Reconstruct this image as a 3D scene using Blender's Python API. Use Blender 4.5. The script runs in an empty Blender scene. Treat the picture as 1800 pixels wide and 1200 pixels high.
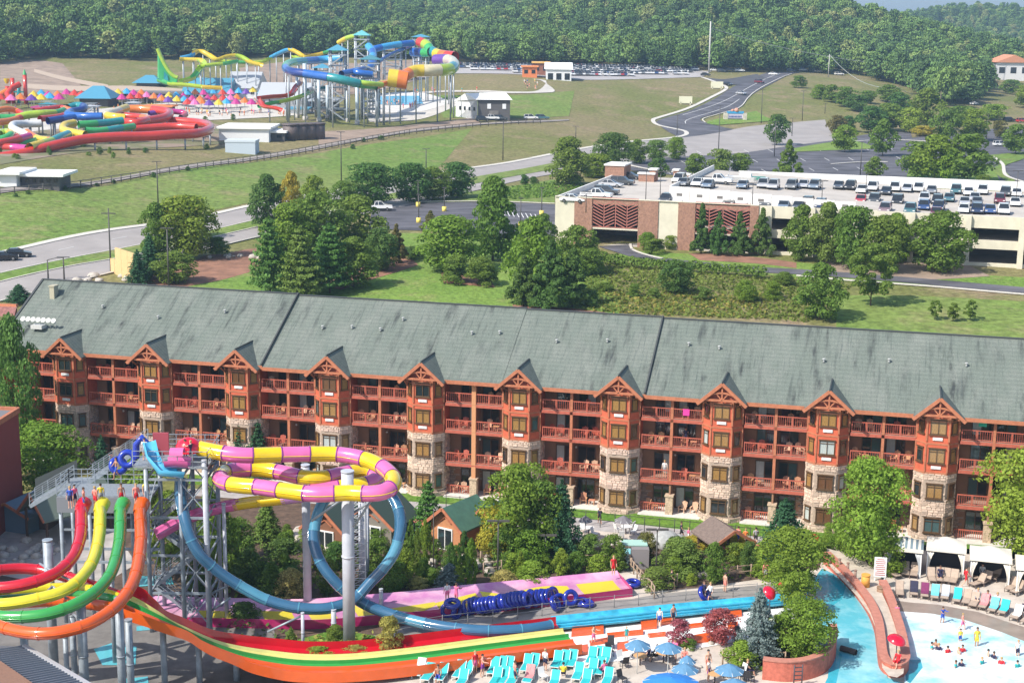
import bpy, bmesh, math, random
import numpy as np
from mathutils import Vector, Matrix, Euler
random.seed(7); np.random.seed(7)
D=bpy.data; SC=bpy.context.scene; COL=SC.collection
R=math.radians
# ------------------------------------------------------------------ camera, sky, sun, exposure
F_=2680.; CH=46.; PITCH=R(11.8); ROLL=R(.67)
def _basis():
    cp,sp=math.cos(PITCH),math.sin(PITCH)
    F=(0,cp,-sp);U0=(0,sp,cp);R0=(1,0,0);c,s=math.cos(ROLL),math.sin(ROLL)
    return F,tuple(c*R0[i]+s*U0[i] for i in range(3)),tuple(c*U0[i]-s*R0[i] for i in range(3))
CF,CR,CU=_basis()
cam=D.cameras.new('camera'); camo=D.objects.new('camera',cam); COL.objects.link(camo); SC.camera=camo
cam.sensor_width=36; cam.lens=F_/1800*36; cam.clip_end=30000; cam.clip_start=1
camo.matrix_world=Matrix(((CR[0],CU[0],-CF[0],0),(CR[1],CU[1],-CF[1],0),(CR[2],CU[2],-CF[2],CH),(0,0,0,1)))
SUN_EL=46.; SUN_AZ=(-.80,-.60)      # horizontal direction towards the sun
_n=math.hypot(*SUN_AZ); sx,sy=SUN_AZ[0]/_n,SUN_AZ[1]/_n
ce,se=math.cos(R(SUN_EL)),math.sin(R(SUN_EL))
sdir=Vector((sx*ce,sy*ce,se))
sl=D.lights.new('sun','SUN'); sl.energy=4.5; sl.angle=R(.53); sl.color=(1,.94,.85)
so=D.objects.new('sun',sl); COL.objects.link(so); so.rotation_euler=sdir.to_track_quat('Z','Y').to_euler(); so.location=(-60,40,150)
W=D.worlds.new('World'); SC.world=W; W.use_nodes=True
wn=W.node_tree.nodes; wl=W.node_tree.links; bg=wn['Background']
sk=wn.new('ShaderNodeTexSky'); sk.sky_type='NISHITA'; sk.sun_disc=False; sk.sun_elevation=R(SUN_EL)
sk.sun_rotation=math.atan2(sx,sy); sk.air_density=1.0; sk.dust_density=1.6; sk.ozone_density=1.4
wl.new(sk.outputs[0],bg.inputs[0]); bg.inputs[1].default_value=.15
SC.view_settings.view_transform='Standard'; SC.view_settings.look='None'; SC.view_settings.gamma=1; SC.view_settings.exposure=.50
SC.view_settings.use_curve_mapping=False
SC.cycles.volume_bounces=0; SC.cycles.max_bounces=6; SC.cycles.transparent_max_bounces=8; SC.cycles.diffuse_bounces=3
SC.cycles.glossy_bounces=2; SC.cycles.transmission_bounces=2
def ray(px,py):
    a=(px-900)/F_;b=(600-py)/F_
    return tuple(CF[i]+a*CR[i]+b*CU[i] for i in range(3))
def PY(px,py,Y):
    d=ray(px,py);t=Y/d[1];return Vector((d[0]*t,Y,CH+d[2]*t))
def PZ(px,py,z=0.):
    d=ray(px,py);t=(z-CH)/d[2];return Vector((d[0]*t,d[1]*t,z))
def proj(x,y,z):
    v=(x,y,z-CH);f=sum(v[i]*CF[i] for i in range(3))
    return 900+F_*sum(v[i]*CR[i] for i in range(3))/f,600-F_*sum(v[i]*CU[i] for i in range(3))/f
# ------------------------------------------------------------------ materials
def mat(name,col,rough=.7,metal=0.,nz=0.,ns=4.,col2=None,bump=0.,bs=20.,isl=0.,spec=.5,emit=None,stretch=None,trans=0.,coat=0.,thr=(.35,.65),det=4.):
    m=D.materials.get(name)
    if m: return m
    m=D.materials.new(name); m.use_nodes=True; n=m.node_tree.nodes; l=m.node_tree.links; b=n['Principled BSDF']
    c4=(*col,1); b.inputs['Base Color'].default_value=c4; b.inputs['Roughness'].default_value=rough; b.inputs['Metallic'].default_value=metal
    b.inputs['Specular IOR Level'].default_value=spec
    if coat: b.inputs['Coat Weight'].default_value=coat; b.inputs['Coat Roughness'].default_value=.08
    tc=None
    def coord():
        nonlocal tc
        if tc is None:
            t=n.new('ShaderNodeTexCoord'); mp=n.new('ShaderNodeMapping'); l.new(t.outputs['Object'],mp.inputs[0])
            if stretch: mp.inputs['Scale'].default_value=stretch
            tc=mp
        return tc.outputs[0]
    src=None
    if nz or col2:
        nt=n.new('ShaderNodeTexNoise'); nt.inputs['Scale'].default_value=ns; nt.inputs['Detail'].default_value=det; nt.inputs['Roughness'].default_value=.62; l.new(coord(),nt.inputs['Vector'])
        rp=n.new('ShaderNodeValToRGB'); l.new(nt.outputs[0],rp.inputs[0])
        rp.color_ramp.elements[0].position=thr[0]; rp.color_ramp.elements[1].position=thr[1]
        a=col if col2 else tuple(c*(1-nz) for c in col); bb=col2 if col2 else tuple(min(1,c*(1+nz)) for c in col)
        rp.color_ramp.elements[0].color=(*a,1); rp.color_ramp.elements[1].color=(*bb,1); src=rp.outputs[0]
    if isl:
        g=n.new('ShaderNodeNewGeometry'); oi=n.new('ShaderNodeObjectInfo'); ad=n.new('ShaderNodeMath'); ad.operation='ADD'
        mr=n.new('ShaderNodeMapRange'); l.new(g.outputs['Random Per Island'],mr.inputs[0]); mr.inputs[3].default_value=1-isl; mr.inputs[4].default_value=1+isl
        hs=n.new('ShaderNodeHueSaturation'); l.new(mr.outputs[0],hs.inputs['Value'])
        mr2=n.new('ShaderNodeMapRange'); l.new(oi.outputs['Random'],mr2.inputs[0]); mr2.inputs[3].default_value=.485; mr2.inputs[4].default_value=.515; l.new(mr2.outputs[0],hs.inputs['Hue'])
        if src: l.new(src,hs.inputs['Color'])
        else: hs.inputs['Color'].default_value=c4
        src=hs.outputs[0]
    if src: l.new(src,b.inputs['Base Color'])
    if bump:
        nb=n.new('ShaderNodeTexNoise'); nb.inputs['Scale'].default_value=bs; nb.inputs['Detail'].default_value=3; l.new(coord(),nb.inputs['Vector'])
        bp=n.new('ShaderNodeBump'); bp.inputs['Strength'].default_value=bump; bp.inputs['Distance'].default_value=.05; l.new(nb.outputs[0],bp.inputs['Height']); l.new(bp.outputs[0],b.inputs['Normal'])
    if trans:
        tr=n.new('ShaderNodeBsdfTranslucent'); mx=n.new('ShaderNodeMixShader'); mx.inputs[0].default_value=trans
        if src: l.new(src,tr.inputs[0])
        else: tr.inputs[0].default_value=c4
        l.new(b.outputs[0],mx.inputs[1]); l.new(tr.outputs[0],mx.inputs[2]); l.new(mx.outputs[0],n['Material Output'].inputs[0])
    if emit: b.inputs['Emission Color'].default_value=(*emit,1); b.inputs['Emission Strength'].default_value=1
    return m
# ------------------------------------------------------------------ mesh helper
class MB:
    def __init__(s): s.v=[];s.f=[];s.m=[];s.sm=[]
    def add(s,vs,fs,mi=0,smooth=False):
        o=len(s.v); s.v+= [tuple(v) for v in vs]; s.f+=[tuple(i+o for i in f) for f in fs]; s.m+=[mi]*len(fs); s.sm+=[smooth]*len(fs); return s
    def box(s,c,d,rz=0.,mi=0,M=None):
        x,y,z=d[0]/2,d[1]/2,d[2]/2; ca,sa=math.cos(rz),math.sin(rz); vs=[]
        for k in ((-x,-y,-z),(x,-y,-z),(x,y,-z),(-x,y,-z),(-x,-y,z),(x,-y,z),(x,y,z),(-x,y,z)):
            p=(k[0]*ca-k[1]*sa+c[0],k[0]*sa+k[1]*ca+c[1],k[2]+c[2])
            vs.append(M@Vector(p) if M else p)
        return s.add(vs,((0,3,2,1),(4,5,6,7),(0,1,5,4),(1,2,6,5),(2,3,7,6),(3,0,4,7)),mi)
    def bar(s,a,b,w,h=None,mi=0):
        a,b=Vector(a),Vector(b); h=h or w; d=(b-a); L=d.length
        if L<1e-5: return s
        d/=L; up=Vector((0,0,1)) if abs(d.z)<.95 else Vector((0,1,0)); sd=d.cross(up).normalized(); u=sd.cross(d)
        q=[a+sd*w/2*i+u*h/2*j for i,j in((-1,-1),(1,-1),(1,1),(-1,1))]; q+=[v+d*L for v in q]
        return s.add(q,((0,1,2,3),(7,6,5,4),(0,4,5,1),(1,5,6,2),(2,6,7,3),(3,7,4,0)),mi)
    def prism(s,pts,z0,z1,mi=0,cap=True,mi2=None):
        n=len(pts); vs=[(p[0],p[1],z0) for p in pts]+[(p[0],p[1],z1) for p in pts]
        s.add(vs,[(i,(i+1)%n,n+(i+1)%n,n+i) for i in range(n)],mi)
        if cap:
            o=len(s.v)-2*n; s.f+=[tuple(o+n+i for i in range(n)),tuple(o+n-1-i for i in range(n))]; s.m+=[mi if mi2 is None else mi2]*2; s.sm+=[False]*2
        return s
    def cyl(s,a,b,r,r2=None,n=12,mi=0,caps=True,smooth=True):
        a,b=Vector(a),Vector(b); r2=r if r2 is None else r2; d=(b-a).normalized(); up=Vector((0,0,1)) if abs(d.z)<.95 else Vector((0,1,0)); sd=d.cross(up).normalized(); u=sd.cross(d)
        vs=[];
        for c,rr in((a,r),(b,r2)):
            for i in range(n):
                t=2*math.pi*i/n; vs.append(c+sd*rr*math.cos(t)+u*rr*math.sin(t))
        s.add(vs,[(i,n+i,n+(i+1)%n,(i+1)%n) for i in range(n)],mi,smooth)
        if caps:
            o=len(s.v)-2*n; s.f+=[tuple(o+i for i in range(n)),tuple(o+2*n-1-i for i in range(n))]; s.m+=[mi]*2; s.sm+=[False]*2
        return s
    def tube(s,pts,r,n=14,mi=None,a0=0.,a1=2*math.pi,up=None,rows=None,thick=0.):
        """sweep: pts list of Vectors; r radius or list; mi material or fn(i) ; a0..a1 arc (open trough when not full)"""
        pts=[Vector(p) for p in pts]; N=len(pts); full=abs(a1-a0-2*math.pi)<1e-4; k=n if full else n+1
        T=[(pts[min(i+1,N-1)]-pts[max(i-1,0)]).normalized() for i in range(N)]
        vs=[]
        for i in range(N):
            t=T[i]
            upv=Vector((0,0,1)) if up is None else Vector(up(i) if callable(up) else up)
            sd=t.cross(upv)
            if sd.length<1e-3: sd=Vector((1,0,0))
            sd.normalize(); u=sd.cross(t).normalized(); rr=r[i] if isinstance(r,(list,tuple)) else r
            for j in range(k):
                a=a0+(a1-a0)*j/n; vs.append(pts[i]+sd*rr*math.cos(a)+u*rr*math.sin(a))
        o=len(s.v); s.v+=[tuple(v) for v in vs]
        for i in range(N-1):
            m=mi(i) if callable(mi) else (mi or 0)
            for j in range(n):
                j2=(j+1)%k if full else j+1
                s.f.append((o+i*k+j,o+i*k+j2,o+(i+1)*k+j2,o+(i+1)*k+j)); s.m.append(m); s.sm.append(True)
        return s
    def lathe(s,prof,c=(0,0,0),n=16,mi=0,smooth=True):
        vs=[];k=len(prof)
        for r,z in prof:
            for i in range(n):
                t=2*math.pi*i/n; vs.append((c[0]+r*math.cos(t),c[1]+r*math.sin(t),c[2]+z))
        return s.add(vs,[(a*n+i,a*n+(i+1)%n,(a+1)*n+(i+1)%n,(a+1)*n+i) for a in range(k-1) for i in range(n)],mi,smooth)
    def ball(s,c,r,n=10,mi=0,sz=1.):
        return s.lathe([(max(1e-3,r*math.sin(math.pi*i/(n//2+1))),-r*sz*math.cos(math.pi*i/(n//2+1))) for i in range(n//2+2)],c,n,mi)
    def torus(s,c,Rr,r,n=20,k=10,mi=0,M=None):
        vs=[]
        for i in range(n):
            a=2*math.pi*i/n
            for j in range(k):
                b=2*math.pi*j/k; p=Vector(((Rr+r*math.cos(b))*math.cos(a),(Rr+r*math.cos(b))*math.sin(a),r*math.sin(b)))
                if M: p=M@p
                vs.append(p+Vector(c))
        return s.add(vs,[(i*k+j,((i+1)%n)*k+j,((i+1)%n)*k+(j+1)%k,i*k+(j+1)%k) for i in range(n) for j in range(k)],mi,True)
    def mesh(s,name,mats):
        me=D.meshes.new(name); me.from_pydata(s.v,[],s.f)
        for m in (mats if isinstance(mats,(list,tuple)) else [mats]): me.materials.append(m)
        me.polygons.foreach_set('material_index',s.m); me.polygons.foreach_set('use_smooth',s.sm); me.update(); return me
def link(name,me,parent=None,loc=None,rz=None):
    o=D.objects.new(name,me); COL.objects.link(o)
    if parent: o.parent=parent
    if loc is not None: o.location=loc
    if rz is not None: o.rotation_euler=(0,0,rz)
    return o
def part(name,mb,m,parent,loc=None,rz=None,label=None):
    o=link(name,mb.mesh(name,m) if isinstance(mb,MB) else mb,parent,loc,rz)
    if label: o['label']=label
    return o
def tag(o,label=None,cat=None,group=None,kind=None):
    if label: o['label']=label
    if cat: o['category']=cat
    if group: o['group']=group
    if kind: o['kind']=kind
    return o
def thing(name,label,cat,loc=(0,0,0),rz=0.,group=None):
    o=D.objects.new(name,None); COL.objects.link(o); o.location=loc; o.rotation_euler=(0,0,rz); o.empty_display_size=.5
    return tag(o,label,cat,group)
def solo(name,mb,m,label,cat,group=None,kind=None,loc=None,rz=None):
    return tag(part(name,mb,m,None,loc,rz),label,cat,group,kind)
KIDS={}
def copy_tree(o,parent=None):
    c=o.copy(); COL.objects.link(c); c.parent=parent
    for ch in o.children: copy_tree(ch,c)
    return c
# ------------------------------------------------------------------ terrain
US=[-.6,-.336,-.224,-.112,0.,.112,.224,.336,.6]
TAB=[
 [(165,0),(200,3),(230,7),(255,8),(300,14),(330,15),(450,16),(520,18),(600,24),(680,30),(1100,92),(1400,100),(2500,50)],
 [(170,0),(190,3),(230,7),(255,8),(300,14),(330,15),(450,16),(520,18),(600,24),(680,30),(1100,90),(1400,98),(2500,50)],
 [(170,0),(195,4),(230,7),(290,8),(350,14),(450,15),(520,16),(600,22),(700,29),(1100,80),(1400,85),(2500,40)],
 [(165,0),(200,4),(230,7),(290,8.5),(350,9),(420,14),(490,15),(560,17),(620,22),(700,27),(1100,50),(1400,50),(2500,30)],
 [(165,0),(200,5),(230,7),(290,9),(400,9),(470,14),(530,17),(620,24),(680,26),(760,27),(1100,50),(1400,50),(2500,30)],
 [(160,0),(200,5),(240,7.5),(300,8.5),(420,9),(530,10),(600,17),(660,22),(760,26),(1100,50),(1400,56),(2500,30)],
 [(155,0),(200,5),(240,8),(300,8.5),(420,9),(520,10),(560,11),(620,16),(720,22),(800,22),(1100,34),(1400,36),(2500,20)],
 [(155,0),(200,5),(240,8),(300,8),(420,9),(520,10),(620,10),(720,12),(900,15),(1100,24),(1400,31),(2500,20)],
 [(155,0),(200,5),(240,8),(300,8),(420,9),(520,10),(620,10),(720,12),(900,15),(1100,24),(1400,31),(2500,20)]]
GY=np.exp(np.linspace(math.log(30),math.log(9080),420))-80; GS=np.linspace(-.72,.72,150)
_cols=np.array([np.interp(GY,[-80]+[a for a,b in t]+[9000],[0]+[b for a,b in t]+[15]) for t in TAB])
GX=GS[None,:]*(GY[:,None]+80)
_u=np.clip(GX/np.maximum(GY[:,None],60),-.6,.6)
GZ=np.zeros_like(GX)
for i in range(len(GY)): GZ[i]=np.interp(_u[i],US,_cols[:,i])
_w=np.clip((GY[:,None]-760)/250,0,1)*np.clip((2300-GY[:,None])/600,0,1)
GZ=GZ+_w*(13*np.sin(GX/120+GY[:,None]/170)+9*np.sin(GX/63-GY[:,None]/120+1.3)+10*np.sin(GY[:,None]/70+GX/180))
for _ in range(3):
    g=GZ.copy(); g[1:-1]=(GZ[:-2]+2*GZ[1:-1]+GZ[2:])/4; g2=g.copy(); g2[:,1:-1]=(g[:,:-2]+2*g[:,1:-1]+g[:,2:])/4
    g2[:,1:-1]=(g2[:,:-2]+2*g2[:,1:-1]+g2[:,2:])/4; GZ=g2
_l0=math.log(30); _dl=(math.log(9080)-_l0)/419
GZL=GZ.tolist()
def H(x,y):
    t=(math.log(max(y+80,30.01))-_l0)/_dl; i=min(418,int(t))
    y0=GY[i];y1=GY[i+1]; ty=min(1,max(0,(y-y0)/(y1-y0)))
    r=[]
    for k,yy in((i,y0),(i+1,y1)):
        s=(x/(yy+80)+.72)/1.44*149; s=max(0,min(148.999,s)); j=int(s); f=s-j; r.append(GZL[k][j]*(1-f)+GZL[k][j+1]*f)
    return r[0]*(1-ty)+r[1]*ty
def hit(px,py):
    d=ray(px,py); t=60.; prev=t
    while t<4000:
        x,y,z=d[0]*t,d[1]*t,CH+d[2]*t
        if z<H(x,y):
            a,b=prev,t
            for _ in range(14):
                m=(a+b)/2
                if CH+d[2]*m<H(d[0]*m,d[1]*m): b=m
                else: a=m
            return Vector((d[0]*b,d[1]*b,H(d[0]*b,d[1]*b)))
        prev=t; t*=1.012; t+=.5
    return Vector((d[0]*1500,d[1]*1500,H(d[0]*1500,d[1]*1500)))
def mpp(p):  # metres per photo pixel at p
    return (p[1]*CF[1]+(p[2]-CH)*CF[2])/F_
def terrain():
    ny,nx=GX.shape; co=np.zeros((ny*nx,3)); co[:,0]=GX.ravel(); co[:,1]=np.repeat(GY,nx); co[:,2]=GZ.ravel()
    idx=np.arange(ny*nx).reshape(ny,nx); q=np.stack([idx[:-1,:-1],idx[:-1,1:],idx[1:,1:],idx[1:,:-1]],-1).reshape(-1,4)
    me=D.meshes.new('ground'); me.vertices.add(ny*nx); me.vertices.foreach_set('co',co.ravel()); me.loops.add(q.size); me.loops.foreach_set('vertex_index',q.ravel())
    me.polygons.add(len(q)); me.polygons.foreach_set('loop_start',np.arange(0,q.size,4)); me.polygons.foreach_set('loop_total',np.full(len(q),4)); me.update(calc_edges=True)
    me.polygons.foreach_set('use_smooth',np.ones(len(q),bool))
    return me
def grass_mat(name,a,b,c,sc=.03,fine=1.2):
    m=D.materials.new(name); m.use_nodes=True; n=m.node_tree.nodes; l=m.node_tree.links; bs=n['Principled BSDF']; bs.inputs['Roughness'].default_value=.9; bs.inputs['Specular IOR Level'].default_value=.15
    t=n.new('ShaderNodeNewGeometry')
    def noise(s,d=5,ro=.6):
        x=n.new('ShaderNodeTexNoise'); x.inputs['Scale'].default_value=s; x.inputs['Detail'].default_value=d; x.inputs['Roughness'].default_value=ro; l.new(t.outputs['Position'],x.inputs['Vector']); return x.outputs[0]
    def ramp(f,p0,p1):
        r=n.new('ShaderNodeMapRange'); l.new(f,r.inputs[0]); r.inputs[1].default_value=p0; r.inputs[2].default_value=p1; return r.outputs[0]
    m1=n.new('ShaderNodeMixRGB'); m1.inputs[1].default_value=(*a,1); m1.inputs[2].default_value=(*b,1); l.new(ramp(noise(sc,6,.65),.42,.6),m1.inputs[0])
    m2=n.new('ShaderNodeMixRGB'); m2.inputs[2].default_value=(*c,1); l.new(m1.outputs[0],m2.inputs[1]); l.new(ramp(noise(sc*4.3,6,.7),.52,.68),m2.inputs[0])
    m3=n.new('ShaderNodeMixRGB'); m3.blend_type='MULTIPLY'; m3.inputs[0].default_value=1; l.new(m2.outputs[0],m3.inputs[1])
    r=n.new('ShaderNodeValToRGB'); l.new(noise(fine,4,.7),r.inputs[0]); r.color_ramp.elements[0].color=(.55,.55,.55,1); r.color_ramp.elements[1].color=(1.4,1.4,1.4,1); r.color_ramp.elements[0].position=.3; r.color_ramp.elements[1].position=.7
    l.new(r.outputs[0],m3.inputs[2]); l.new(m3.outputs[0],bs.inputs['Base Color'])
    bp=n.new('ShaderNodeBump'); bp.inputs['Strength'].default_value=.5; bp.inputs['Distance'].default_value=.3; l.new(noise(fine*1.7,3),bp.inputs['Height']); l.new(bp.outputs[0],bs.inputs['Normal'])
    return m
M_grass=grass_mat('grass_field',(.15,.16,.05),(.21,.18,.085),(.265,.20,.125),.016,.9)
ter=link('ground',terrain()); ter.data.materials.append(M_grass); ter['kind']='structure'
def resample(pts,n):
    pts=[Vector(p) for p in pts]; L=[0]
    for i in range(1,len(pts)): L.append(L[-1]+(pts[i]-pts[i-1]).length)
    out=[]
    for k in range(n):
        s=L[-1]*k/(n-1); i=1
        while i<len(pts)-1 and L[i]<s: i+=1
        t=(s-L[i-1])/max(1e-6,L[i]-L[i-1]); out.append(pts[i-1].lerp(pts[i],min(1,max(0,t))))
    return out
def smooth_path(pts,n,closed=False):
    """Catmull-Rom through pts then resample"""
    P=[Vector(p) for p in pts]; out=[]
    m=len(P)
    for i in range(m-1):
        p0=P[max(0,i-1)];p1=P[i];p2=P[i+1];p3=P[min(m-1,i+2)]
        for k in range(12):
            t=k/12; out.append(.5*((2*p1)+(-p0+p2)*t+(2*p0-5*p1+4*p2-p3)*t*t+(-p0+3*p1-3*p2+p3)*t**3))
    out.append(P[-1]); return resample(out,n)
def strip(name,A,B,off,m,n=60,k=4,kind='structure',smooth=True,world=False,thick=0.,parent=None):
    a=[p if world else hit(*p) for p in A]; b=[p if world else hit(*p) for p in B]
    f=smooth_path if smooth else resample
    a=f([(p[0],p[1],0) for p in a],n); b=f([(p[0],p[1],0) for p in b],n); mb=MB(); vs=[]
    for i in range(n):
        for j in range(k+1):
            p=a[i].lerp(b[i],j/k); vs.append((p.x,p.y,H(p.x,p.y)+off))
    mb.add(vs,[(i*(k+1)+j,i*(k+1)+j+1,(i+1)*(k+1)+j+1,(i+1)*(k+1)+j) for i in range(n-1) for j in range(k)],0,True)
    # flip to face up
    v=[Vector(q) for q in (vs[0],vs[1],vs[k+2])]
    if (v[1]-v[0]).cross(v[2]-v[1]).z<0: mb.f=[tuple(reversed(q)) for q in mb.f]
    o=part(name,mb,m,parent)
    if kind: o['kind']=kind
    return o
def ribbon(name,pts,w,off,m,n=80,h=.0,kind='structure',smooth=True,world=False,parent=None):
    """curb/line following pts on terrain, width w, raised h"""
    a=[p if world else hit(*p) for p in pts]; a=(smooth_path if smooth else resample)([(p[0],p[1],0) for p in a],n); vs=[]
    for i in range(n):
        t=(a[min(i+1,n-1)]-a[max(i-1,0)]).normalized(); s=Vector((-t.y,t.x,0))*w/2
        for q in (a[i]-s,a[i]+s):
            z=H(q.x,q.y)+off
            vs+= [(q.x,q.y,z),(q.x,q.y,z+h)] if h else [(q.x,q.y,z)]
    mb=MB()
    if h: mb.add(vs,[f for i in range(n-1) for f in ((4*i+1,4*i+5,4*i+7,4*i+3),(4*i,4*i+4,4*i+5,4*i+1),(4*i+2,4*i+3,4*i+7,4*i+6))])
    else: mb.add(vs,[(2*i,2*i+2,2*i+3,2*i+1) for i in range(n-1)])
    mb.f=[tuple(reversed(q)) for q in mb.f]
    o=part(name,mb,m,parent)
    if kind: o['kind']=kind
    return o
def flat(name,pts,z,m,thick=.0,kind='structure',world=False,parent=None):
    """flat polygon at height z from pixel outline; concave ok"""
    P=[p if world else PZ(p[0],p[1],z) for p in pts]
    bm=bmesh.new(); vs=[bm.verts.new((p[0],p[1],z)) for p in P]; f=bm.faces.new(vs); f.normal_update()
    if f.normal.z<0: f.normal_flip()
    if thick:
        r=bmesh.ops.extrude_face_region(bm,geom=[f]); 
        for v in [e for e in r['geom'] if isinstance(e,bmesh.types.BMVert)]: v.co.z-=thick
        bmesh.ops.recalc_face_normals(bm,faces=bm.faces)
    bmesh.ops.triangulate(bm,faces=[q for q in bm.faces if len(q.verts)>4])
    me=D.meshes.new(name); bm.to_mesh(me); bm.free(); me.materials.append(m)
    o=link(name,me,parent)
    if kind: o['kind']=kind
    return o
# ------------------------------------------------------------------ hotel
M_red=mat('red_stucco',(.54,.115,.055),.8,nz=.12,ns=1.5,bump=.2,bs=30)
M_rail=mat('red_painted_wood',(.42,.105,.065),.6,nz=.15,ns=3)
M_trim=mat('orange_brown_trim',(.42,.15,.075),.65,nz=.15,ns=3)
M_brown=mat('brown_stucco',(.30,.165,.095),.85,nz=.1,ns=.8,bump=.2,bs=25)
M_stoneback=mat('mortar',(.40,.31,.24),.95,nz=.2,ns=6)
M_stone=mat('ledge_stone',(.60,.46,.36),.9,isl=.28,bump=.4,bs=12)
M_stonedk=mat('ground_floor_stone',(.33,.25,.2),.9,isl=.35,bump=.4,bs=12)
M_slab=mat('balcony_deck',(.33,.2,.15),.8,nz=.15)
M_conc=mat('concrete',(.42,.40,.37),.9,nz=.12,ns=1.2,bump=.1)
M_white=mat('white_paint',(.78,.78,.76),.6)
def roof_mat():
    m=D.materials.new('weathered_green_roof'); m.use_nodes=True; n=m.node_tree.nodes; l=m.node_tree.links; b=n['Principled BSDF']; b.inputs['Roughness'].default_value=.85; b.inputs['Specular IOR Level'].default_value=.25
    tc=n.new('ShaderNodeTexCoord')
    def nz(scale,s,d=5,ro=.6):
        mp=n.new('ShaderNodeMapping'); mp.inputs['Scale'].default_value=scale; l.new(tc.outputs['Object'],mp.inputs[0]); x=n.new('ShaderNodeTexNoise'); x.inputs['Scale'].default_value=s; x.inputs['Detail'].default_value=d; x.inputs['Roughness'].default_value=ro; l.new(mp.outputs[0],x.inputs[0]); return x.outputs[0]
    def rng(f,a,bb):
        r=n.new('ShaderNodeMapRange'); l.new(f,r.inputs[0]); r.inputs[1].default_value=a; r.inputs[2].default_value=bb; return r.outputs[0]
    streak=rng(nz((1,.13,.13),1.5,4,.6),.50,.68); patch=rng(nz((1,.45,.4),.30,4),.36,.58); mu=n.new('ShaderNodeMath'); mu.operation='MULTIPLY'; l.new(streak,mu.inputs[0]); l.new(patch,mu.inputs[1])
    m1=n.new('ShaderNodeMixRGB'); m1.inputs[1].default_value=(.140,.166,.143,1); m1.inputs[2].default_value=(.042,.048,.048,1); l.new(mu.outputs[0],m1.inputs[0])
    m2=n.new('ShaderNodeMixRGB'); m2.inputs[2].default_value=(.175,.195,.172,1); l.new(rng(nz((1,.5,.5),.35,6,.7),.45,.65),m2.inputs[0]); l.new(m1.outputs[0],m2.inputs[1]); 
    m3=n.new('ShaderNodeMixRGB'); m3.inputs[2].default_value=(.07,.085,.08,1); l.new(m2.outputs[0],m3.inputs[1])
    s2=rng(nz((1,.05,.05),5.,4,.65),.54,.78); l.new(s2,m3.inputs[0]); 
    mg=n.new('ShaderNodeMixRGB'); mg.blend_type='MULTIPLY'; mg.inputs[0].default_value=1; l.new(m3.outputs[0],mg.inputs[1])
    rr=n.new('ShaderNodeValToRGB'); l.new(nz((1,1,1),9,3,.8),rr.inputs[0]); rr.color_ramp.elements[0].color=(.7,.7,.7,1); rr.color_ramp.elements[0].position=.3; rr.color_ramp.elements[1].color=(1.25,1.25,1.25,1); rr.color_ramp.elements[1].position=.7
    l.new(rr.outputs[0],mg.inputs[2])
    wv=n.new('ShaderNodeTexWave'); wv.bands_direction='Y'; wv.wave_profile='SAW'; wv.inputs['Scale'].default_value=.62; wv.inputs['Distortion'].default_value=.5; wv.inputs['Detail'].default_value=2; wv.inputs['Detail Scale'].default_value=3; l.new(tc.outputs['Object'],wv.inputs[0])
    wr=n.new('ShaderNodeMapRange'); l.new(wv.outputs['Fac'],wr.inputs[0]); wr.inputs[3].default_value=.86; wr.inputs[4].default_value=1.06
    mw=n.new('ShaderNodeMixRGB'); mw.blend_type='MULTIPLY'; mw.inputs[0].default_value=1; l.new(mg.outputs[0],mw.inputs[1]); l.new(wr.outputs[0],mw.inputs[2]); l.new(mw.outputs[0],b.inputs['Base Color'])
    return m
M_roof=roof_mat()
M_roofdk=mat('roof_edge_and_step_shadow',(.05,.055,.055),.6)
M_frame=mat('bronze_window_frame',(.10,.055,.025),.5)
GL=[mat('glass_dark',(.02,.028,.03),.06,spec=.8),mat('glass_amber_curtain',(.30,.17,.055),.25,nz=.3,ns=6,stretch=(6,6,.6),coat=.6),mat('glass_pale_curtain',(.42,.46,.44),.25,nz=.25,ns=5,stretch=(8,8,.3),coat=.6),mat('glass_teal',(.06,.11,.11),.1,coat=.5),mat('glass_brown',(.13,.065,.03),.15,nz=.3,coat=.6,ns=6,stretch=(6,6,.6))]
HA=R(-14.19); hotel=thing('hotel_building','long four storey hotel of red stucco and stone with a weathered grey green roof','hotel',(-6.40,145.74,0),HA)
HT=[-1.95+9.725*k for k in range(-5,7)]; FL=[.12,3.4,6.75,9.5]; RX0,RX1=-49.3,70.
def HW(x,y,z): # hotel local to world
    c,s=math.cos(HA),math.sin(HA); return Vector((-6.40+x*c-y*s,145.74+x*s+y*c,z))
def wall_stones(mb,a,b,z0,z1,holes=(),depth=.07,sw=.5,sh=.2,mi=0,seed=1,out=1):
    """raised ledge stones between plan points a->b, outward to the right of a->b"""
    rnd=random.Random(seed); a=Vector((*a,0));b=Vector((*b,0));d=(b-a);L=d.length;d/=L;n=Vector((d.y,-d.x,0))*out
    z=z0
    while z<z1-.05:
        h=min(sh*rnd.uniform(.7,1.5),z1-z); x=0.
        while x<L-.02:
            w=min(sw*rnd.uniform(.5,1.5),L-x)
            if L-x-w<.12: w=L-x
            g=.02; x0,x1=x+g,x+w-g; zz0,zz1=z+g,z+h-g
            if not any(x1>q[0] and x0<q[1] and zz1>q[2] and zz0<q[3] for q in holes):
                o=depth*rnd.uniform(.35,1.2); p=[a+d*x0,a+d*x1]
                vs=[p[0]+Vector((0,0,zz0)),p[1]+Vector((0,0,zz0)),p[1]+Vector((0,0,zz1)),p[0]+Vector((0,0,zz1))]
                e=.03; c0=sum(vs,Vector())/4
                vf=[v+(c0-v).normalized()*e+n*o for v in vs]
                mb.add(vs+vf,((4,5,6,7),(0,1,5,4),(1,2,6,5),(2,3,7,6),(3,0,4,7)),mi)
            x+=w
        z+=h
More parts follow.
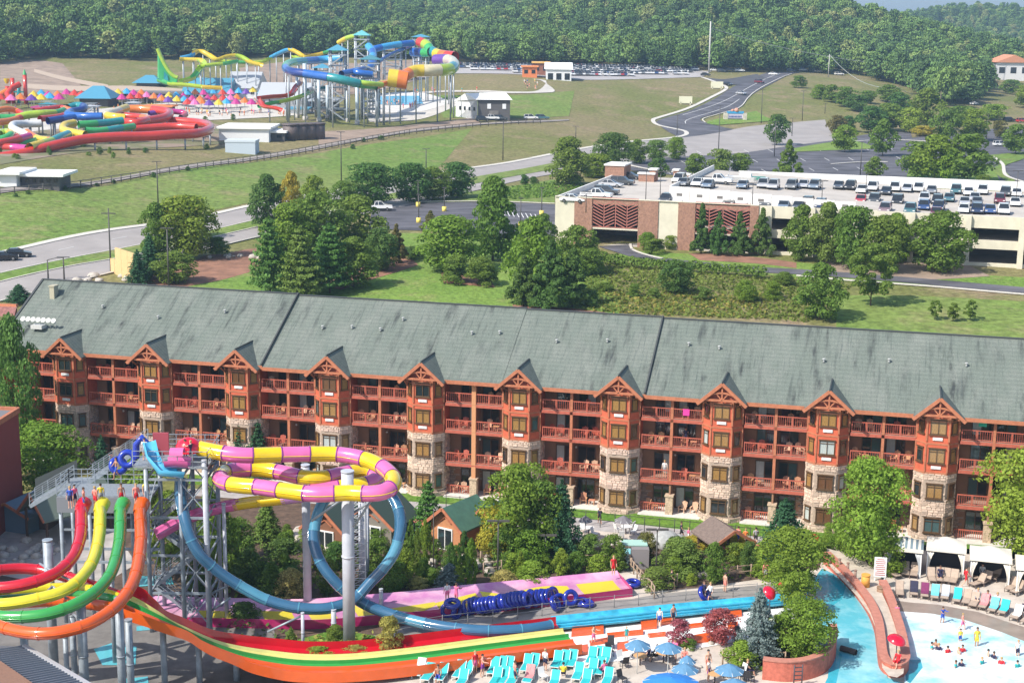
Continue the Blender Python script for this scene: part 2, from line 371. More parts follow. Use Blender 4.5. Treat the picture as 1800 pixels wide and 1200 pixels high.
# back wall with stone ground floor
mb=MB(); mb.box(((HT[0]-2+RX1)/2,9.3,5.85),(RX1-HT[0]+2,15.4,11.7)); part('wall',mb,M_brown,hotel)
# recessed stone course of the ground floor (shared mesh per recess)
stone_seg=MB()
TW=[(-1.85,1.6),(-1.85,-.55),(-.97,-1.5),(.97,-1.5),(1.85,-.55),(1.85,1.6)]
def tower_mesh(z0,z1,grow=0.,m=0):
    mb=MB(); mb.prism([(x*(1+grow),y-(grow*.9 if y<1 else 0)) for x,y in TW],z0,z1,m); return mb
WZ=[1.62-.68,4.85-.68,8.1-.62,10.75-.6]; WH=[1.36,1.36,1.3,1.3]
faces=[((-1.85,-.55),(-.97,-1.5),.72),((-.97,-1.5),(.97,-1.5),1.42),((.97,-1.5),(1.85,-.55),.72)]
tm_stone=MB(); tm_stone.add([],[]); stonemb=MB()
stonebase=tower_mesh(-.3,6.5); stonebase.prism([(x*1.09,y-(.14 if y<1 else 0)) for x,y in TW],-.3,.55)
for fi,(a,b,w) in enumerate(faces+[((-1.85,1.55),(-1.85,-.55),0),((1.85,-.55),(1.85,1.55),0)]):
    L=math.hypot(b[0]-a[0],b[1]-a[1]); holes=[(L/2-w/2-.08,L/2+w/2+.08,WZ[k]-.1,WZ[k]+WH[k]+.1) for k in(0,1)] if w else []
    wall_stones(stonemb,a,b,.55,6.48,holes,seed=fi,sw=.42,sh=.19)
    s=1.09; wall_stones(stonemb,(a[0]*s,a[1]-(.14 if a[1]<1 else 0)),(b[0]*s,b[1]-(.14 if b[1]<1 else 0)),-.05,.5,seed=fi+20,sw=.45,sh=.2)
stuccomb=tower_mesh(6.5,11.75); 
capmb=tower_mesh(6.42,6.62,.035); cap2=MB().prism([(x*1.02,y-.03) for x,y in TW],9.18,9.32).mesh('bay_band',M_trim)
pil=MB()
for (x,y) in TW[1:5]:
    pil.box((x*1.01,y*1.0-.02,10.65),(.16,.16,2.3),mi=0); pil.box((x*1.01,y-.02,7.9),(.13,.13,2.6),mi=0)
for fi,(a,b,w) in enumerate(faces): pil.bar((a[0],a[1]-.03,11.5),(b[0],b[1]-.03,11.5),.14,.35)
stonebase_me=stonebase.mesh('bay_tower',M_stoneback); stone_me=stonemb.mesh('stone_cladding',M_stone); st_me=stuccomb.mesh('stucco_bay',M_red); cap_me=capmb.mesh('bay_cornice',M_trim); pil_me=pil.mesh('bay_post',M_trim)
def win_mesh(w,h,double):
    m=MB(); t=.07
    for x in(-w/2+t/2,w/2-t/2): m.box((x,-.04,h/2),(t,.12,h))
    for z in(t/2,h-t/2): m.box((0,-.04,z),(w,.12,t))
    if double: m.box((0,-.05,h/2),(.06,.1,h))
    m.box((0,-.05,h*.8),(w,.08,.05)); m.box((0,-.07,-.05),(w+.16,.2,.1)); m.box((0,-.07,h+.05),(w+.12,.16,.1)); return m
wmF=win_mesh(1.42,1.32,True).mesh('window',M_frame); wmS=win_mesh(.72,1.32,False).mesh('window',M_frame)
def pane_mesh(w,h): return MB().box((0,-.015,h/2),(w-.1,.02,h-.1)).mesh('pane',GL[0])
pmF=pane_mesh(1.42,1.32); pmS=pane_mesh(.72,1.32)
def setmat(o,m): o.material_slots[0].link='OBJECT'; o.material_slots[0].material=m
vent=MB().box((0,-.03,0),(.86,.08,.26))
for k in range(9): vent.box((-.36+k*.09,-.08,0),(.03,.03,.2))
vent_me=vent.mesh('air_vent',M_white)
rnd=random.Random(11)
for ti,cx in enumerate(HT):
    t=part('bay_tower',stonebase_me,None,hotel,(cx,0,0)); s=part('stone_cladding',stone_me,None,t); s['kind']='stuff'
    if ti in(1,): 
        pass
    part('stucco_bay',st_me,None,t); part('bay_cornice',cap_me,None,t); part('bay_band',cap2,None,t); part('bay_post',pil_me,None,t)
    for k in range(4):
        for fi,(a,b,w) in enumerate(faces):
            ang=math.atan2(b[1]-a[1],b[0]-a[0]); ox=.0 if k>1 else .06; nx,ny=math.sin(ang),-math.cos(ang)
            wd=part('window',wmF if fi==1 else wmS,None,hotel,(cx+(a[0]+b[0])/2+nx*ox,(a[1]+b[1])/2+ny*ox,WZ[k]),ang)
            p=part('pane',pmF if fi==1 else pmS,None,wd)
            r=rnd.random(); setmat(p,GL[1] if r<.5 else GL[0] if r<.72 else GL[4] if r<.9 else GL[2] if r<.96 else GL[3])
        if k>1: part('air_vent',vent_me,None,hotel,(cx,-1.53,WZ[k]-.42))
# gables over the towers
gab=MB(); YF=-2.15; za,ze,hw=13.75,11.72,2.25; yb=2.3; 
for s in(-1,1):
    A=Vector((0,YF,za));B=Vector((s*hw,YF,ze)); nrm=Vector((s*(za-ze),0,hw)).normalized()*.12
    C=Vector((s*hw,-.95,ze));Dp=Vector((0,yb+.25,za))
    vs=[A,B,C,Dp]; lo=[v-nrm for v in vs]; vs=vs+lo
    fs=[(0,1,2,3),(7,6,5,4),(0,4,5,1),(1,5,6,2),(3,7,4,0),(2,6,7,3)]
    gab.add(vs,fs if s<0 else [tuple(reversed(f)) for f in fs],0)
gab.bar((0,YF-.02,za+.05),(0,yb,za+.05),.12,.07,mi=1)
gab_me=gab.mesh('gable_roof',[M_roof,M_roofdk])
rake=MB()
for s in(-1,1):
    A=Vector((0,YF-.07,za-.16));B=Vector((s*(hw+.04),YF-.07,ze-.16)); rake.bar(A,B,.1,.3); rake.bar(A+Vector((0,.35,-.1)),B+Vector((0,.35,-.1)),.08,.2)
rake.add([(-2.05,-1.35,11.73),(2.05,-1.35,11.73),(0,-1.35,13.55)],[(0,1,2)],1)
rake_me=rake.mesh('rake_board',[M_trim,M_rail])
tr=MB(); tr.bar((-1.5,YF+.1,12.0),(1.5,YF+.1,12.0),.14,.2)
tr.bar((0,YF+.1,12.0),(0,YF+.1,13.45),.14); tr.bar((0,YF+.12,12.0),(-.62,YF+.12,12.72),.1); tr.bar((0,YF+.12,12.0),(.62,YF+.12,12.72),.1)
prev=None
for k in range(11):
    a=math.pi*k/10; p=Vector((-math.cos(a)*1.45,YF+.08,11.95-.0+math.sin(a)*.78))
    if prev: tr.bar(prev,p,.12,.16)
    prev=p
for s in(-1,1):
    tr.bar((s*1.85,-.6,11.0),(s*1.7,YF+.1,11.75),.12)
truss_me=tr.mesh('gable_truss',M_trim)
for cx in HT:
    g=part('gable_roof',gab_me,None,hotel,(cx,0,0)); part('rake_board',rake_me,None,g); part('gable_truss',truss_me,None,g)
# main roof sections
secs=[(RX0,-19.0,12.02,17.62),(-19.0,5.85,11.9,17.5),(5.85,19.95,11.86,17.42),(19.95,70,11.8,17.32)]
for i,(x0,x1,z0,z1) in enumerate(secs):
    r=MB(); t=.22
    P=[(x0,-1.05,z0),(x0,9,z1),(x0,19.05,z0),(x0,19.05,z0-t),(x0,9,z1-t),(x0,-1.05,z0-t)]
    r.add([(x1 if k else x0,p[1],p[2]) for k in(0,1) for p in P],[(0,6,7,1),(1,7,8,2),(5,4,10,11),(4,3,9,10),(0,5,11,6),(2,8,9,3),(0,1,4,5),(1,2,3,4),(6,11,10,7),(7,10,9,8)])
    # use enough rows for shingle relief lines
    ro=part('roof',r,M_roof,hotel); e=MB(); e.bar((x0,9,z1+.03),(x1,9,z1+.03),.3,.1)
    if i in(0,2): e.bar((x1-.1,-1.08,z0+.06),(x1-.1,9,z1+.08),.14,.22)  # dark bar down the slope paints the step wall's shadow line
    if i==0: e.bar((x0,-1.08,z0+.03),(x0,9,z1+.03),.25,.16)
    part('ridge_cap',e,M_roofdk,ro)
    f=MB(); f.box(((x0+x1)/2,-1.1,z0-.2),(x1-x0,.08,.36)); f.box(((x0+x1)/2,-.55,z0-.33),(x1-x0,1.0,.06)); part('fascia',f,M_trim,ro)
ge=MB()
for x in (RX0+.15,): ge.add([(x,-.6,11.7),(x,18.6,11.7),(x,9,17.2)],[(0,1,2)])
part('gable_wall',ge,M_brown,hotel)
vm=MB(); vm.cyl((0,0,0),(0,0,.35),.09,n=8); vm.cyl((0,0,.3),(0,0,.42),.15,n=8); vent_pipe=vm.mesh('roof_vent',mat('dull_grey_metal',(.40,.41,.40),.5))
def roofz(x,y):
    for x0,x1,a,b in secs:
        if x<x1: return a+(b-a)*(y+1.05)/10.05
    return 17
for x,y in [(-33,4.2),(-14.6,4.4),(-11.5,4.7),(-8.4,4.6),(-6.5,6.2),(1.2,4.9),(4,5.2),(10,4.6),(15,5.1),(23,5.4),(26,5.2),(36,4.4),(42,4.9),(-26,5.6),(-40,5.2),(49,5)]:
    part('roof_vent',vent_pipe,None,hotel,(x,y,roofz(x,y)))
c=MB(); c.box((0,0,.5),(.55,.9,1.6)); c.box((0,0,1.35),(.7,1.05,.12)); part('chimney',c,mat('chimney_tan',(.4,.37,.27),.8),hotel,(-46.6,6.6,roofz(-46.6,6.6)-.2))
# satellite/antenna rig near the left end
a=MB()
for k in range(7):
    x=-1.8+k*.6; a.cyl((x,0,0),(x,0,.8+.3*(k%2)),.03,n=6); a.cyl((x,-.05,.8),(x,-.35,1.0),.05,.28,n=10)
a.box((0,-.3,.25),(1.3,1.,.4)); solo('antenna_rig',a,mat('antenna_grey',(.5,.5,.48),.5),'cluster of small grey dish antennas on the left end of the hotel roof','antenna',loc=HW(-45.6,1.9,roofz(-45.6,1.9)),rz=HA)
# ---- balconies
slab=MB(); slab.box((.1,.55,-.17),(5.95,2.2,.3),mi=0); slab.box((.1,.5,.0),(5.75,2.0,.05),mi=1); slab_me=slab.mesh('balcony_slab',[M_rail,M_slab])
def rail_mesh(x0,x1,y=-.45,h=1.0,sp=.19):
    m=MB(); m.bar((x0,y,h),(x1,y,h),.1,.09); m.bar((x0,y,.12),(x1,y,.12),.06,.07)
    n=int((x1-x0)/sp)
    for k in range(n+1): x=x0+(x1-x0)*k/n; m.bar((x,y,.12),(x,y,h),.035)
    for x in(x0,(x0+x1)/2,x1): m.bar((x,y,-.0),(x,y,h+.06),.09)
    return m
rlA=rail_mesh(-2.75,-.15).mesh('railing',M_rail); rlB=rail_mesh(.15,3.0).mesh('railing',M_rail)
rlg=MB(); rlg.bar((-2.8,-.1,.85),(-.3,-.1,.85),.09); 
for k in range(14): rlg.bar((-2.8+k*.19,-.1,.1),(-2.8+k*.19,-.1,.85),.05)
rlg_me=rlg.mesh('railing',M_rail)
def door_mesh(w,h):
    m=MB(); t=.08
    for x in(-w/2,0,w/2): m.box((x,-.05,h/2),(t,.12,h))
    m.box((0,-.05,h),(w+t,.12,t)); m.box((0,-.05,.04),(w+t,.14,.08)); return m
dA=door_mesh(1.68,2.08).mesh('balcony_door',M_frame); dpan=MB().box((0,-.02,1.04),(.76,.03,2.)).mesh('pane',GL[0])
part_wall=MB().box((.07,.6,1.3),(.16,2.0,2.75)).mesh('partition_wall',M_brown)
postm=MB().box((.07,-.42,1.45),(.26,.26,3.1)).mesh('balcony_post',M_trim)
pier=MB(); pier.box((0,-.42,.95),(.7,.7,1.9)); pier.box((0,-.42,1.95),(.85,.85,.14)); pier_me=pier.mesh('stone_pier',mat('pier_stone',(.48,.36,.25),.9,nz=.3,ns=7,bump=.5))
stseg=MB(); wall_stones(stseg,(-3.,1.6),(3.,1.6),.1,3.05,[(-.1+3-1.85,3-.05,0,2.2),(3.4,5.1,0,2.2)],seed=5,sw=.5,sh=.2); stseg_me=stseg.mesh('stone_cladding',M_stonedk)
patio_me=MB().box((.1,.15,-.03),(5.9,2.8,.3)).mesh('patio_slab',mat('patio_concrete',(.6,.57,.52),.85,nz=.1))
lamp_me=MB().ball((0,0,0),.11,8).mesh('wall_lamp',M_white)
colr=mat('cream_orange_post',(.55,.26,.12),.7)
widecol=MB().box((.05,-.42,1.45),(.42,.3,3.1)).mesh('balcony_post',colr)
for bi in range(len(HT)-1):
    cx=HT[bi]+4.8625
    for k in range(4):
        z=FL[k]
        if k: s=part('balcony_slab',slab_me,None,hotel,(cx,0,z)); part('railing',rlA,None,s); part('railing',rlB,None,s)
        else:
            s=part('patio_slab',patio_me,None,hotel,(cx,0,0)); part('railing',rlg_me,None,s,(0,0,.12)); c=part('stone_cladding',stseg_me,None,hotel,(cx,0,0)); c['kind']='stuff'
            part('stone_pier',pier_me,None,hotel,(cx+.07,0,0))
        hh=(FL[k+1] if k<3 else 11.75)-z
        p=part('partition_wall',part_wall,None,s,(0,0,.02 if k else .1)); p.scale=(1,1,(hh-.3)/2.75)
        if k or bi==5: q=part('balcony_post',widecol if bi==5 else postm,None,s,(0,0,0)); q.scale=(1,1,(hh-.05)/3.05)
        for j,dx in enumerate((-.95,1.25)):
            d=part('balcony_door',dA,None,hotel,(cx+dx,1.6,z+.05)); dark=rnd.random()<.4
            for q,sx_ in enumerate((-.42,.42)):
                p=part('pane',dpan,None,d,(sx_,0,0)); setmat(p,GL[0] if (q+j+bi)%2 or dark else GL[2] if rnd.random()<.6 else GL[3])
        if k==1 and rnd.random()<.8: part('wall_lamp',lamp_me,None,s,(.3,.9,2.2))
# balcony furniture
M_adi=[mat('adirondack_wood',(.52,.26,.14),.7,isl=.1),mat('pale_chair_wood',(.66,.42,.28),.7),mat('red_chair_wood',(.45,.09,.05),.6)]
def chair_parts():
    seat=MB(); 
    for k in range(5): seat.box((0,-.22+k*.11,.36-.03*k),(.54,.095,.025))
    back=MB()
    for k in range(5): back.bar((-.2+k*.1,.26,.26),(-.24+k*.12,.52,1.02-abs(k-2)*.05),.085,.02)
    leg=MB().box((0,0,.26),(.06,.08,.52)); arm=MB().box((0,.0,.55),(.12,.7,.03))
    return [('seat',seat,(0,0,0)),('backrest',back,(0,0,0)),('leg',leg,(-.29,-.26,0)),('leg',leg,(.29,-.26,0)),('armrest',arm,(-.3,0,0)),('armrest',arm,(.3,0,0))]
CP=[(n,m.mesh(n,M_adi[0]),l) for n,m,l in chair_parts()]
tb=MB(); tb.box((0,0,.44),(.6,.6,.04)); tbt=tb.mesh('table_top',M_adi[0]); tl=MB(); tl.box((0,0,.21),(.06,.06,.42)); tbl=tl.mesh('leg',M_adi[0])
def bchair(loc,rz,m,label,parts=CP):
    t=thing('balcony_chair',label,'chair',loc,rz,'wooden chairs on the hotel balconies and patios')
    for n,me,l in parts: o=part(n,me,None,t,l); setmat(o,m)
ORD=['leftmost','second','third','fourth','fifth','sixth','seventh','eighth','ninth','tenth','last']
FN=['ground floor patio','second floor balcony','third floor balcony','top floor balcony']
SIDE=('left room','right room')
for bi in range(1,len(HT)-1):
    if bi==10: continue
    cx=HT[bi]+4.8625
    for k in range(4):
        for j in(0,1):
            if rnd.random()<.16: continue
            x0=cx+(-1.9 if j==0 else 1.6); z=FL[k]+.03 if k else .13; m=M_adi[rnd.choice((0,0,1,2))]; cn={0:'brown',1:'pale',2:'red'}[M_adi.index(m)]
            bay=f'{ORD[bi-1]} bay from left' if bi>1 else 'leftmost bay'
            bchair(HW(x0-.35,.35,z),HA+rnd.uniform(-.5,.3),m,f'{cn} chair by railing, {SIDE[j]}, {FN[k]}, {bay}')
            if rnd.random()<.6: bchair(HW(x0+.75,.45,z),HA+rnd.uniform(-.3,.6),m,f'{cn} chair right of another, {SIDE[j]}, {FN[k]}, {bay}')
            else:
                t=thing('balcony_table',f'small square table, {SIDE[j]}, {FN[k]}, {bay}','table',HW(x0+.5,.3,z),HA,'small tables on the hotel balconies')
                part('table_top',tbt,None,t)
                for a in(-1,1):
                    for b in(-1,1): part('leg',tbl,None,t,(a*.24,b*.24,0))
tw=MB(); tw.box((0,0,0),(.62,.05,.62)); solo('towel',tw,mat('pink_towel',(.8,.05,.3),.9),'bright pink towel hung over a top floor balcony railing','towel',loc=HW(HT[7]+4.86+1.4,-.53,FL[3]+.75),rz=HA)
tw=MB(); tw.box((0,0,0),(.7,.05,.75)); solo('towel',tw,mat('green_towel',(.05,.45,.3),.9),'green towel hanging in the rightmost top floor balcony doorway','towel',loc=HW(HT[10]+4.86-1.0,-.1,FL[3]+1.7),rz=HA)
# ------------------------------------------------------------------ trees
def leafmat(name,c,isl=.30,tr=.45): return mat(name,c,.65,isl=isl,trans=tr,spec=.25)
LM={'mid':leafmat('leaves_mid_green',(0.156,0.247,0.039)),'dark':leafmat('leaves_dark_green',(0.103,0.194,0.041)),'blue':leafmat('needles_blue_green',(0.060,0.158,0.066)),
 'bright':leafmat('leaves_bright_green',(0.193,0.296,0.036)),'yellow':leafmat('leaves_yellow_green',(0.445,0.395,0.050)),'olive':leafmat('leaves_olive',(0.179,0.272,0.054)),
 'lime':leafmat('leaves_lime_green',(0.258,0.370,0.047)),'bronze':leafmat('leaves_bronze',(0.174,0.164,0.046)),'silver':leafmat('needles_silver_blue',(0.210,0.275,0.261)),
 'pine':leafmat('needles_pine',(0.137,0.262,0.054)),'flower':leafmat('blossom_rose',(0.394,0.112,0.119)),'grass':leafmat('tall_grass',(0.405,0.399,0.096)),'pale':leafmat('leaves_pale',(0.477,0.433,0.139)),
 'ivy':leafmat('bank_cover_green',(0.184,0.241,0.044)),'ivyy':leafmat('bank_cover_yellow',(0.368,0.320,0.076)),'mulch':leafmat('mulch_chips',(0.147,0.060,0.038),.4,0)}
M_bark=mat('bark',(.09,.065,.045),.95,nz=.3,ns=8)
def leaves(pts,nrm,size,rs):
    """numpy: quads at pts facing nrm with jitter"""
    n=len(pts); nr=nrm+rs.normal(0,.45,(n,3)); nr/=np.linalg.norm(nr,axis=1,keepdims=True)+1e-9
    r=rs.normal(0,1,(n,3)); a=np.cross(nr,r); a/=np.linalg.norm(a,axis=1,keepdims=True)+1e-9; b=np.cross(nr,a)
    s=(size*rs.uniform(.6,1.35,n))[:,None]; a=a*s*.5; b=b*s*.5*rs.uniform(.55,1,(n,1))
    v=np.stack([pts-a-b*.4,pts+a*.2-b,pts+a+b*.3,pts-a*.1+b],1).reshape(-1,3); return v
def quads_mesh(name,v,m):
    n=len(v)//4; me=D.meshes.new(name); me.vertices.add(n*4); me.vertices.foreach_set('co',v.astype(np.float32).ravel()); me.loops.add(n*4); me.loops.foreach_set('vertex_index',np.arange(n*4,dtype=np.int32))
    me.polygons.add(n); me.polygons.foreach_set('loop_start',np.arange(0,n*4,4,dtype=np.int32)); me.polygons.foreach_set('loop_total',np.full(n,4,dtype=np.int32)); me.update(calc_edges=True); me.materials.append(m); return me
def crown_pts(kind,rs,n):
    """unit crown: z 0..1, radius up to .5"""
    P=[];Nn=[]
    if kind=='round': prof=lambda z:.5*math.sqrt(max(0,1-((z-.48)/.54)**2))*(1 if z>.3 else .93); nl=44; lr=(.13,.19)
    elif kind=='oval': prof=lambda z:.5*(1-abs(z-.4)**1.9*2.3 if z>.4 else 1-(.4-z)**2*3.2); nl=52; lr=(.105,.155)
    elif kind=='cone': prof=lambda z:.5*(1-z)**.8*min(1,z*9+.55); nl=64; lr=(.07,.11)
    elif kind=='column': prof=lambda z:.46*min(1,(1-z)*3)**.6*min(1,z*5+.6); nl=46; lr=(.09,.14)
    elif kind=='shrub': prof=lambda z:.5*math.sqrt(max(0,1-(z/1.03)**2))*min(1,z*3+.8); nl=34; lr=(.13,.19)
    elif kind=='loose': prof=lambda z:.5*math.sqrt(max(0,1-((z-.5)/.54)**2)); nl=32; lr=(.08,.14)
    else: prof=lambda z:.4; nl=20; lr=(.1,.15)
    lob=[]
    for i in range(nl):
        if rs.rand()<.12: continue
        z=((i+.5)/nl+rs.uniform(-.04,.04)); z=min(.96,max(.03,z)); rr=max(.01,prof(z)); r=rs.uniform(*lr)*(1 if kind!='cone' else (.55+rr*1.2)); a=i*2.399+rs.uniform(-.4,.4)
        d=max(0,rr-r*.75)*(math.sqrt(rs.uniform(.35,1)) if i%4 else rs.uniform(0,.5)); lob.append((d*math.cos(a),d*math.sin(a),min(z,1-r*.6),r))
    w=np.array([l[3]**2 for l in lob]); w/=w.sum(); cnt=rs.multinomial(n,w)
    for l,c in zip(lob,cnt):
        d=rs.normal(0,1,(c,3)); d/=np.linalg.norm(d,axis=1,keepdims=True); d[:,2]=np.where(d[:,2]<-.45,-d[:,2],d[:,2])
        q=np.array([l[0],l[1],l[2]])+d*l[3]*np.array([1,1,.8])*rs.uniform(.72,1.08,(c,1)); P.append(q); Nn.append(d)
    return np.concatenate(P),np.concatenate(Nn)
def conifer_pts(rs,n,layers=15,droop=.1,pine=False):
    P=[];Nn=[]; per=n//(layers*8)
    for i in range(layers):
        z=.05+.93*(i/layers)**.92; rad=.5*(1-z)**.85+.02
        nb=8
        for j in range(nb):
            a=j*6.283/nb+i*.7+rs.uniform(-.25,.25); L=rad*rs.uniform(.75,1.1); c=max(6,int(per*(.35+1.3*rad/.5)))
            t=rs.uniform(.08,1,c)**.8; off=rs.normal(0,1,(c,3))*np.array([.055*(1.1),.055,.02])*(1.15-t[:,None]*.6)*(.35+rad*1.6)
            q=np.stack([np.cos(a)*L*t,np.sin(a)*L*t,z+ .06*t*(1-z)-droop*L*t*t*1.2+ (0 if not pine else .05*t)],1)+off; P.append(q)
            Nn.append(np.tile([math.cos(a)*.4,math.sin(a)*.4,.85],(c,1)))
    c=n//40; P.append(np.stack([rs.normal(0,.012,c),rs.normal(0,.012,c),rs.uniform(.85,1.,c)],1)); Nn.append(rs.normal(0,1,(c,3)))
    return np.concatenate(P),np.concatenate(Nn)
PROTO={}
def tree_proto(kind,n=5000,size=.042,var=0):
    key=(kind,n,size,var)
    if key in PROTO: return PROTO[key]
    rs=np.random.RandomState(abs(hash((len(kind),kind[0],kind[-1]==0,n,var)) )%9999 if False else (sum(map(ord,kind))*31+n+var*77)%99991)
    if kind in('spruce','pine'): p,nn=conifer_pts(rs,n,15 if kind=='spruce' else 10,.12 if kind=='spruce' else .02,kind=='pine'); 
    else: p,nn=crown_pts(kind,rs,n)
    me=quads_mesh('crown',leaves(p,nn,size,rs),LM['mid'])
    # trunk + limbs in unit space (below crown handled by placement: crown from z=c0)
    tb=MB(); 
    tb.cyl((0,0,-.04),(0,0,.55),.032 if kind not in('column','cone') else .03,.012,n=8)
    if kind in('round','oval','loose'):
        for k in range(7):
            a=k*2.4+var; z=.18+.06*k; tb.cyl((0,0,z),(math.cos(a)*.3,math.sin(a)*.3,z+.26),.014,.004,n=5,caps=False)
    elif kind in('spruce','pine'): tb.cyl((0,0,.5),(0,0,.95),.014,.004,n=6)
    tm=tb.mesh('trunk',M_bark); PROTO[key]=(me,tm); return PROTO[key]
CAT={'spruce':'conifer tree','pine':'pine tree','shrub':'shrub','cone':'tree','column':'tree'}
NAME={'spruce':'spruce_tree','pine':'pine_tree','shrub':'shrub','cone':'magnolia_tree','column':'columnar_cedar','round':'maple_tree','oval':'broadleaf_tree','loose':'young_tree'}
_tv=[0]
def tree(px,py,top,wpx,kind,leaf,label,clear=.1,n=5000,size=.042,group=None,base=None,name=None,cat=None):
    """trunk base pixel (px,py), crown top pixel y, crown width px"""
    p=hit(px,py) if base is None else PZ(px,py,base); m=mpp(p); _,y0=proj(*p)
    lo,hi=0.,60.
    for _ in range(24):
        md=(lo+hi)/2
        if proj(p.x,p.y,p.z+md)[1]>top: lo=md
        else: hi=md
    Hh=lo; Wd=wpx*m
    _tv[0]+=1; var=_tv[0]%3; cm,tm=tree_proto(kind,n,size,var)
    t=thing(name or NAME.get(kind,'tree'),label,cat or CAT.get(kind,'tree'),p,random.uniform(0,6.28),group)
    c0=clear*Hh; k=part('trunk',tm,None,t); k.scale=(Hh*.5,Hh*.5,Hh*.62)
    if kind=='shrub' : k.scale=(Hh*.4,Hh*.4,Hh*.8)
    c=part('crown',cm,None,t,(0,0,c0)); c.scale=(Wd*random.uniform(.9,1.12),Wd*random.uniform(.9,1.12),(Hh-c0)*1.02); setmat(c,LM[leaf]); return t
def bed_cover(name,A,B,m,dens,size,h=.3,label=None,cat=None,off=.02,seed=3,n=60,base=None,soil=None):
    """ground-cover foliage over a strip region, one stuff object"""
    a=resample([hit(*p) if base is None else PZ(*p,base) for p in A],n); b=resample([hit(*p) if base is None else PZ(*p,base) for p in B],n); rs=np.random.RandomState(seed); pts=[]
    ar=0
    for i in range(n-1):
        q=[a[i],a[i+1],b[i+1],b[i]]; s=((q[1]-q[0]).cross(q[3]-q[0])).length*.5+((q[1]-q[2]).cross(q[3]-q[2])).length*.5
        for _ in range(int(s*dens+rs.uniform())):
            u,v=rs.uniform(0,1,2); p=q[0].lerp(q[1],u).lerp(q[3].lerp(q[2],u),v); pts.append((p.x,p.y,(H(p.x,p.y) if base is None else base)+off+rs.uniform(0,h)))
    if not pts: return
    P=np.array(pts); nn=np.tile([0,0,1.],(len(P),1)); nn+=rs.normal(0,.5,nn.shape)
    me=quads_mesh(name,leaves(P,nn,size,rs),m); o=link(name,me); o['kind']='stuff'
    if label: o['label']=label
    if cat: o['category']=cat
    return o
# ------------------------------------------------------------------ far forest
TL=[(-400,112),(0,113),(60,102),(200,106),(330,103),(600,100),(800,110),(900,114),(1000,115),(1200,124),(1320,127),(1430,128),(1520,134),(1590,158),(1640,186),(1700,186),(1745,160),(1800,150),(2300,150)]
def treeline(px): return np.interp(px,[a for a,b in TL],[b for a,b in TL])
fc=D.collections.new('forest_protos')
for k,(kd,nn_) in enumerate((('round',1300),('oval',1300),('round',1100),('spruce',1100))):
    rs=np.random.RandomState(50+k)
    p,q=(crown_pts(kd,rs,nn_) if kd!='spruce' else conifer_pts(rs,nn_,9)); p=p*np.array([1,1,.8])+np.array([0,0,.2]); v=leaves(p,q,.082,rs)
    w=.012; v=np.concatenate([v,np.array([[-w,0,0],[w,0,0],[w,0,.4],[-w,0,.4],[0,-w,0],[0,w,0],[0,w,.4],[0,-w,.4]])])
    fm=mat('forest_leaves',(.060,.098,.034),.8,isl=.3,spec=.1)
    o=D.objects.new('forest_tree',quads_mesh('forest_tree',v,fm)); o.location=(0,0,0); fc.objects.link(o)
def forest_mat():
    m=D.materials['forest_leaves']; n=m.node_tree.nodes; l=m.node_tree.links; b=n['Principled BSDF']
    oi=n.new('ShaderNodeObjectInfo'); r=n.new('ShaderNodeValToRGB'); l.new(oi.outputs['Random'],r.inputs[0]); e=r.color_ramp.elements
    e[0].position=0; e[0].color=(.055,.105,.04,1); e[1].position=1; e[1].color=(.26,.27,.10,1)
    for p,c in((.3,(.085,.16,.05,1)),(.6,(.125,.21,.055,1)),(.85,(.17,.245,.065,1))): x=e.new(p); x.color=c
    old=b.inputs['Base Color'].links[0]; hs=old.from_node; l.new(r.outputs[0],hs.inputs['Color'])
forest_mat()
pts=[]; rs=np.random.RandomState(5)
Y=560.
while Y<2050:
    st=6.5+ (Y-560)*.003; X=-.42*Y-20
    while X<.42*Y+20:
        x=X+rs.uniform(-.45,.45)*st; y=Y+rs.uniform(-.45,.45)*st; z=H(x,y); px,py=proj(x,y,z)
        if py<treeline(px)+rs.uniform(-1.5,1.5) and not(1735<px<1830 and py>128 ): pts.append((x,y,z))
        X+=st
    Y+=st*1.0
me=D.meshes.new('forest'); me.vertices.add(len(pts)); me.vertices.foreach_set('co',np.array(pts,dtype=np.float32).ravel()); me.update()
fo=link('forest',me); fo['kind']='stuff'; fo['label']='dense mixed wood covering the hills behind the water park and car parks'; fo['category']='forest'
ng=D.node_groups.new('scatter','GeometryNodeTree'); ng.interface.new_socket('Geometry',in_out='INPUT',socket_type='NodeSocketGeometry'); ng.interface.new_socket('Geometry',in_out='OUTPUT',socket_type='NodeSocketGeometry')
N=ng.nodes; Lk=ng.links; gi=N.new('NodeGroupInput'); go=N.new('NodeGroupOutput'); ip=N.new('GeometryNodeInstanceOnPoints'); ci=N.new('GeometryNodeCollectionInfo')
ci.inputs[0].default_value=fc; ci.inputs['Separate Children'].default_value=True; ci.inputs['Reset Children'].default_value=True
mp_=N.new('GeometryNodeMeshToPoints'); Lk.new(gi.outputs[0],mp_.inputs[0]); Lk.new(mp_.outputs[0],ip.inputs['Points']); Lk.new(ci.outputs[0],ip.inputs['Instance']); ip.inputs['Pick Instance'].default_value=True
def rv(dt,a,b,seed):
    r=N.new('FunctionNodeRandomValue'); r.data_type=dt
    ins=[i for i in r.inputs if i.enabled]
    for i in r.inputs:
        if i.name=='Min' and i.enabled: i.default_value=a
        if i.name=='Max' and i.enabled: i.default_value=b
        if i.name=='Seed': i.default_value=seed
    return [o for o in r.outputs if o.enabled][0]
Lk.new(rv('FLOAT_VECTOR',(0,0,0),(0,0,6.28),1),ip.inputs['Rotation']); Lk.new(rv('FLOAT_VECTOR',(8,8,8),(15.5,15.5,16),2),ip.inputs['Scale']); Lk.new(rv('INT',0,3,4),ip.inputs['Instance Index'])
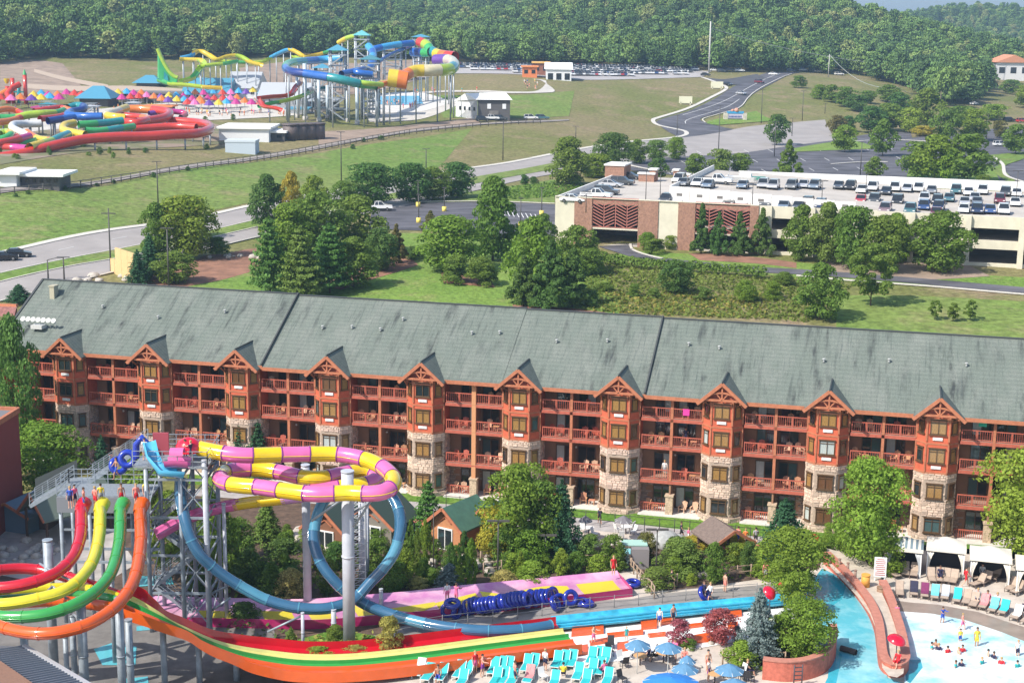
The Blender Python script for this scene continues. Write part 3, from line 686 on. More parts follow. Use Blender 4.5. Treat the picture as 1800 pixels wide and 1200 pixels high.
Lk.new(ip.outputs[0],go.inputs[0]); md=fo.modifiers.new('scatter','NODES'); md.node_group=ng
# ------------------------------------------------------------------ haze
hz=D.meshes.new('haze'); hb=MB().box((0,2900,46+30),(4200,7000,2*78)); hz=hb.mesh('haze',[]) if False else hb.mesh('haze',[mat('haze_air',(1,1,1))])
hm=D.materials['haze_air']; hn=hm.node_tree.nodes; hn.remove(hn['Principled BSDF']); pv=hn.new('ShaderNodeVolumePrincipled'); pv.inputs['Density'].default_value=.0002; pv.inputs['Color'].default_value=(.50,.74,1,1); pv.inputs['Anisotropy'].default_value=.2
hm.node_tree.links.new(pv.outputs[0],hn['Material Output'].inputs['Volume'])
ho=link('haze',hz); ho['kind']='stuff'
# ------------------------------------------------------------------ roads and car parks behind the hotel
M_asph=mat('worn_asphalt',(.085,.083,.095),.9,nz=.45,ns=.10,bump=.15,bs=6,stretch=(1,2.5,1),det=6)
M_asphn=mat('dark_asphalt',(.07,.07,.078),.9,nz=.2,ns=.2)
M_road=mat('pale_road',(.30,.275,.26),.9,nz=.10,ns=.15,bump=.1,bs=8)
M_curb=mat('curb_concrete',(.55,.52,.46),.85,nz=.1)
M_path_far=mat('pale_lot_with_glint',(.36,.34,.33),.85,nz=.1,ns=.1); M_line=mat('road_paint',(.62,.62,.6),.7)  # lot colour paled to carry the glint of the packed cars
M_lawn=grass_mat('mown_lawn',(.13,.22,.04),(.165,.245,.05),(.215,.24,.08),.05,1.5)
M_field=grass_mat('green_field',(.13,.205,.042),(.165,.215,.055),(.215,.205,.09),.02,.8)
M_soil=mat('red_soil',(.24,.12,.075),.95,nz=.25,ns=.4,bump=.4,bs=3)
M_dirt=mat('bare_dirt',(.27,.20,.15),.95,nz=.2,ns=.25,bump=.3,bs=3)
strip('field',[(-200,350),(120,332),(300,302),(600,262),(830,226)],[(-200,470),(0,442),(200,400),(430,358),(640,330),(760,305)],.03,M_field,n=90,k=8)
# boulevard: two carriageways with a grass median
strip('road',[(-260,485),(0,447),(100,424),(260,398),(440,364),(640,330),(830,297),(960,275),(1100,252),(1190,243)],[(-260,540),(0,482),(120,456),(250,431),(440,390),(640,350),(830,313),(965,289),(1100,268),(1190,262)],.12,M_road,n=130,k=6)
strip('road',[(-260,560),(0,497),(120,470),(250,447),(440,403),(640,362),(830,325),(965,300),(1100,276),(1190,262)],[(-260,610),(0,531),(120,500),(250,468),(440,421),(640,378),(830,337),(965,308),(1100,286),(1190,276)],.12,M_road,n=130,k=6)
strip('road',[(1190,243),(1300,226),(1370,218),(1450,211)],[(1190,276),(1300,270),(1390,257),(1470,247)],.125,M_road,n=40,k=8)
strip('verge',[(-260,540),(0,482),(120,456),(250,431),(440,390),(640,350),(830,313),(965,289),(1100,268)],[(-260,560),(0,497),(120,470),(250,447),(440,403),(640,362),(830,325),(965,300),(1100,273)],.2,M_field,n=110,k=3)
for L in ([(0,446),(100,423),(260,397),(440,363),(640,329),(830,296),(960,274),(1100,251),(1195,241),(1205,232),(1180,226),(1155,220),(1148,212),(1160,207),(1210,191),(1250,172),(1277,156),(1260,146),(1235,137)],):
    ribbon('kerb',L,1.5,.14,M_curb,n=200,h=.12)
for L in ([(0,497),(120,470),(250,447),(440,403),(640,362),(830,325)],[(0,482),(120,456),(250,431),(440,390),(640,350),(830,313)],[(0,531),(120,500),(250,468),(440,421),(640,378)]): ribbon('kerb',L,.3,.14,M_curb,n=90,h=.12)
for A,Bp in (((0,462),(440,377)),((440,377),(820,305))):
    a,b=hit(*A),hit(*Bp); n=int((b-a).length/12)
    for k in range(n):
        p=a.lerp(b,k/n); q=a.lerp(b,(k+.28)/n); mb=MB(); s=Vector((-(q-p).y,(q-p).x,0)).normalized()*.09
        vs=[]
        for w in(p-s,p+s,q+s,q-s): vs.append((w.x,w.y,H(w.x,w.y)+.15))
        mb.add(vs,[(3,2,1,0)]); o=part('lane_marking',mb,M_line,None); o['kind']='structure'
# access road climbing to the far car park
strip('road',[(1195,243),(1160,222),(1158,212),(1215,194),(1260,172),(1295,150),(1335,133),(1352,128)],[(1290,228),(1240,216),(1236,207),(1300,190),(1318,170),(1360,146),(1395,130),(1405,127)],.16,M_asph,n=90,k=6)
strip('road',[(1240,137),(1275,140),(1330,131)],[(1255,146),(1290,150),(1348,139)],.2,M_asphn,n=30,k=3)
strip('grass_island',[(1246,213),(1243,218),(1260,221)],[(1330,196),(1345,206),(1365,213)],.22,M_lawn,n=20,k=3)
ribbon('kerb',[(1240,217),(1236,210),(1262,202),(1300,190),(1316,172),(1335,157),(1392,131)],.4,.25,M_curb,n=70,h=.1)
a,b=hit(1262,196),hit(1350,143)
ribbon('lane_marking',[(1200,203),(1262,183),(1300,164),(1345,140),(1372,130)],.25,.19,M_line,n=60)
ribbon('lane_marking',[(1205,218),(1212,210),(1275,190),(1300,175)],.25,.19,M_line,n=60)
# far car park asphalt
strip('car_park',[(790,112),(900,112),(1000,114),(1100,117),(1250,126)],[(800,130),(900,131),(1000,140),(1110,140),(1235,136)],.15,M_path_far,n=60,k=4)
# large empty car park
strip('car_park',[(1085,283),(1200,270),(1350,258),(1480,246),(1600,243)],[(1110,300),(1230,312),(1400,317),(1560,322),(1700,326)],.1,M_asph,n=60,k=14)
strip('car_park',[(1600,243),(1700,232),(1800,222),(1900,218)],[(1700,326),(1780,326),(1850,330),(1990,330)],.1,M_asph,n=40,k=14)
strip('car_park',[(1480,246),(1530,236),(1600,232)],[(1540,262),(1580,258),(1610,262)],.14,M_asph,n=20,k=6)
strip('grass_island',[(1600,292),(1680,290),(1745,292)],[(1590,322),(1690,328),(1760,326)],.2,M_lawn,n=20,k=5)
strip('grass_island',[(1740,274),(1760,287),(1745,300),(1770,322)],[(1800,268),(1800,280),(1765,296),(1800,334)],.24,M_field,n=20,k=5)
ribbon('kerb',[(1745,277),(1762,290),(1768,310),(1800,322)],.9,.3,M_curb,n=30,h=.1)
strip('grass_island',[(1395,262),(1440,254),(1500,246)],[(1398,268),(1445,266),(1545,262)],.2,M_lawn,n=20,k=3)
for L in ([(1640,208),(1720,208),(1800,214)],[(1470,252),(1560,247),(1640,250)],[(1100,290),(1150,300),(1250,310)],[(1460,290),(1520,286),(1560,286)]): ribbon('kerb',L,.8,.2,M_curb,n=30,h=.12)
for k in range(11):
    for r_ in range(3):
        A=(1140+k*42+r_*15,268+r_*17-k*.9); ribbon('parking_line',[A,(A[0]+9,A[1]+5)],.2,.16,M_line,n=4)
# asphalt car park left of the garage
strip('car_park',[(655,362),(740,357),(850,356),(975,360)],[(648,404),(740,406),(860,414),(1000,420)],.1,M_asph,n=50,k=10)
for k in range(14): A=(850+k*8.2,368+k*.9); ribbon('parking_line',[A,(A[0]+5,A[1]+9)],.18,.16,M_line,n=4)
ribbon('kerb',[(655,361),(740,356),(850,355),(975,359)],.4,.14,M_curb,n=30,h=.12)
# lawns, beds and drive directly behind the hotel
strip('lawn',[(300,470),(450,440),(560,425),(700,410),(860,418),(1050,435)],[(250,530),(430,530),(560,535),(700,545),(900,560),(1100,575)],.05,M_lawn,n=60,k=10)
strip('lawn',[(640,352),(740,346),(850,335),(975,316)],[(650,361),(740,357),(850,355),(975,358)],.07,M_field,n=30,k=4)
strip('lawn',[(1100,440),(1300,452),(1500,470),(1800,488),(1950,495)],[(1080,452),(1290,478),(1500,496),(1800,514),(1950,520)],.05,M_lawn,n=60,k=6)
strip('lawn',[(1470,520),(1600,520),(1800,530),(1950,535)],[(1470,600),(1600,600),(1800,610),(1950,620)],.05,M_field,n=40,k=6)
strip('access_drive',[(1052,434),(1080,443),(1130,456),(1290,476),(1400,483),(1500,490),(1650,503),(1800,516),(1950,528)],[(1104,431),(1118,443),(1150,452),(1300,468),(1400,474),(1500,481),(1650,493),(1800,506),(1950,518)],.12,M_asph,n=90,k=4)
ribbon('kerb',[(1400,486),(1500,495),(1650,506),(1800,519),(1950,530)],.5,.14,M_curb,n=60,h=.12)
ribbon('kerb',[(1108,430),(1112,440),(1135,449),(1165,456)],.4,.14,M_curb,n=30,h=.12)
strip('soil_bed',[(340,462),(360,450),(400,446),(440,438),(480,440)],[(200,510),(300,508),(350,500),(400,490),(470,470)],.07,M_soil,n=30,k=5)
strip('soil_bed',[(1210,446),(1300,450),(1400,462)],[(1230,458),(1330,464),(1400,472)],.08,M_soil,n=20,k=3)
strip('soil_bed',[(1440,458),(1500,466),(1600,458),(1700,466)],[(1450,480),(1560,490),(1640,492),(1740,486)],.08,M_dirt,n=30,k=4)
strip('soil_bed',[(560,500),(680,455),(720,452)],[(600,510),(700,478),(735,466)],.08,M_soil,n=20,k=3)
strip('soil_bed',[(775,480),(860,490)],[(780,498),(870,506)],.08,M_soil,n=12,k=3)
strip('soil_bed',[(900,536),(1000,542),(1080,552)],[(905,544),(1010,552),(1080,560)],.08,M_soil,n=12,k=3)
bed_cover('ground_cover',[(1040,460),(1080,462),(1200,478),(1400,492),(1500,502)],[(1010,545),(1100,552),(1200,556),(1350,562),(1420,568)],LM['ivy'],6,.55,.35,'rough green ground cover on the bank behind the hotel roof','ground cover')
bed_cover('ground_cover',[(1060,510),(1200,520),(1350,520)],[(1040,550),(1200,556),(1350,562)],LM['ivyy'],2.2,.5,.4,'yellowish weeds at the foot of the green bank','ground cover',seed=9)
bed_cover('ground_cover',[(860,338),(930,326),(1020,318)],[(900,352),(960,348),(1030,338)],LM['mid'],3,.7,.5,'low green planting on the slope left of the parking garage','ground cover',seed=11)
def hedge(name,pts,wpx,h,leaf,label,dens=14,size=.4,base=None,cat='hedge'):
    a=[hit(*p) if base is None else PZ(*p,base) for p in pts]; L=sum((a[i+1]-a[i]).length for i in range(len(a)-1)); q=resample(a,max(6,int(L*1.5))); rs=np.random.RandomState(len(label)); P=[];Nn=[]; m=mpp(q[0])*wpx
    for p in q:
        c=int(dens); d=rs.normal(0,1,(c,3)); d/=np.linalg.norm(d,axis=1,keepdims=True); d[:,2]=abs(d[:,2])
        z=H(p.x,p.y) if base is None else base; P.append(np.array([p.x,p.y,z+h*.3])+d*np.array([m/2,m/2,h*.72*rs.uniform(.8,1.15)])); Nn.append(d)
    o=link(name,quads_mesh(name,leaves(np.concatenate(P),np.concatenate(Nn),size,rs),LM[leaf])); return tag(o,label,cat)
hedge('hedge',[(1062,462),(1100,470),(1200,478),(1290,484),(1340,490)],20,1.8,'mid','long low hedge above the green bank, below the garage drive',dens=60,size=.45)
# ------------------------------------------------------------------ cars
M_tyre=mat('tyre_rubber',(.02,.02,.02),.8); M_cglass=mat('car_glass',(.02,.025,.03),.08,spec=.8); M_lamp=mat('headlight_glass',(.7,.7,.68),.2)
CC={'white':(.75,.75,.74),'silver':(.42,.43,.45),'grey':(.18,.19,.2),'dark grey':(.07,.075,.08),'black':(.018,.018,.02),'blue':(.03,.07,.2),'dark blue':(.015,.03,.08),'teal':(.05,.14,.16),
 'red':(.45,.03,.03),'maroon':(.16,.02,.035),'mauve':(.22,.15,.17),'tan':(.4,.33,.24),'blue grey':(.16,.21,.27)}
CARM={k:mat('car_paint_'+k.replace(' ','_'),v,.3,coat=.8) for k,v in CC.items()}
def car_proto(kind):
    L,Wd={'sedan':(4.6,1.82),'suv':(4.7,1.92),'pickup':(5.7,1.98)}[kind]
    if kind=='sedan': low=[(-L/2,.35),(-L/2,.85),(-L/2+.7,.95),(L/2-1.25,.92),(L/2-.1,.7),(L/2,.4)]; cab=[(-L/2+.55,.93),(-L/2+1.15,1.42),(L/2-2.2,1.45),(L/2-1.3,.93)]
    elif kind=='suv': low=[(-L/2,.4),(-L/2+.02,1.0),(L/2-1.2,1.02),(L/2-.08,.88),(L/2,.45)]; cab=[(-L/2+.08,1.0),(-L/2+.35,1.68),(L/2-2.0,1.72),(L/2-1.2,1.02)]
    else: low=[(-L/2,.5),(-L/2,1.1),(L/2-1.4,1.15),(L/2-.08,1.02),(L/2,.5)]; cab=[(-.75,1.12),(-.6,1.8),(L/2-2.2,1.82),(L/2-1.5,1.15)]
    b=MB(); n=len(low); w=Wd/2
    def ext(pts,w0,w1,mb,mi,zs=None):
        zl=min(p[1] for p in pts); zh=max(p[1] for p in pts); k=len(pts)
        f=lambda z: w0+(w1-w0)*((z-zl)/(zh-zl))
        vs=[(p[0],-f(p[1]),p[1]) for p in pts]+[(p[0],f(p[1]),p[1]) for p in pts]
        mb.add(vs,[tuple(range(k)),tuple(range(2*k-1,k-1,-1))]+[(i,k+i,k+(i+1)%k,(i+1)%k) for i in range(k)],mi)
    ext(low,w,w*.96,b,0); b.box((0,0,.36),(L*.96,Wd*.9,.16),mi=1)
    if kind=='pickup': b.box((-L/2+1.05,0,1.125),(1.9,Wd*.8,.03),mi=1)
    zt=cab[1][1]
    # roof panel and pillars in paint
    b.add([(cab[1][0]+.04,-w*.76,zt-.04),(cab[2][0]-.02,-w*.76,zt-.02),(cab[2][0]-.02,w*.76,zt-.02),(cab[1][0]+.04,w*.76,zt-.04),(cab[1][0]+.12,-w*.7,zt+.03),(cab[2][0]-.12,-w*.7,zt+.04),(cab[2][0]-.12,w*.7,zt+.04),(cab[1][0]+.12,w*.7,zt+.03)],((4,5,6,7),(0,1,5,4),(1,2,6,5),(2,3,7,6),(3,0,4,7)),0)
    for s in(-1,1):
        b.bar((cab[3][0],s*w*.93,cab[3][1]),(cab[2][0],s*w*.79,zt),.07,mi=0); b.bar((cab[0][0],s*w*.93,cab[0][1]),(cab[1][0],s*w*.79,zt),.09,mi=0); xm=(cab[1][0]+cab[2][0])/2; b.bar((xm,s*w*.955,cab[0][1]),(xm,s*w*.79,zt),.09,mi=0)
    g=MB(); ext(cab,w*.93,w*.77,g,0)
    wh=MB(); wh.cyl((0,-.11,0),(0,.11,0),.34,n=12); wh.cyl((0,-.12,0),(0,.12,0),.18,n=8,mi=1)
    hl=MB().box((0,0,0),(.08,.36,.14))
    return (b.mesh('body',[CARM['white'],M_tyre]),g.mesh('window',M_cglass),wh.mesh('wheel',[M_tyre,mat('alloy',(.4,.4,.4),.3,.8)]),hl.mesh('headlight',M_lamp),L,Wd)
CARP={k:car_proto(k) for k in('sedan','suv','pickup')}
def car(loc,rz,kind,col,label,group,parts=True):
    b,g,wh,hl,L,Wd=CARP[kind]; t=thing('parked_car' if kind!='pickup' else 'pickup_truck',label,'car' if kind!='pickup' else 'pickup truck',loc,rz,group)
    o=part('body',b,None,t); setmat(o,CARM[col]); part('window',g,None,t)
    if parts:
        for x in(-L*.31,L*.31):
            for y in(-Wd/2+.06,Wd/2-.06): part('wheel',wh,None,t,(x,y,.34))
        for y in(-Wd*.36,Wd*.36): part('headlight',hl,None,t,(L/2-.03,y,.68))
    return t
# ------------------------------------------------------------------ parking garage
GZ0=8.2; GA=PZ(976,424,GZ0); GB=PZ(1800,469,GZ0); gdir=math.atan2(GB.y-GA.y,GB.x-GA.x); gc,gs=math.cos(gdir),math.sin(gdir)
def gw(x,y,z): return Vector((GA.x+x*gc-y*gs,GA.y+x*gs+y*gc,z))
def gx(px,py=400,off=0.):
    r=ray(px,py); n=(-gs,gc); o=(GA.x+n[0]*off,GA.y+n[1]*off); t=(o[0]*n[0]+o[1]*n[1])/(r[0]*n[0]+r[1]*n[1]); x,y=r[0]*t,r[1]*t
    return (x-o[0])*gc+(y-o[1])*gs, CH+r[2]*t
def gdeck(px,py,z):
    p=PZ(px,py,z); dx,dy=p.x-GA.x,p.y-GA.y; return dx*gc+dy*gs,-dx*gs+dy*gc
M_pc=mat('precast_cream',(.60,.56,.44),.8,nz=.07,ns=.5,bump=.1,bs=10); M_brick=mat('garage_brick',(.30,.165,.115),.9,nz=.22,ns=3,bump=.3,bs=14)
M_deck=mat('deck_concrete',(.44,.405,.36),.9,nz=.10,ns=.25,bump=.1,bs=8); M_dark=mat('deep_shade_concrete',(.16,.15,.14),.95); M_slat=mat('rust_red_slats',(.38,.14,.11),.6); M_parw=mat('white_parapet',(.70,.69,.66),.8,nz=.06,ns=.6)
ZT=gx(1700,378)[1]; ZD=ZT-1.0; GL_=gx(1960,400)[0]; xr=gx(1215)[0]; DP=50.
gar=thing('parking_garage','three level cream concrete and brick parking garage with cars on the roof deck','parking garage',(GA.x,GA.y,0),gdir)
b=MB(); b.box((GL_/2,DP/2+.5,ZD-.15),(GL_,DP,.3)); b.box((xr+(GL_-xr)/2,22,ZD-3.2),(GL_-xr,43,.3),mi=0); b.box((GL_/2,25,GZ0-.3),(GL_,50,.3)); part('deck_slab',b,M_deck,gar)
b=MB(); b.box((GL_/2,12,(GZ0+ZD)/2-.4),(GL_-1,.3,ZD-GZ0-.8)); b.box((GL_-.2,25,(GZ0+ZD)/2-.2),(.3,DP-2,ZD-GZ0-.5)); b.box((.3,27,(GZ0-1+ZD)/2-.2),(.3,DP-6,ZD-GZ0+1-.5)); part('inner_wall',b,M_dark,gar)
# left wing front panels
def pan(x0,x1,m,z0=GZ0-1.,z1=None,proud=0.,name='wall_panel'):
    z1=z1 or ZT; b=MB(); b.box(((x0+x1)/2,.0-proud,(z0+z1)/2),(x1-x0,.5+proud*2,z1-z0)); return part(name,b,m,gar)
X=[gx(p)[0] for p in(976,1010,1041,1122,1157,1192,1222,1318,1333)]
pan(X[0],X[1],M_pc); pan(X[1],X[2],M_brick,proud=.1); pan(X[3],X[4],M_brick,proud=.1); pan(X[4],X[5],M_pc); pan(X[5],X[6],M_brick,proud=.1); pan(X[7],X[8],M_brick,proud=.1)
for a,c in((X[2],X[3]),(X[6],X[7])):
    pan(a,c,M_brick,ZT-1.0,ZT-.02); pan(a,c,M_pc,GZ0+2.6,GZ0+3.0); n=4; w=(c-a)/n
    mid=b=MB()
    for k in range(n):
        x0=a+k*w; cxm=x0+w/2
        fr=MB(); fr.box((x0+.06,-.2,(ZT-1+GZ0+3)/2),(.14,.14,ZT-4-GZ0)); part('screen_post',fr,M_slat,gar)
        zb,ztp=GZ0+3.05,ZT+.05
        for j in range(8):
            z=zb+j*(ztp-zb)/9
            sgn=1 if k%2==0 else -1
            sl_=MB(); sl_.bar((x0+.12,-.22,z+(.9 if sgn>0 else 0)-.1),(x0+w-.12,-.22,z+(0 if sgn>0 else .9)-.1),.09,.17); part('slat',sl_,M_slat,gar)
    rl=MB(); rl.box(((a+c)/2,-.24,zb-.05),(c-a,.1,.15)); rl.box(((a+c)/2,-.24,ztp+.1),(c-a,.1,.12)); part('screen_rail',rl,M_slat,gar)
for z in(ZT-1.6,GZ0+3.1):
    for a,c in((X[1],X[2]),(X[3],X[4]),(X[5],X[6]),(X[7],X[8])): bb=MB(); bb.box(((a+c)/2,-.32,z),(c-a+.1,.2,.22)); part('stone_band',bb,M_pc,gar)
pan(X[0],X[8],M_pc,ZT-.02,ZT+.1,proud=.12,name='coping')
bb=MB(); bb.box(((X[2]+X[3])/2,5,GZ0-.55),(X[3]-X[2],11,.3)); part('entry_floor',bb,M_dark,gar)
# right wing: spandrels and columns
xs=[gx(p)[0] for p in(1352,1505,1603,1702,1797,1893)]; xs.insert(1,(xs[0]+xs[1])/2)
for i in range(len(xs)-1):
    a,c=xs[i],xs[i+1]
    for z0,z1 in((ZD-1.0,ZT),(ZD-4.35,ZD-2.95),(GZ0-1.2,GZ0+.35)):
        s=pan(a+.02,c-.02,M_pc,z0,z1,name='spandrel')
for x in xs: bb=MB(); bb.box((x,-.45,(GZ0-1.2+ZT)/2),(.9,.9,ZT-GZ0+1.3)); part('column',bb,M_pc,gar)
pan(X[8],xs[0],M_pc,ZD-1.,ZT); pan(X[8],xs[0],M_pc,GZ0+2.2,GZ0+3.6); pan(X[8],xs[0],M_pc,GZ0-1.2,GZ0+.8)
# side and rear parapets
bb=MB(); bb.box((.1,DP/2,ZD+.5),(.3,DP,1.0)); bb.box((.1,DP/2,ZD-1.6),(.3,DP,3.)); part('parapet',bb,M_parw,gar)
bb=MB(); bb.box(((xr+GL_)/2,DP+.4,ZD+1.1),(GL_-xr,.3,1.9)); part('parapet',bb,M_parw,gar)
# raised rear deck with the white stepped wall facing the front deck
yw=gdeck(1350,365,ZD)[1]; xe=gdeck(1640,372,ZD)[0]; x0=gdeck(1186,352,ZD)[0]; hw_=2.1
bb=MB(); bb.add([(x0,yw,ZD+.0),(xe,yw,ZD+0),(xe,yw,ZD+.03),(x0,yw,ZD+hw_),(x0,DP,ZD),(xe,DP,ZD),(xe,DP,ZD+.03),(x0,DP,ZD+hw_)],[(0,1,2,3),(3,2,6,7),(0,3,7,4)],0); part('ramp_deck',bb,M_deck,gar)
def rz_(x): return ZD+max(0.03,hw_*(1-(x-x0)/(xe-x0)))
xq=x0+(xe-x0)*.72
n=9
for k in range(n):
    a=x0+(xq-x0)*k/n;c=x0+(xq-x0)*(k+1)/n; bb=MB(); z0=ZD; z1=rz_((a+c)/2)+.95
    bb.box(((a+c)/2,yw-.12,(z0+z1)/2),(c-a-.06,.24,z1-z0)); pl=part('ramp_wall_panel',bb,M_parw,gar)
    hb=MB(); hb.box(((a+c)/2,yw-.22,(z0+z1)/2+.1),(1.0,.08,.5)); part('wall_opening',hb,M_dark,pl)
bb=MB(); bb.box(((x0)+.1,(yw+DP)/2,ZD+hw_/2+.5),(.25,DP-yw,hw_+.9)); part('ramp_side_wall',bb,M_parw,gar)
# stair tower and stone piers at the back left
def gbox(px0,px1,ytop,ybase,z,dep,m,label,nm='stair_tower',cat='stair tower'):
    a=gdeck(px0,ybase,z);c=gdeck(px1,ybase,z); zt=z
    p=gw(a[0],a[1],z)
    lo,hi=0,20
    for _ in range(20):
        md=(lo+hi)/2
        if proj(p.x,p.y,z+md)[1]>ytop: lo=md
        else: hi=md
    q=MB(); w=c[0]-a[0]; q.box((w/2,dep/2,lo/2),(w,dep,lo)); t=thing(nm,label,cat,(p.x,p.y,z),gdir); part('wall',q,m,t); q=MB(); q.box((w/2,dep/2,lo+.15),(w+.4,dep+.4,.3)); part('roof',q,M_parw,t)
gbox(1063,1100,291,316,ZD,6,M_brick,'brick stair tower with a white top at the back left of the garage deck')
gbox(1122,1152,306,319,ZD,1.5,M_brick,'long low brick pier left of the gap at the back of the deck','brick_pier','brick pier')
gbox(1141,1154,299,319,ZD,2.0,M_brick,'taller brick pier just left of the gap in the rear parapet','brick_pier','brick pier')
gbox(1183,1192,300,317,ZD,1.5,M_brick,'narrow brick pier just right of the gap in the rear parapet','brick_pier','brick pier')
gbox(1196,1212,308,320,ZD,1.5,M_brick,'low brick pier right of the narrow one on the rear parapet','brick_pier','brick pier')
GCARS=[(1005,357,'white','sedan','s'),(1046,350,'white','pickup','s'),(1064,343,'dark grey','suv','s'),(1072,330,'silver','sedan','s'),(1092,326,'dark grey','suv','s'),(1106,316,'dark grey','sedan','s'),
(1169,358,'dark grey','suv','f'),(1192,357,'white','sedan','f'),(1282,362,'black','suv','f'),(1305,362,'white','suv','f'),(1346,364,'dark grey','suv','f'),
(1192,322,'white','suv','r'),(1199,328,'grey','sedan','r'),(1224,328,'white','sedan','r'),(1243,331,'blue grey','sedan','r'),(1259,324,'white','pickup','s'),(1304,332,'blue grey','sedan','r'),(1340,331,'silver','suv','r'),
(1358,333,'silver','suv','r'),(1390,333,'grey','suv','r'),(1411,331,'silver','sedan','r'),(1431,333,'blue grey','suv','r'),(1473,333,'dark grey','sedan','r'),(1494,334,'black','suv','r'),(1514,340,'white','sedan','r'),(1533,336,'white','suv','r'),(1557,343,'black','sedan','r'),
(1572,337,'white','suv','r'),(1594,338,'silver','sedan','r'),(1614,338,'white','suv','r'),(1637,341,'grey','sedan','r'),(1680,341,'teal','suv','r'),(1702,344,'white','sedan','r'),(1727,342,'white','suv','r'),(1767,345,'dark grey','suv','r'),(1787,346,'white','sedan','r'),
(1512,358,'red','sedan','f'),(1536,358,'dark grey','suv','f'),(1577,360,'black','suv','f'),(1624,357,'white','suv','f'),(1647,360,'black','suv','f'),(1668,355,'teal','sedan','f'),(1695,362,'silver','sedan','f'),(1717,362,'grey','sedan','f'),(1713,354,'silver','sedan','f'),(1757,358,'maroon','suv','f'),(1784,363,'white','sedan','f'),
(1376,369,'blue grey','sedan','f'),(1402,370,'dark grey','sedan','f'),(1418,364,'black','suv','f'),(1441,368,'dark blue','suv','f'),(1555,375,'mauve','suv','f'),(1599,376,'teal','suv','f'),(1623,370,'blue','suv','f'),(1649,371,'dark blue','suv','f'),(1645,381,'maroon','sedan','f'),(1694,375,'white','sedan','f'),(1717,376,'dark blue','suv','f'),(1740,376,'blue','sedan','f'),(1764,377,'white','suv','f')]
cnt={}
def ordw(n): return ORD[n] if n<10 else f"{n+1}{'th' if 10<=(n+1)%100<=20 else {1:'st',2:'nd',3:'rd'}.get((n+1)%10,'th')}"
for k in GCARS: cnt[(k[2],k[3],k[4])]=cnt.get((k[2],k[3],k[4]),0)+1
seen={}
for px,py,c,kd,row in GCARS:
    z=ZD
    if row=='r' or (row=='s' and px>1200):
        for _ in range(6): x,y=gdeck(px,py,z); z=rz_(x)
    x,y=gdeck(px,py,z); key=(c,kd,row); i=seen.get(key,0); seen[key]=i+1
    word={'sedan':'sedan','suv':'sport utility car','pickup':'pickup truck'}[kd]
    where={'s':'on the left side of the garage roof' if px<1200 else 'parked lengthwise on the rear deck','f':'in the front rows of the garage roof','r':'in the back row of the garage roof'}[row]
    lab=f'{c} {word} {where}' if cnt[key]==1 else f'{ordw(i)} {c} {word} from left, {where}' if i else f'leftmost {c} {word} {where}'
    rot=gdir+ (0 if row=='s' else -math.pi/2)+random.uniform(-.04,.04)
    car(gw(x,y+1.0,z+.02),rot,kd,c,lab,'cars parked on the garage roof')
# boat on the deck
z=ZD
for _ in range(5): x,y=gdeck(1312,325,z); z=rz_(x)
t=thing('boat','white and green boat parked beside the white pickup on the deck','boat',gw(x,y+.5,z),gdir)
q=MB(); P=[(-4,0),(-4,1.1),(1.5,1.2),(3.4,.5),(4.2,0),(3.4,-.5),(1.5,-1.2),(-4,-1.1)]; n=len(P); q.add([(a*.9,b_*.6,.6) for a,b_ in P]+[(a,b_,1.5) for a,b_ in P],[tuple(range(n,2*n))]+[((i+1)%n,i,n+i,n+(i+1)%n) for i in range(n)]); part('hull',q,M_white,t)
q=MB(); q.box((-.3,0,1.8),(2.2,1.5,.6)); q.add([(-3.6,-.9,1.5),(-3.6,.9,1.5),(-3,0,3.3)],[(0,1,2),(2,1,0)]); part('cabin',q,M_white,t); q=MB(); q.box((2.2,0,1.3),(2.4,1.9,.45)); part('bow_cover',q,mat('green_canvas',(.03,.22,.16),.6),t)
# markings
for px in range(1125,1180,14): pass
# ------------------------------------------------------------------ other parked cars
def gcar(px,py,rz,kd,c,lab,grp=None): p=hit(px,py); return car((p.x,p.y,p.z+.16),rz,kd,c,lab,grp)
gcar(665,371,.1,'pickup','white','white pickup truck parked at the left edge of the small car park')
gcar(7,459,.3,'sedan','black','black car at the far left on the boulevard'); gcar(31,453,.3,'sedan','black','second black car on the boulevard behind the first at far left')
gcar(848,214,.2,'suv','black','black car parked left of the white truck by the dark shed'); gcar(862,212,.1,'pickup','white','white truck parked in front of the dark shed'); gcar(879,212,.2,'suv','dark grey','dark car parked right of the white truck by the shed')
gcar(933,211,.1,'suv','white','white van parked on the service road right of the dark shed'); gcar(953,211,.1,'suv','teal','dark teal car parked just behind the white van on the service road')
gcar(1279,151,-.9,'sedan','black','black car turning at the top of the access road'); gcar(1303,167,-.9,'sedan','silver','silver car driving down the access road'); gcar(1335,147,-.9,'suv','maroon','dark red car on the upper access road'); gcar(1360,133,-.6,'sedan','white','white car at the crest of the access road')
gcar(1390,127,.1,'suv','dark blue','dark blue car on the hill crest right of the access road'); gcar(1759,258,.1,'suv','white','white sport utility car parked between trees at the right edge'); gcar(1774,214,.2,'suv','black','black car parked near the right edge of the upper car park'); gcar(1797,216,.2,'suv','red','red car at the right edge of the upper car park'); gcar(1712,185,.8,'sedan','white','white car on the pale side road at right')
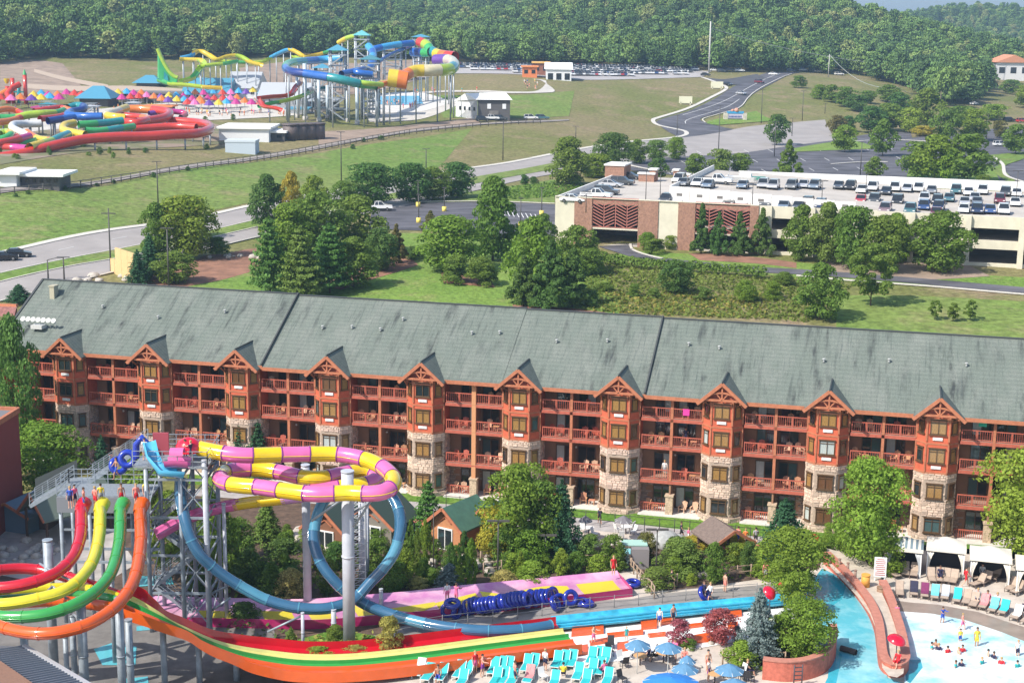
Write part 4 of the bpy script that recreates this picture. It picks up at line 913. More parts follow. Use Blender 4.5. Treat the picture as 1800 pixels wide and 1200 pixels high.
# ------------------------------------------------------------------ trees behind the hotel
g1='trees on the lawns between the hotel and the garage'
T=[(275,458,360,56,'oval','mid','green tree left half of the tall pair by the boulevard'),(326,456,350,92,'round','bright','large bright green tree with yellow tips by the boulevard'),(322,420,348,66,'round','yellow','yellowish top growth behind the large bright tree by the boulevard'),
(264,492,412,42,'spruce','blue','dark spruce in front of the large bright tree'),(243,502,440,34,'spruce','blue','shorter dark spruce beside the tan fence'),(306,498,444,64,'round','mid','round green tree on red soil right of the tan fence'),(380,450,418,46,'shrub','mid','spreading green shrub beside the kerb right of the large bright tree'),
(34,532,500,46,'spruce','blue','small dark conifer beyond the hotel roof at the far left'),
(470,402,310,64,'oval','dark','dark green tree at the left end of the tree cluster'),(512,402,305,38,'oval','yellow','slender yellow green tree between two darker trees'),(552,392,312,48,'oval','bright','bright green tree right of the slender yellow one'),(605,368,320,46,'round','mid','mid green tree behind the cluster, left of the tall dark one'),
(652,362,290,76,'round','dark','tall dark green tree above the parked white pickup'),(722,356,290,66,'round','dark','leftmost of three dark trees lining the small car park'),(760,352,296,56,'round','mid','middle of three dark trees lining the small car park'),(803,348,288,64,'round','dark','rightmost of three dark trees lining the small car park'),
(505,470,362,86,'oval','bright','broad bright tree in the middle of the dense cluster'),(560,458,342,92,'round','mid','broad round tree at the top of the dense cluster'),(628,446,346,84,'oval','mid','tall layered green tree at the right of the cluster'),
(475,520,384,62,'pine','pine','loose pine at the left front of the cluster above the roof'),(530,528,400,76,'pine','olive','olive pine just behind the roof step'),(580,515,395,82,'pine','pine','wide pine right of the olive one above the roof'),(622,505,420,80,'oval','mid','dense green tree at the right front of the cluster'),(668,476,404,64,'round','dark','dark round tree beside the bronze magnolia'),
(697,464,395,40,'cone','bronze','bronze tinged magnolia at the right end of the cluster'),(729,455,434,36,'shrub','dark','low dark shrub right of the bronze magnolia'),
(866,458,316,84,'oval','mid','tallest single tree, deep green, right of the small car park'),(792,478,384,92,'round','bright','round light green tree left of the tallest tree'),(802,498,450,52,'shrub','mid','shrub at the foot of the round light green tree'),(846,502,452,54,'shrub','mid','shrub right of its twin below the tallest tree'),(757,404,371,36,'cone','bronze','small dark bronze tree at the edge of the small car park'),
(936,528,388,88,'oval','bright','bright tall tree at the left of the dark clump above the roof'),(920,538,450,64,'cone','dark','dark magnolia at the left front of the clump'),(968,545,424,74,'cone','dark','dark pointed magnolia at the centre of the clump'),(1006,540,440,84,'cone','dark','dark magnolia at the right front of the clump'),(1014,478,400,62,'round','mid','mid green tree behind the dark clump, right side'),(1036,484,438,52,'round','mid','small round tree at the right edge of the dark clump'),(955,440,378,42,'oval','mid','narrow green tree just below the cream garage corner'),
(1000,326,244,74,'oval','mid','big full tree beside the boulevard above the garage'),(1043,312,272,60,'round','bright','brighter tree right of the big full tree'),(1078,306,237,62,'round','dark','dark rounded tree behind the garage stair tower'),(1120,288,247,34,'round','mid','small street tree, first right of the dark rounded tree'),(1155,285,248,33,'round','olive','small street tree, second right of the dark rounded tree'),(1187,281,243,34,'round','bright','small bright street tree, third along the boulevard'),
(922,326,307,15,'shrub','dark','small dark bush near the boulevard verge'),(938,324,311,15,'shrub','dark','second small dark bush near the boulevard verge'),
(1137,440,410,28,'round','bright','leftmost small clipped tree at the garage entrance'),(1151,446,419,34,'shrub','mid','wide clipped bush at the garage entrance'),(1178,438,414,28,'round','bright','rightmost small clipped tree before the brick panel'),
(1232,446,360,36,'cone','dark','first tall magnolia from the left against the garage wall'),(1262,449,374,38,'cone','dark','second magnolia against the garage wall'),(1299,450,374,38,'cone','dark','third magnolia against the garage wall'),(1338,450,368,42,'cone','dark','fourth magnolia against the garage wall'),
(1190,516,460,52,'round','dark','round dark bush standing alone on the green bank'),(1063,512,497,28,'shrub','mid','small bush on the bank beside the dark clump'),(1115,522,500,24,'shrub','mid','small bush between two others on the green bank'),(1150,524,506,22,'shrub','olive','little olive bush below the round dark bush'),(1310,532,494,38,'shrub','bright','bright bush on the right of the green bank'),(1358,526,496,34,'shrub','bright','second bright bush near the foot of the feathery tree'),(1236,528,504,30,'shrub','olive','faded bush below the middle of the bank'),(1379,502,479,36,'shrub','mid','clipped bush beside the access drive'),
(1408,458,364,60,'oval','mid','leftmost of the group of tall trees before the garage'),(1452,464,360,62,'oval','olive','olive tinted tall tree second in the garage group'),(1500,474,368,70,'round','mid','dense tree third in the garage group'),(1550,478,384,80,'round','mid','broad tree fourth in the garage group'),(1572,462,378,54,'oval','bright','slim brighter tree at the right of the garage group'),(1530,538,432,66,'loose','mid','upright loose tree beside the access drive'),(1440,562,466,76,'oval','mid','feathery tree just behind the right part of the roof'),
(1652,478,376,98,'round','mid','large round tree standing alone against the garage'),(1643,563,529,20,'loose','mid','leftmost of three saplings on the lawn above the roof'),(1675,566,534,20,'loose','mid','middle of three saplings on the lawn above the roof'),(1705,564,529,22,'loose','mid','rightmost of three saplings on the lawn above the roof')]
for a in T: tree(*a[:3],a[3]*1.33,*a[4:],n=7500,size=.043,group=g1,clear=.06 if a[4]!='loose' else .2)
g2='trees around the large car park'
T=[(1158,316,279,32,'round','dark','dark tree right behind the gap in the garage parapet'),(1222,311,272,36,'round','mid','first of three trees between the garage and the big car park'),(1264,312,264,40,'round','olive','olive tree, middle of three behind the garage'),(1300,311,271,36,'round','mid','last of three trees between the garage and the big car park'),(1385,319,247,44,'cone','mid','tall narrow tree in the big car park above the garage'),(1537,315,277,36,'oval','mid','small tree beside the rear parapet of the garage'),
(1365,256,203,42,'round','dark','dark tree on the verge at the left of the big car park'),(1484,268,222,42,'round','bright','bright tree on an island in the big car park'),(1551,275,212,44,'oval','mid','tall dark tree on an island in the big car park'),(1470,236,204,28,'round','bronze','purple leaved tree at the junction'),(1490,232,205,28,'round','dark','dark low tree right of the purple one'),
(1612,315,252,56,'round','mid','left tree of the grove on the grass island'),(1642,318,240,70,'round','bright','bright big tree in the grove on the grass island'),(1664,320,262,44,'round','lime','lime green tree in the grove on the grass island'),(1700,320,240,88,'round','mid','largest tree of the grove on the grass island'),(1728,332,308,36,'shrub','mid','bush right of the grove'),(1785,272,221,50,'round','mid','round tree at the right edge of the big car park'),(1757,244,213,24,'round','bronze','small bronze tree beside the white parked car'),
(1530,234,188,52,'round','dark','dark tree at the left of the belt beyond the car park'),(1562,230,184,62,'round','mid','wide tree in the belt beyond the car park'),(1598,234,192,42,'round','lime','light green tree in the belt beyond the car park'),(1627,240,222,46,'round','yellow','yellowing tree beside the grove'),(1662,250,196,50,'round','mid','tree rising behind the grove'),(1628,228,158,58,'oval','mid','tall tree in the middle of the belt'),(1578,208,164,46,'oval','dark','tall dark tree behind the belt'),(1712,248,194,52,'round','bright','bright tree right in the belt'),(1690,222,188,50,'round','mid','tree behind the bright one in the belt'),(1748,212,184,46,'round','lime','rightmost light tree of the belt'),
(1404,155,134,27,'shrub','mid','bush near the top of the right hand hill'),(1440,174,150,32,'shrub','bright','bright bush on the right hand hillside'),(1461,180,150,32,'shrub','mid','bush right of the bright one on the hillside'),(1484,188,154,40,'round','mid','rounded tree low on the right hillside'),(1505,196,168,42,'round','dark','dark tree at the foot of the right hillside'),(1776,166,141,38,'round','mid','tree beside the gabled house'),(1800,190,152,40,'round','bright','tree at the right edge below the gabled house'),(1560,180,150,40,'oval','mid','tree at the edge of the wood above the belt'),(1525,182,160,30,'round','mid','small tree between hillside and wood')]
for a in T: tree(*a[:3],a[3]*1.25,*a[4:],n=3500,size=.06,group=g2,clear=.12)
# ------------------------------------------------------------------ poles
M_pole=mat('dark_pole',(.07,.065,.06),.6); M_polew=mat('pale_pole',(.45,.44,.42),.6); M_ybase=mat('yellow_base',(.75,.6,.12),.7)
def pole(px,py,top,label,kind='lamp',m=None,w=.22,group=None,z=None):
    p=hit(px,py) if z is None else PZ(px,py,z); lo,hi=0.,60.
    for _ in range(24):
        md=(lo+hi)/2
        if proj(p.x,p.y,p.z+md)[1]>top: lo=md
        else: hi=md
    t=thing('street_lamp' if kind!='utility' else 'utility_pole',label,'street lamp' if kind!='utility' else 'utility pole',p,0,group); q=MB(); q.cyl((0,0,-.2),(0,0,lo),w/2,w/3,n=8); part('pole',q,m or M_pole,t)
    if kind=='lamp': q=MB(); q.box((.5,0,lo),(.9,.3,.12)); q.box((-.5,0,lo),(.9,.3,.12)); part('lamp_head',q,m or M_pole,t)
    elif kind=='cobra': q=MB(); q.bar((0,0,lo),(1.6,0,lo+.4),.1); q.box((2.0,0,lo+.4),(.9,.3,.14)); part('lamp_arm',q,m or M_pole,t)
    elif kind=='yellow': q=MB(); q.box((0,0,lo),(.9,.3,.12)); part('lamp_head',q,M_pole,t); q=MB(); q.cyl((0,0,-.1),(0,0,1.0),.45,n=12); part('lamp_base',q,M_ybase,t)
    elif kind=='utility': q=MB(); q.bar((-1.1,0,lo-.8),(1.1,0,lo-.8),.16); part('crossarm',q,m or M_pole,t)
    return p,lo
G3='lamp posts along the boulevard and car parks'
for a in [(195,478,366,'tall dark pole in front of the boulevard, left of the tan fence','utility'),(85,494,457,'short cobra lamp nearest the left end of the roof','cobra'),(113,492,452,'short dark pole right of the cobra lamp','lamp'),(278,358,284,'dark lamp post on the grass bank above the bright tree','lamp'),(297,507,401,'dark lamp post standing in front of the round green tree','lamp'),
 (600,318,232,'dark lamp post on the slope above the tree cluster','lamp'),(749,300,262,'short lamp post behind the three dark trees','lamp'),(884,282,214,'dark lamp post left of centre on the slope','lamp'),(1012,245,222,'small lamp post on the grass slope right of centre','lamp'),(1190,238,203,'lamp post at the junction kerb','lamp'),(1263,264,186,'tall lamp post between the boulevard and the big car park','lamp'),
 (1338,217,158,'tall lamp post right of the entrance sign','lamp'),(1410,212,160,'tall lamp post on the right hillside foot','lamp'),(1392,240,208,'short lamp post at the edge of the big car park','lamp'),(1361,276,214,'white based lamp post in the big car park','lamp'),(1734,244,200,'lamp post near the right edge of the big car park','lamp'),(1450,200,182,'small lamp post above the curved drive','lamp'),(1512,310,250,'lamp post behind the rear parapet','lamp')]: pole(*a,group=G3,w=.28)
for a in [(736,392,342,'yellow based lamp post at the front of the small car park'),(781,372,330,'yellow based lamp post right of the front one in the small car park'),(735,364,318,'yellow based lamp post at the back of the small car park'),(915,400,348,'yellow based lamp post beside the cream garage corner'),(952,379,330,'yellow based lamp post behind the one at the garage corner')]: pole(*a,kind='yellow',group='yellow based lamp posts in the small car park')
for px,py,tp in((1135,352,300),(1160,356,302),(1030,372,340),(1322,364,322),(1521,352,305),(1444,362,318),(1786,350,300)):
    pole(px,py,tp,f'thin lamp post on the garage deck, {ordw(sorted((1135,1160,1030,1322,1521,1444,1786)).index(px))} from left' if px!=1030 else 'leftmost thin lamp post on the garage deck',z=ZD,w=.16,group='lamp posts on the garage deck')
p1,l1=pole(1246,128,38,'very tall pale pole in front of the wooded hill','mast',M_polew,.9)
p2,l2=pole(1456,136,96,'tall pale pole at the crest of the right hill','utility',M_polew,.5)
up=[pole(*a,kind='utility',m=mat('wood_pole',(.2,.16,.12),.9),w=.3) for a in [(1576,172,153,'wooden utility pole at the edge of the wood'),(1652,196,160,'wooden utility pole in the dip between the woods'),(1699,172,144,'wooden utility pole on the side road verge'),(1739,152,128,'wooden utility pole below the gabled house')]]
M_wire=mat('cable_grey',(.35,.38,.36),.6)
def wire(a,b,sag,label):
    n=24; a=Vector(a);b=Vector(b); pts=[a.lerp(b,i/n)-Vector((0,0,sag*4*(i/n)*(1-i/n))) for i in range(n+1)]; q=MB(); q.tube(pts,.11,n=4); solo('power_line',q,M_wire,label,'power line')
top=lambda P: P[0]+Vector((0,0,P[1]))
wire(top((p1,l1-3)),PY(2000,60,900),18,'long power line sweeping right across the wooded hill'); wire(top((p2,l2)),top(up[0]),5,'power line dropping from the crest pole into the valley'); wire(top(up[0]),top(up[3]),9,'power line climbing right from the valley')
# tan fence and sign walls near the boulevard
def wallbox(px0,py0,px1,py1,h,th,m,label,nm,cat,posts=0):
    a=hit(px0,py0);c=hit(px1,py1); L=(c-a).length; t=thing(nm,label,cat,a,math.atan2(c.y-a.y,c.x-a.x)); n=max(1,posts)
    for k in range(n):
        q=MB(); q.box((L*(k+.5)/n,0,h/2-.3),(L/n-.06,th,h+.6)); part('panel',q,m,t)
    q=MB()
    return t
M_tan=mat('tan_board',(.62,.42,.2),.8,nz=.08)
wallbox(196,478,218,486,2.2,.3,M_tan,'low tan board wall left of the tall tan fence','board_fence','fence',3)
wallbox(205,482,238,498,4.2,.3,M_tan,'tall tan board fence beside the dark spruce','board_fence','fence',3)
q=MB(); 
for k in range(10): q.ball((random.uniform(-5,5),random.uniform(-2.5,2.5),.2),random.uniform(.4,1.1),7,sz=.6)
p=hit(185,492); solo('boulder_bed',q,mat('pale_rock',(.42,.38,.33),.95,nz=.2,bump=.6,bs=3),'heap of pale landscaping boulders left of the tan fence','rocks',kind='stuff',loc=p)
q=MB()
for k in range(12): q.ball((random.uniform(-7,7),random.uniform(-2,2),.2),random.uniform(.3,.9),7,sz=.6)
solo('boulder_bed',q,D.materials['pale_rock'],'scattered pale boulders on the red soil right of the bright tree','rocks',kind='stuff',loc=hit(440,452))
# ------------------------------------------------------------------ far water park
FC={'red':(.62,.05,.03),'orange':(.75,.20,.03),'yellow':(.75,.55,.04),'lime':(.42,.60,.05),'green':(.06,.42,.12),'teal':(.03,.30,.32),'blue':(.02,.13,.48),'navy':(.02,.05,.25),'sky':(.06,.38,.70),'cream':(.75,.66,.42),'white':(.78,.78,.76),'purple':(.16,.06,.35),'pink':(.75,.18,.42),'magenta':(.55,.04,.25),'lblue':(.10,.55,.68)}
FMM={k:mat('fibreglass_'+k,tuple(c*.82 for c in v),.28,nz=.08,ns=.8,coat=.5) for k,v in FC.items()}
M_steel=mat('galvanised_steel',(.36,.39,.42),.45,.3,nz=.1,ns=2); M_conc2=mat('pale_paving',(.50,.47,.42),.9,nz=.12,ns=.3)
def far_slide(label,pts,r,cols,Y=None,seg=6,up=True,name='water_slide',sup=True,open_=False,group=None):
    """pts (px,py,Y). tube or trough built in the place; columns to the terrain"""
    r*=(.52 if (pts[0][2] or 500)<440 else .62); P=[PY(a,b,c if c else Y) for a,b,c in pts]; P=smooth_path(P,max(14,len(pts)*9)); t=thing(name,label,'water slide',(P[0].x,P[0].y,H(P[0].x,P[0].y)),0,group); o=t.location
    loc=[p-o for p in P]; N=len(loc); k=len(cols); per=max(1,(N-1)//k)
    for i,c in enumerate(cols):
        a=i*per; b=min(N-1,(i+1)*per) if i<k-1 else N-1
        if a>=b: continue
        mb=MB()
        if open_: mb.tube(loc[a:b+1],r,n=10,a0=math.pi*1.0-.25,a1=2*math.pi+.25)
        else: mb.tube(loc[a:b+1],r,n=12)
        part('slide_section',mb,FMM[c],t)
    if sup:
        for i in range(2,N-1,9):
            p=loc[i]; g=H(P[i].x,P[i].y)-o.z
            if p.z-r-g>1.2: q=MB(); q.cyl((p.x,p.y,g-.3),(p.x,p.y,p.z-r*.8),.22,n=8); part('support_column',q,M_steel,t)
    return t
# park ground patches
strip('paving',[(-60,235),(60,205),(200,190),(330,178),(470,165),(560,150)],[(-60,262),(60,232),(200,222),(330,214),(500,205),(600,192)],.15,M_conc2,n=70,k=8)
strip('bare_soil',[(0,222),(150,205),(330,210),(400,225)],[(0,290),(150,268),(330,258),(420,250)],.10,mat('park_soil',(.15,.15,.07),.95,nz=0,ns=.09,col2=(.25,.19,.14),thr=(.45,.55)),n=40,k=8)
strip('bare_soil',[(420,120),(520,108),(620,112),(740,105)],[(430,150),(540,160),(640,165),(760,135)],.12,M_dirt,n=40,k=6)
strip('bare_soil',[(0,110),(60,106),(110,112)],[(0,170),(60,172),(150,160)],.12,M_dirt,n=20,k=5)
strip('dirt_track',[(60,122),(110,135),(190,150)],[(60,128),(110,142),(190,158)],.2,mat('dry_track',(.42,.33,.25),.95,nz=.1),n=20,k=2)
strip('dirt_track',[(40,148),(120,152),(240,152),(330,158)],[(40,156),(120,161),(240,162),(330,167)],.2,D.materials['dry_track'],n=20,k=2)
strip('service_path',[(-60,348),(0,333),(120,325),(250,305),(350,289),(480,271),(600,250),(720,230),(830,219),(940,213),(1000,211)],[(-60,356),(0,341),(120,331),(250,311),(350,295),(480,277),(600,255),(720,234),(830,222),(940,216),(1000,213)],.2,mat('path_gravel',(.26,.23,.21),.95,nz=.15,ns=.4),n=90,k=2)
strip('pale_path',[(690,168),(760,161),(850,160),(900,162),(945,160),(960,143),(935,140)],[(690,175),(760,164),(850,163),(900,165),(955,164),(975,160),(950,142)],.2,M_conc2,n=50,k=3)
strip('paving',[(640,200),(720,195),(800,172)],[(650,215),(740,210),(810,182)],.14,M_conc2,n=30,k=4)
strip('field',[(760,168),(900,168),(1010,160)],[(780,208),(900,208),(1000,205)],.08,M_field,n=30,k=5)
strip('service_yard',[(560,232),(640,228),(830,208)],[(560,262),(700,236),(850,220)],.13,M_dirt,n=30,k=3)
# building helper on terrain
def fbuild(px0,px1,pyb,pytop,dep,mw,mr,label,over=.6,gable=False,windows=0,rz=None,name='building',cat='building',wm=None,doors=0):
    a=hit(px0,pyb);c=hit(px1,pyb); L=(c-a).length; rz=0 if rz is None else rz
    lo,hi=0,40
    for _ in range(20):
        md=(lo+hi)/2
        if proj(a.x,a.y,a.z+md)[1]>pytop: lo=md
        else: hi=md
    h=lo; t=thing(name,label,cat,a,rz); q=MB(); q.box((L/2,dep/2,h/2-1),(L,dep,h+2)); part('wall',q,mw,t); q=MB()
    if gable=='x':
        q.add([(-over,-over,h),(L+over,-over,h),(L+over,dep/2,h+dep*.22),(-over,dep/2,h+dep*.22),(-over,dep+over,h),(L+over,dep+over,h)],[(0,1,2,3),(3,2,5,4),(0,3,4),(1,5,2)])
    elif gable=='y':
        q.add([(-over,-over,h),(L/2,-over,h+L*.22),(L+over,-over,h),(-over,dep+over,h),(L/2,dep+over,h+L*.22),(L+over,dep+over,h)],[(0,1,4,3),(1,2,5,4),(0,2,1),(3,4,5)])
    elif gable=='hip':
        q.add([(-over,-over,h),(L+over,-over,h),(L+over,dep+over,h),(-over,dep+over,h),(L*.3,dep/2,h+dep*.28),(L*.7,dep/2,h+dep*.28)],[(0,1,5,4),(1,2,5),(2,3,4,5),(3,0,4)])
    else: q.box((L/2,dep/2,h+.2),(L+over*2,dep+over*2,.5))
    part('roof',q,mr,t)
    for k in range(windows):
        q=MB(); q.box((0,0,0),(L/windows*.5,.1,h*.35)); w=part('window',q,wm or M_cglass,t,(L*(k+.5)/windows,-.06,h*.55))
    for k in range(doors):
        q=MB(); q.box((0,0,0),(L/doors*.6,.12,h*.62)); part('door',q,M_cglass,t,(L*(k+.5)/doors,-.07,h*.31))
    return t
M_roofb=mat('blue_metal_roof',(.07,.26,.38),.5,nz=.08); M_roofg=mat('grey_metal_roof',(.42,.44,.46),.5); M_dkw=mat('dark_siding',(.09,.085,.085),.7); M_wht=mat('white_siding',(.7,.71,.72),.7); M_roofw=mat('white_roof',(.8,.8,.78),.6)
t=fbuild(800,846,207,180,16,M_wht,M_roofw,'shed with white gabled front and shiny white roof, dark long side',gable='y',windows=5) if False else None
# shed: gable end at left-front, long dark side on the right
a=hit(802,205); c=hit(840,211); t=thing('shed','isolated dark sided shed with a white gable end and bright white roof','shed',c,R(0)); 
Wd=(hit(886,209)-c).length; q=MB(); q.box((Wd/2,7,3.2),(Wd,14,6.8)); part('wall',q,M_dkw,t)
q=MB(); q.add([(-.15,0,-.5),(-7.5,9,-.5),(-7.5,9,5.2),(-3.8,4.5,7.6),(-.15,0,6.4)],[(0,4,3,2,1),(0,1,2,3,4)]); part('gable_end',q,M_wht,t)
q=MB(); q.add([(-.6,-.8,6.5),(Wd+.8,-.8,6.5),(Wd-1.5,7,8.6),(-4.2,4.2,8.3),(-8.2,9.6,5.5),(Wd-4,14.5,6.5)],[(0,1,2,3),(3,2,5,4),(0,3,4),(1,5,2)]); part('roof',q,M_roofw,t)
for k in range(4): q=MB(); q.box((-1.2-k*1.6,1.3+k*1.9,3.4),(1.0,.1,1.2),R(-50)); part('window',q,M_cglass,t)
for x in(Wd*.35,Wd*.82): q=MB(); q.box((x,-.1,4.4),(1.2,.15,1.6)); part('window',q,M_wht,t)
q=MB(); q.box((Wd*.5,-.1,1.5),(3,.15,3)); part('door',q,D.materials['deep_shade_concrete'],t)
fbuild(385,472,247,226,16,M_wht,M_roofw,'low white pump building with a broad white roof in the water park',windows=0,doors=0)
fbuild(446,500,247,233,10,M_dkw,M_roofw,'dark fronted building with white flat roof right of the white pump building',windows=3)
fbuild(396,444,268,250,6,mat('pale_blue_tank_wall',(.45,.52,.58),.7),mat('pale_blue_top',(.5,.56,.6),.7),'pale blue grey low tank wall below the white pump building',name='tank',cat='tank',over=.1)
fbuild(0,30,328,306,9,M_wht,M_roofw,'white end block of the long low building at the left edge',over=1.)
fbuild(30,100,327,309,8,M_dkw,M_roofw,'dark glazed long low building with white roof at the left edge',windows=6,over=1.2)
fbuild(140,190,186,173,14,M_dkw,M_roofb,'blue roofed kiosk among the colourful umbrellas',gable='hip',over=1.5)
fbuild(240,278,152,146,10,M_dkw,M_roofb,'small blue roofed kiosk below the green slide bowl',gable='hip',over=1.5)
fbuild(210,320,178,164,12,M_dkw,mat('dark_flat_roof',(.16,.14,.14),.7),'long dark snack building with red signs',windows=7,wm=mat('red_sign',(.5,.05,.05),.5))
fbuild(322,400,176,163,22,M_wht,M_roofb,'long building with a blue metal roof beside the snack building',gable='x',windows=5)
fbuild(400,450,172,155,25,M_wht,M_roofg,'grey roofed building right of the blue roofed one',gable='x',windows=4)
fbuild(455,540,190,172,22,mat('mid_grey_wall',(.3,.32,.34),.7),M_roofg,'grey building behind the slide columns',gable='x',windows=6)
fbuild(545,590,196,178,12,M_dkw,M_roofg,'dark building under the slide platform',windows=4)
fbuild(1750,1800,140,110,18,mat('pale_house_wall',(.62,.62,.62),.8),mat('terracotta_roof',(.55,.24,.13),.8,nz=.1),'pale gabled house with an orange roof at the right edge',gable='y',windows=3,over=1,name='house',cat='house')
fbuild(1778,1840,138,118,12,mat('grey_house_wall',(.35,.37,.4),.8),D.materials['terracotta_roof'],'grey wing of the gabled house at the right edge',gable='x',windows=3,over=.8,name='house',cat='house')
fbuild(918,940,136,118,8,mat('orange_kiosk_wall',(.65,.2,.07),.7),mat('orange_kiosk_roof',(.7,.25,.08),.6),'orange ticket kiosk at the left of the far car park',windows=2,name='kiosk',cat='kiosk')
fbuild(937,960,132,111,8,mat('brown_kiosk_wall',(.25,.1,.06),.7),mat('yellow_kiosk_roof',(.75,.45,.12),.6),'taller yellow topped kiosk right of the orange one',windows=2,name='kiosk',cat='kiosk')
fbuild(960,994,140,122,12,M_wht,M_roofw,'white roofed gatehouse right of the yellow topped kiosk',gable='x',doors=3,name='kiosk',cat='kiosk')
# entrance sign
p=hit(1292,211); t=thing('entrance_sign','colourful entrance sign with a blue wave between two pale piers','sign',p,R(4)); k=mpp(p)
for x in(-17,17): q=MB(); q.box((x*k,0,5*k),(7*k,5*k,14*k)); part('pier',q,mat('pale_stone_pier',(.55,.5,.42),.9,nz=.2,ns=1),t)
q=MB(); q.box((0,0,7*k),(30*k,3*k,9*k)); part('sign_panel',q,mat('sign_lilac',(.55,.5,.62),.6),t); q=MB(); q.prism([(-15*k,-2*k),(15*k,-2*k),(15*k,1.5*k),(-15*k,1.5*k)],11*k,15*k); part('sign_wave',q,FMM['sky'],t)
q=MB()
for j in range(9): q.box(((-10+j*2.5)*k,-1.7*k,5.8*k),(1.5*k,.25*k,3*k))
part('sign_lettering',q,mat('sign_darkblue',(.03,.06,.25),.5),t)
q=MB(); q.ball((2*k,0,17*k),4*k,10); q.ball((-5*k,0,16.5*k),2.6*k,8); part('sign_ornament',q,mat('salmon',(.6,.28,.2),.7),t)
# small boards on the slope
for px,py,l in((1205,184,'small cream board on the big grass slope'),(1260,157,'smaller cream board near the top of the access road')):
    p=hit(px,py); q=MB(); q.box((0,0,1.8),(5.,.3,2.6)); q.box((-1.8,0,.4),(.3,.3,1.2)); q.box((1.8,0,.4),(.3,.3,1.2)); solo('board',q,mat('cream_board',(.7,.68,.5),.7),l,'board',loc=p)
# pool
def tflat(name,pts,off,m,cat=None,label=None,kind='structure'):
    P=[hit(*p) for p in pts]; z=sum(p.z for p in P)/len(P)+off; return flat(name,[(p.x,p.y,0) for p in P],z,m,world=True,kind=kind)
M_pool=mat('pool_water',(.05,.38,.62),.08,nz=.1,ns=.5); strip('water',[(668,171),(700,170),(738,170)],[(668,185),(700,186),(744,184)],.3,M_pool,n=12,k=4)
strip('paving',[(645,178),(680,165),(740,164),(785,176)],[(650,199),(690,199),(740,197),(790,182)],.2,mat('bright_paving',(.6,.58,.54),.9),n=20,k=5)
# ---- slide columns and tower
def fcol(px,pyb,top,w,label):
    p=hit(px,pyb); lo,hi=0,60
    for _ in range(20):
        md=(lo+hi)/2
        if proj(p.x,p.y,p.z+md)[1]>top: lo=md
        else: hi=md
    k=mpp(p); q=MB(); q.cyl((0,0,-.5),(0,0,lo),w*k/2,n=12); t=thing('support_column',label,'column',p,0,'tall pale columns under the far slides'); part('shaft',q,mat('pale_steel_blue',(.48,.56,.63),.4,.1),t); q=MB(); q.cyl((0,0,-.5),(0,0,1.2),w*k*.75,n=12); part('footing',q,M_conc,t)
for px,pb,tp,w,l in [(523,207,128,5,'slim column at the left of the far slide row'),(537,211,112,7,'thick leftmost column of the far slide row'),(561,214,138,6,'second thick column of the far slide row'),(576,208,150,6,'column behind the second thick one'),(628,219,145,6,'column right of the stair tower'),(663,216,140,7,'rightmost thick column of the far slide row'),(610,215,160,3,'thin column under the stair tower'),(675,130,104,4,'short column under the blue tube'),(737,120,98,4,'left column of the blue roofed tower'),(728,118,80,3,'thin column of the blue roofed tower')]: fcol(px,pb,tp,w,l)
def ftower(px,pyb,top,wpx,label,roofm,levels=4,legs=True,stairs=True):
    p=hit(px,pyb); lo,hi=0,80
    for _ in range(22):
        md=(lo+hi)/2
        if proj(p.x,p.y,p.z+md)[1]>top: lo=md
        else: hi=md
    k=mpp(p); w=wpx*k; t=thing('slide_tower',label,'slide tower',p); h=lo
    for x in(-w/2,w/2):
        for y in(-w/2,w/2): q=MB(); q.cyl((x,y,-.5),(x,y,h*.93),.3,n=6); part('post',q,M_steel,t)
    for i in range(levels):
        z=h*.86*(i+1)/levels; q=MB(); q.box((0,0,z),(w+1,w+1,.4)); part('deck',q,M_steel,t)
        q=MB(); 
        for s in(-1,1): q.bar((-w/2,s*w/2,z+1.1),(w/2,s*w/2,z+1.1),.12); q.bar((s*w/2,-w/2,z+1.1),(s*w/2,w/2,z+1.1),.12)
        part('railing',q,M_steel,t)
        if stairs: q=MB(); z0=h*.86*i/levels; s=1 if i%2 else -1; q.bar((-s*w/2,-w/2-1,z0),(s*w/2,-w/2-1,z),1.2,.4); part('stair',q,M_steel,t)
    q=MB(); q.add([(-w/2-1,-w/2-1,h*.92),(w/2+1,-w/2-1,h*.92),(w/2+1,w/2+1,h*.92),(-w/2-1,w/2+1,h*.92),(0,0,h)],[(0,1,4),(1,2,4),(2,3,4),(3,0,4),(3,2,1,0)]); part('roof',q,roofm,t)
ftower(595,210,78,26,'main far slide tower with a blue roof above the tall columns',M_roofb,6); ftower(637,170,53,22,'highest slim tower with a flat teal canopy',mat('teal_canopy',(.12,.4,.42),.5),6); ftower(740,128,60,26,'right hand blue roofed tower above the rainbow tube',M_roofb,3)
ftower(560,222,178,0.1,'x',M_steel,1) if False else None
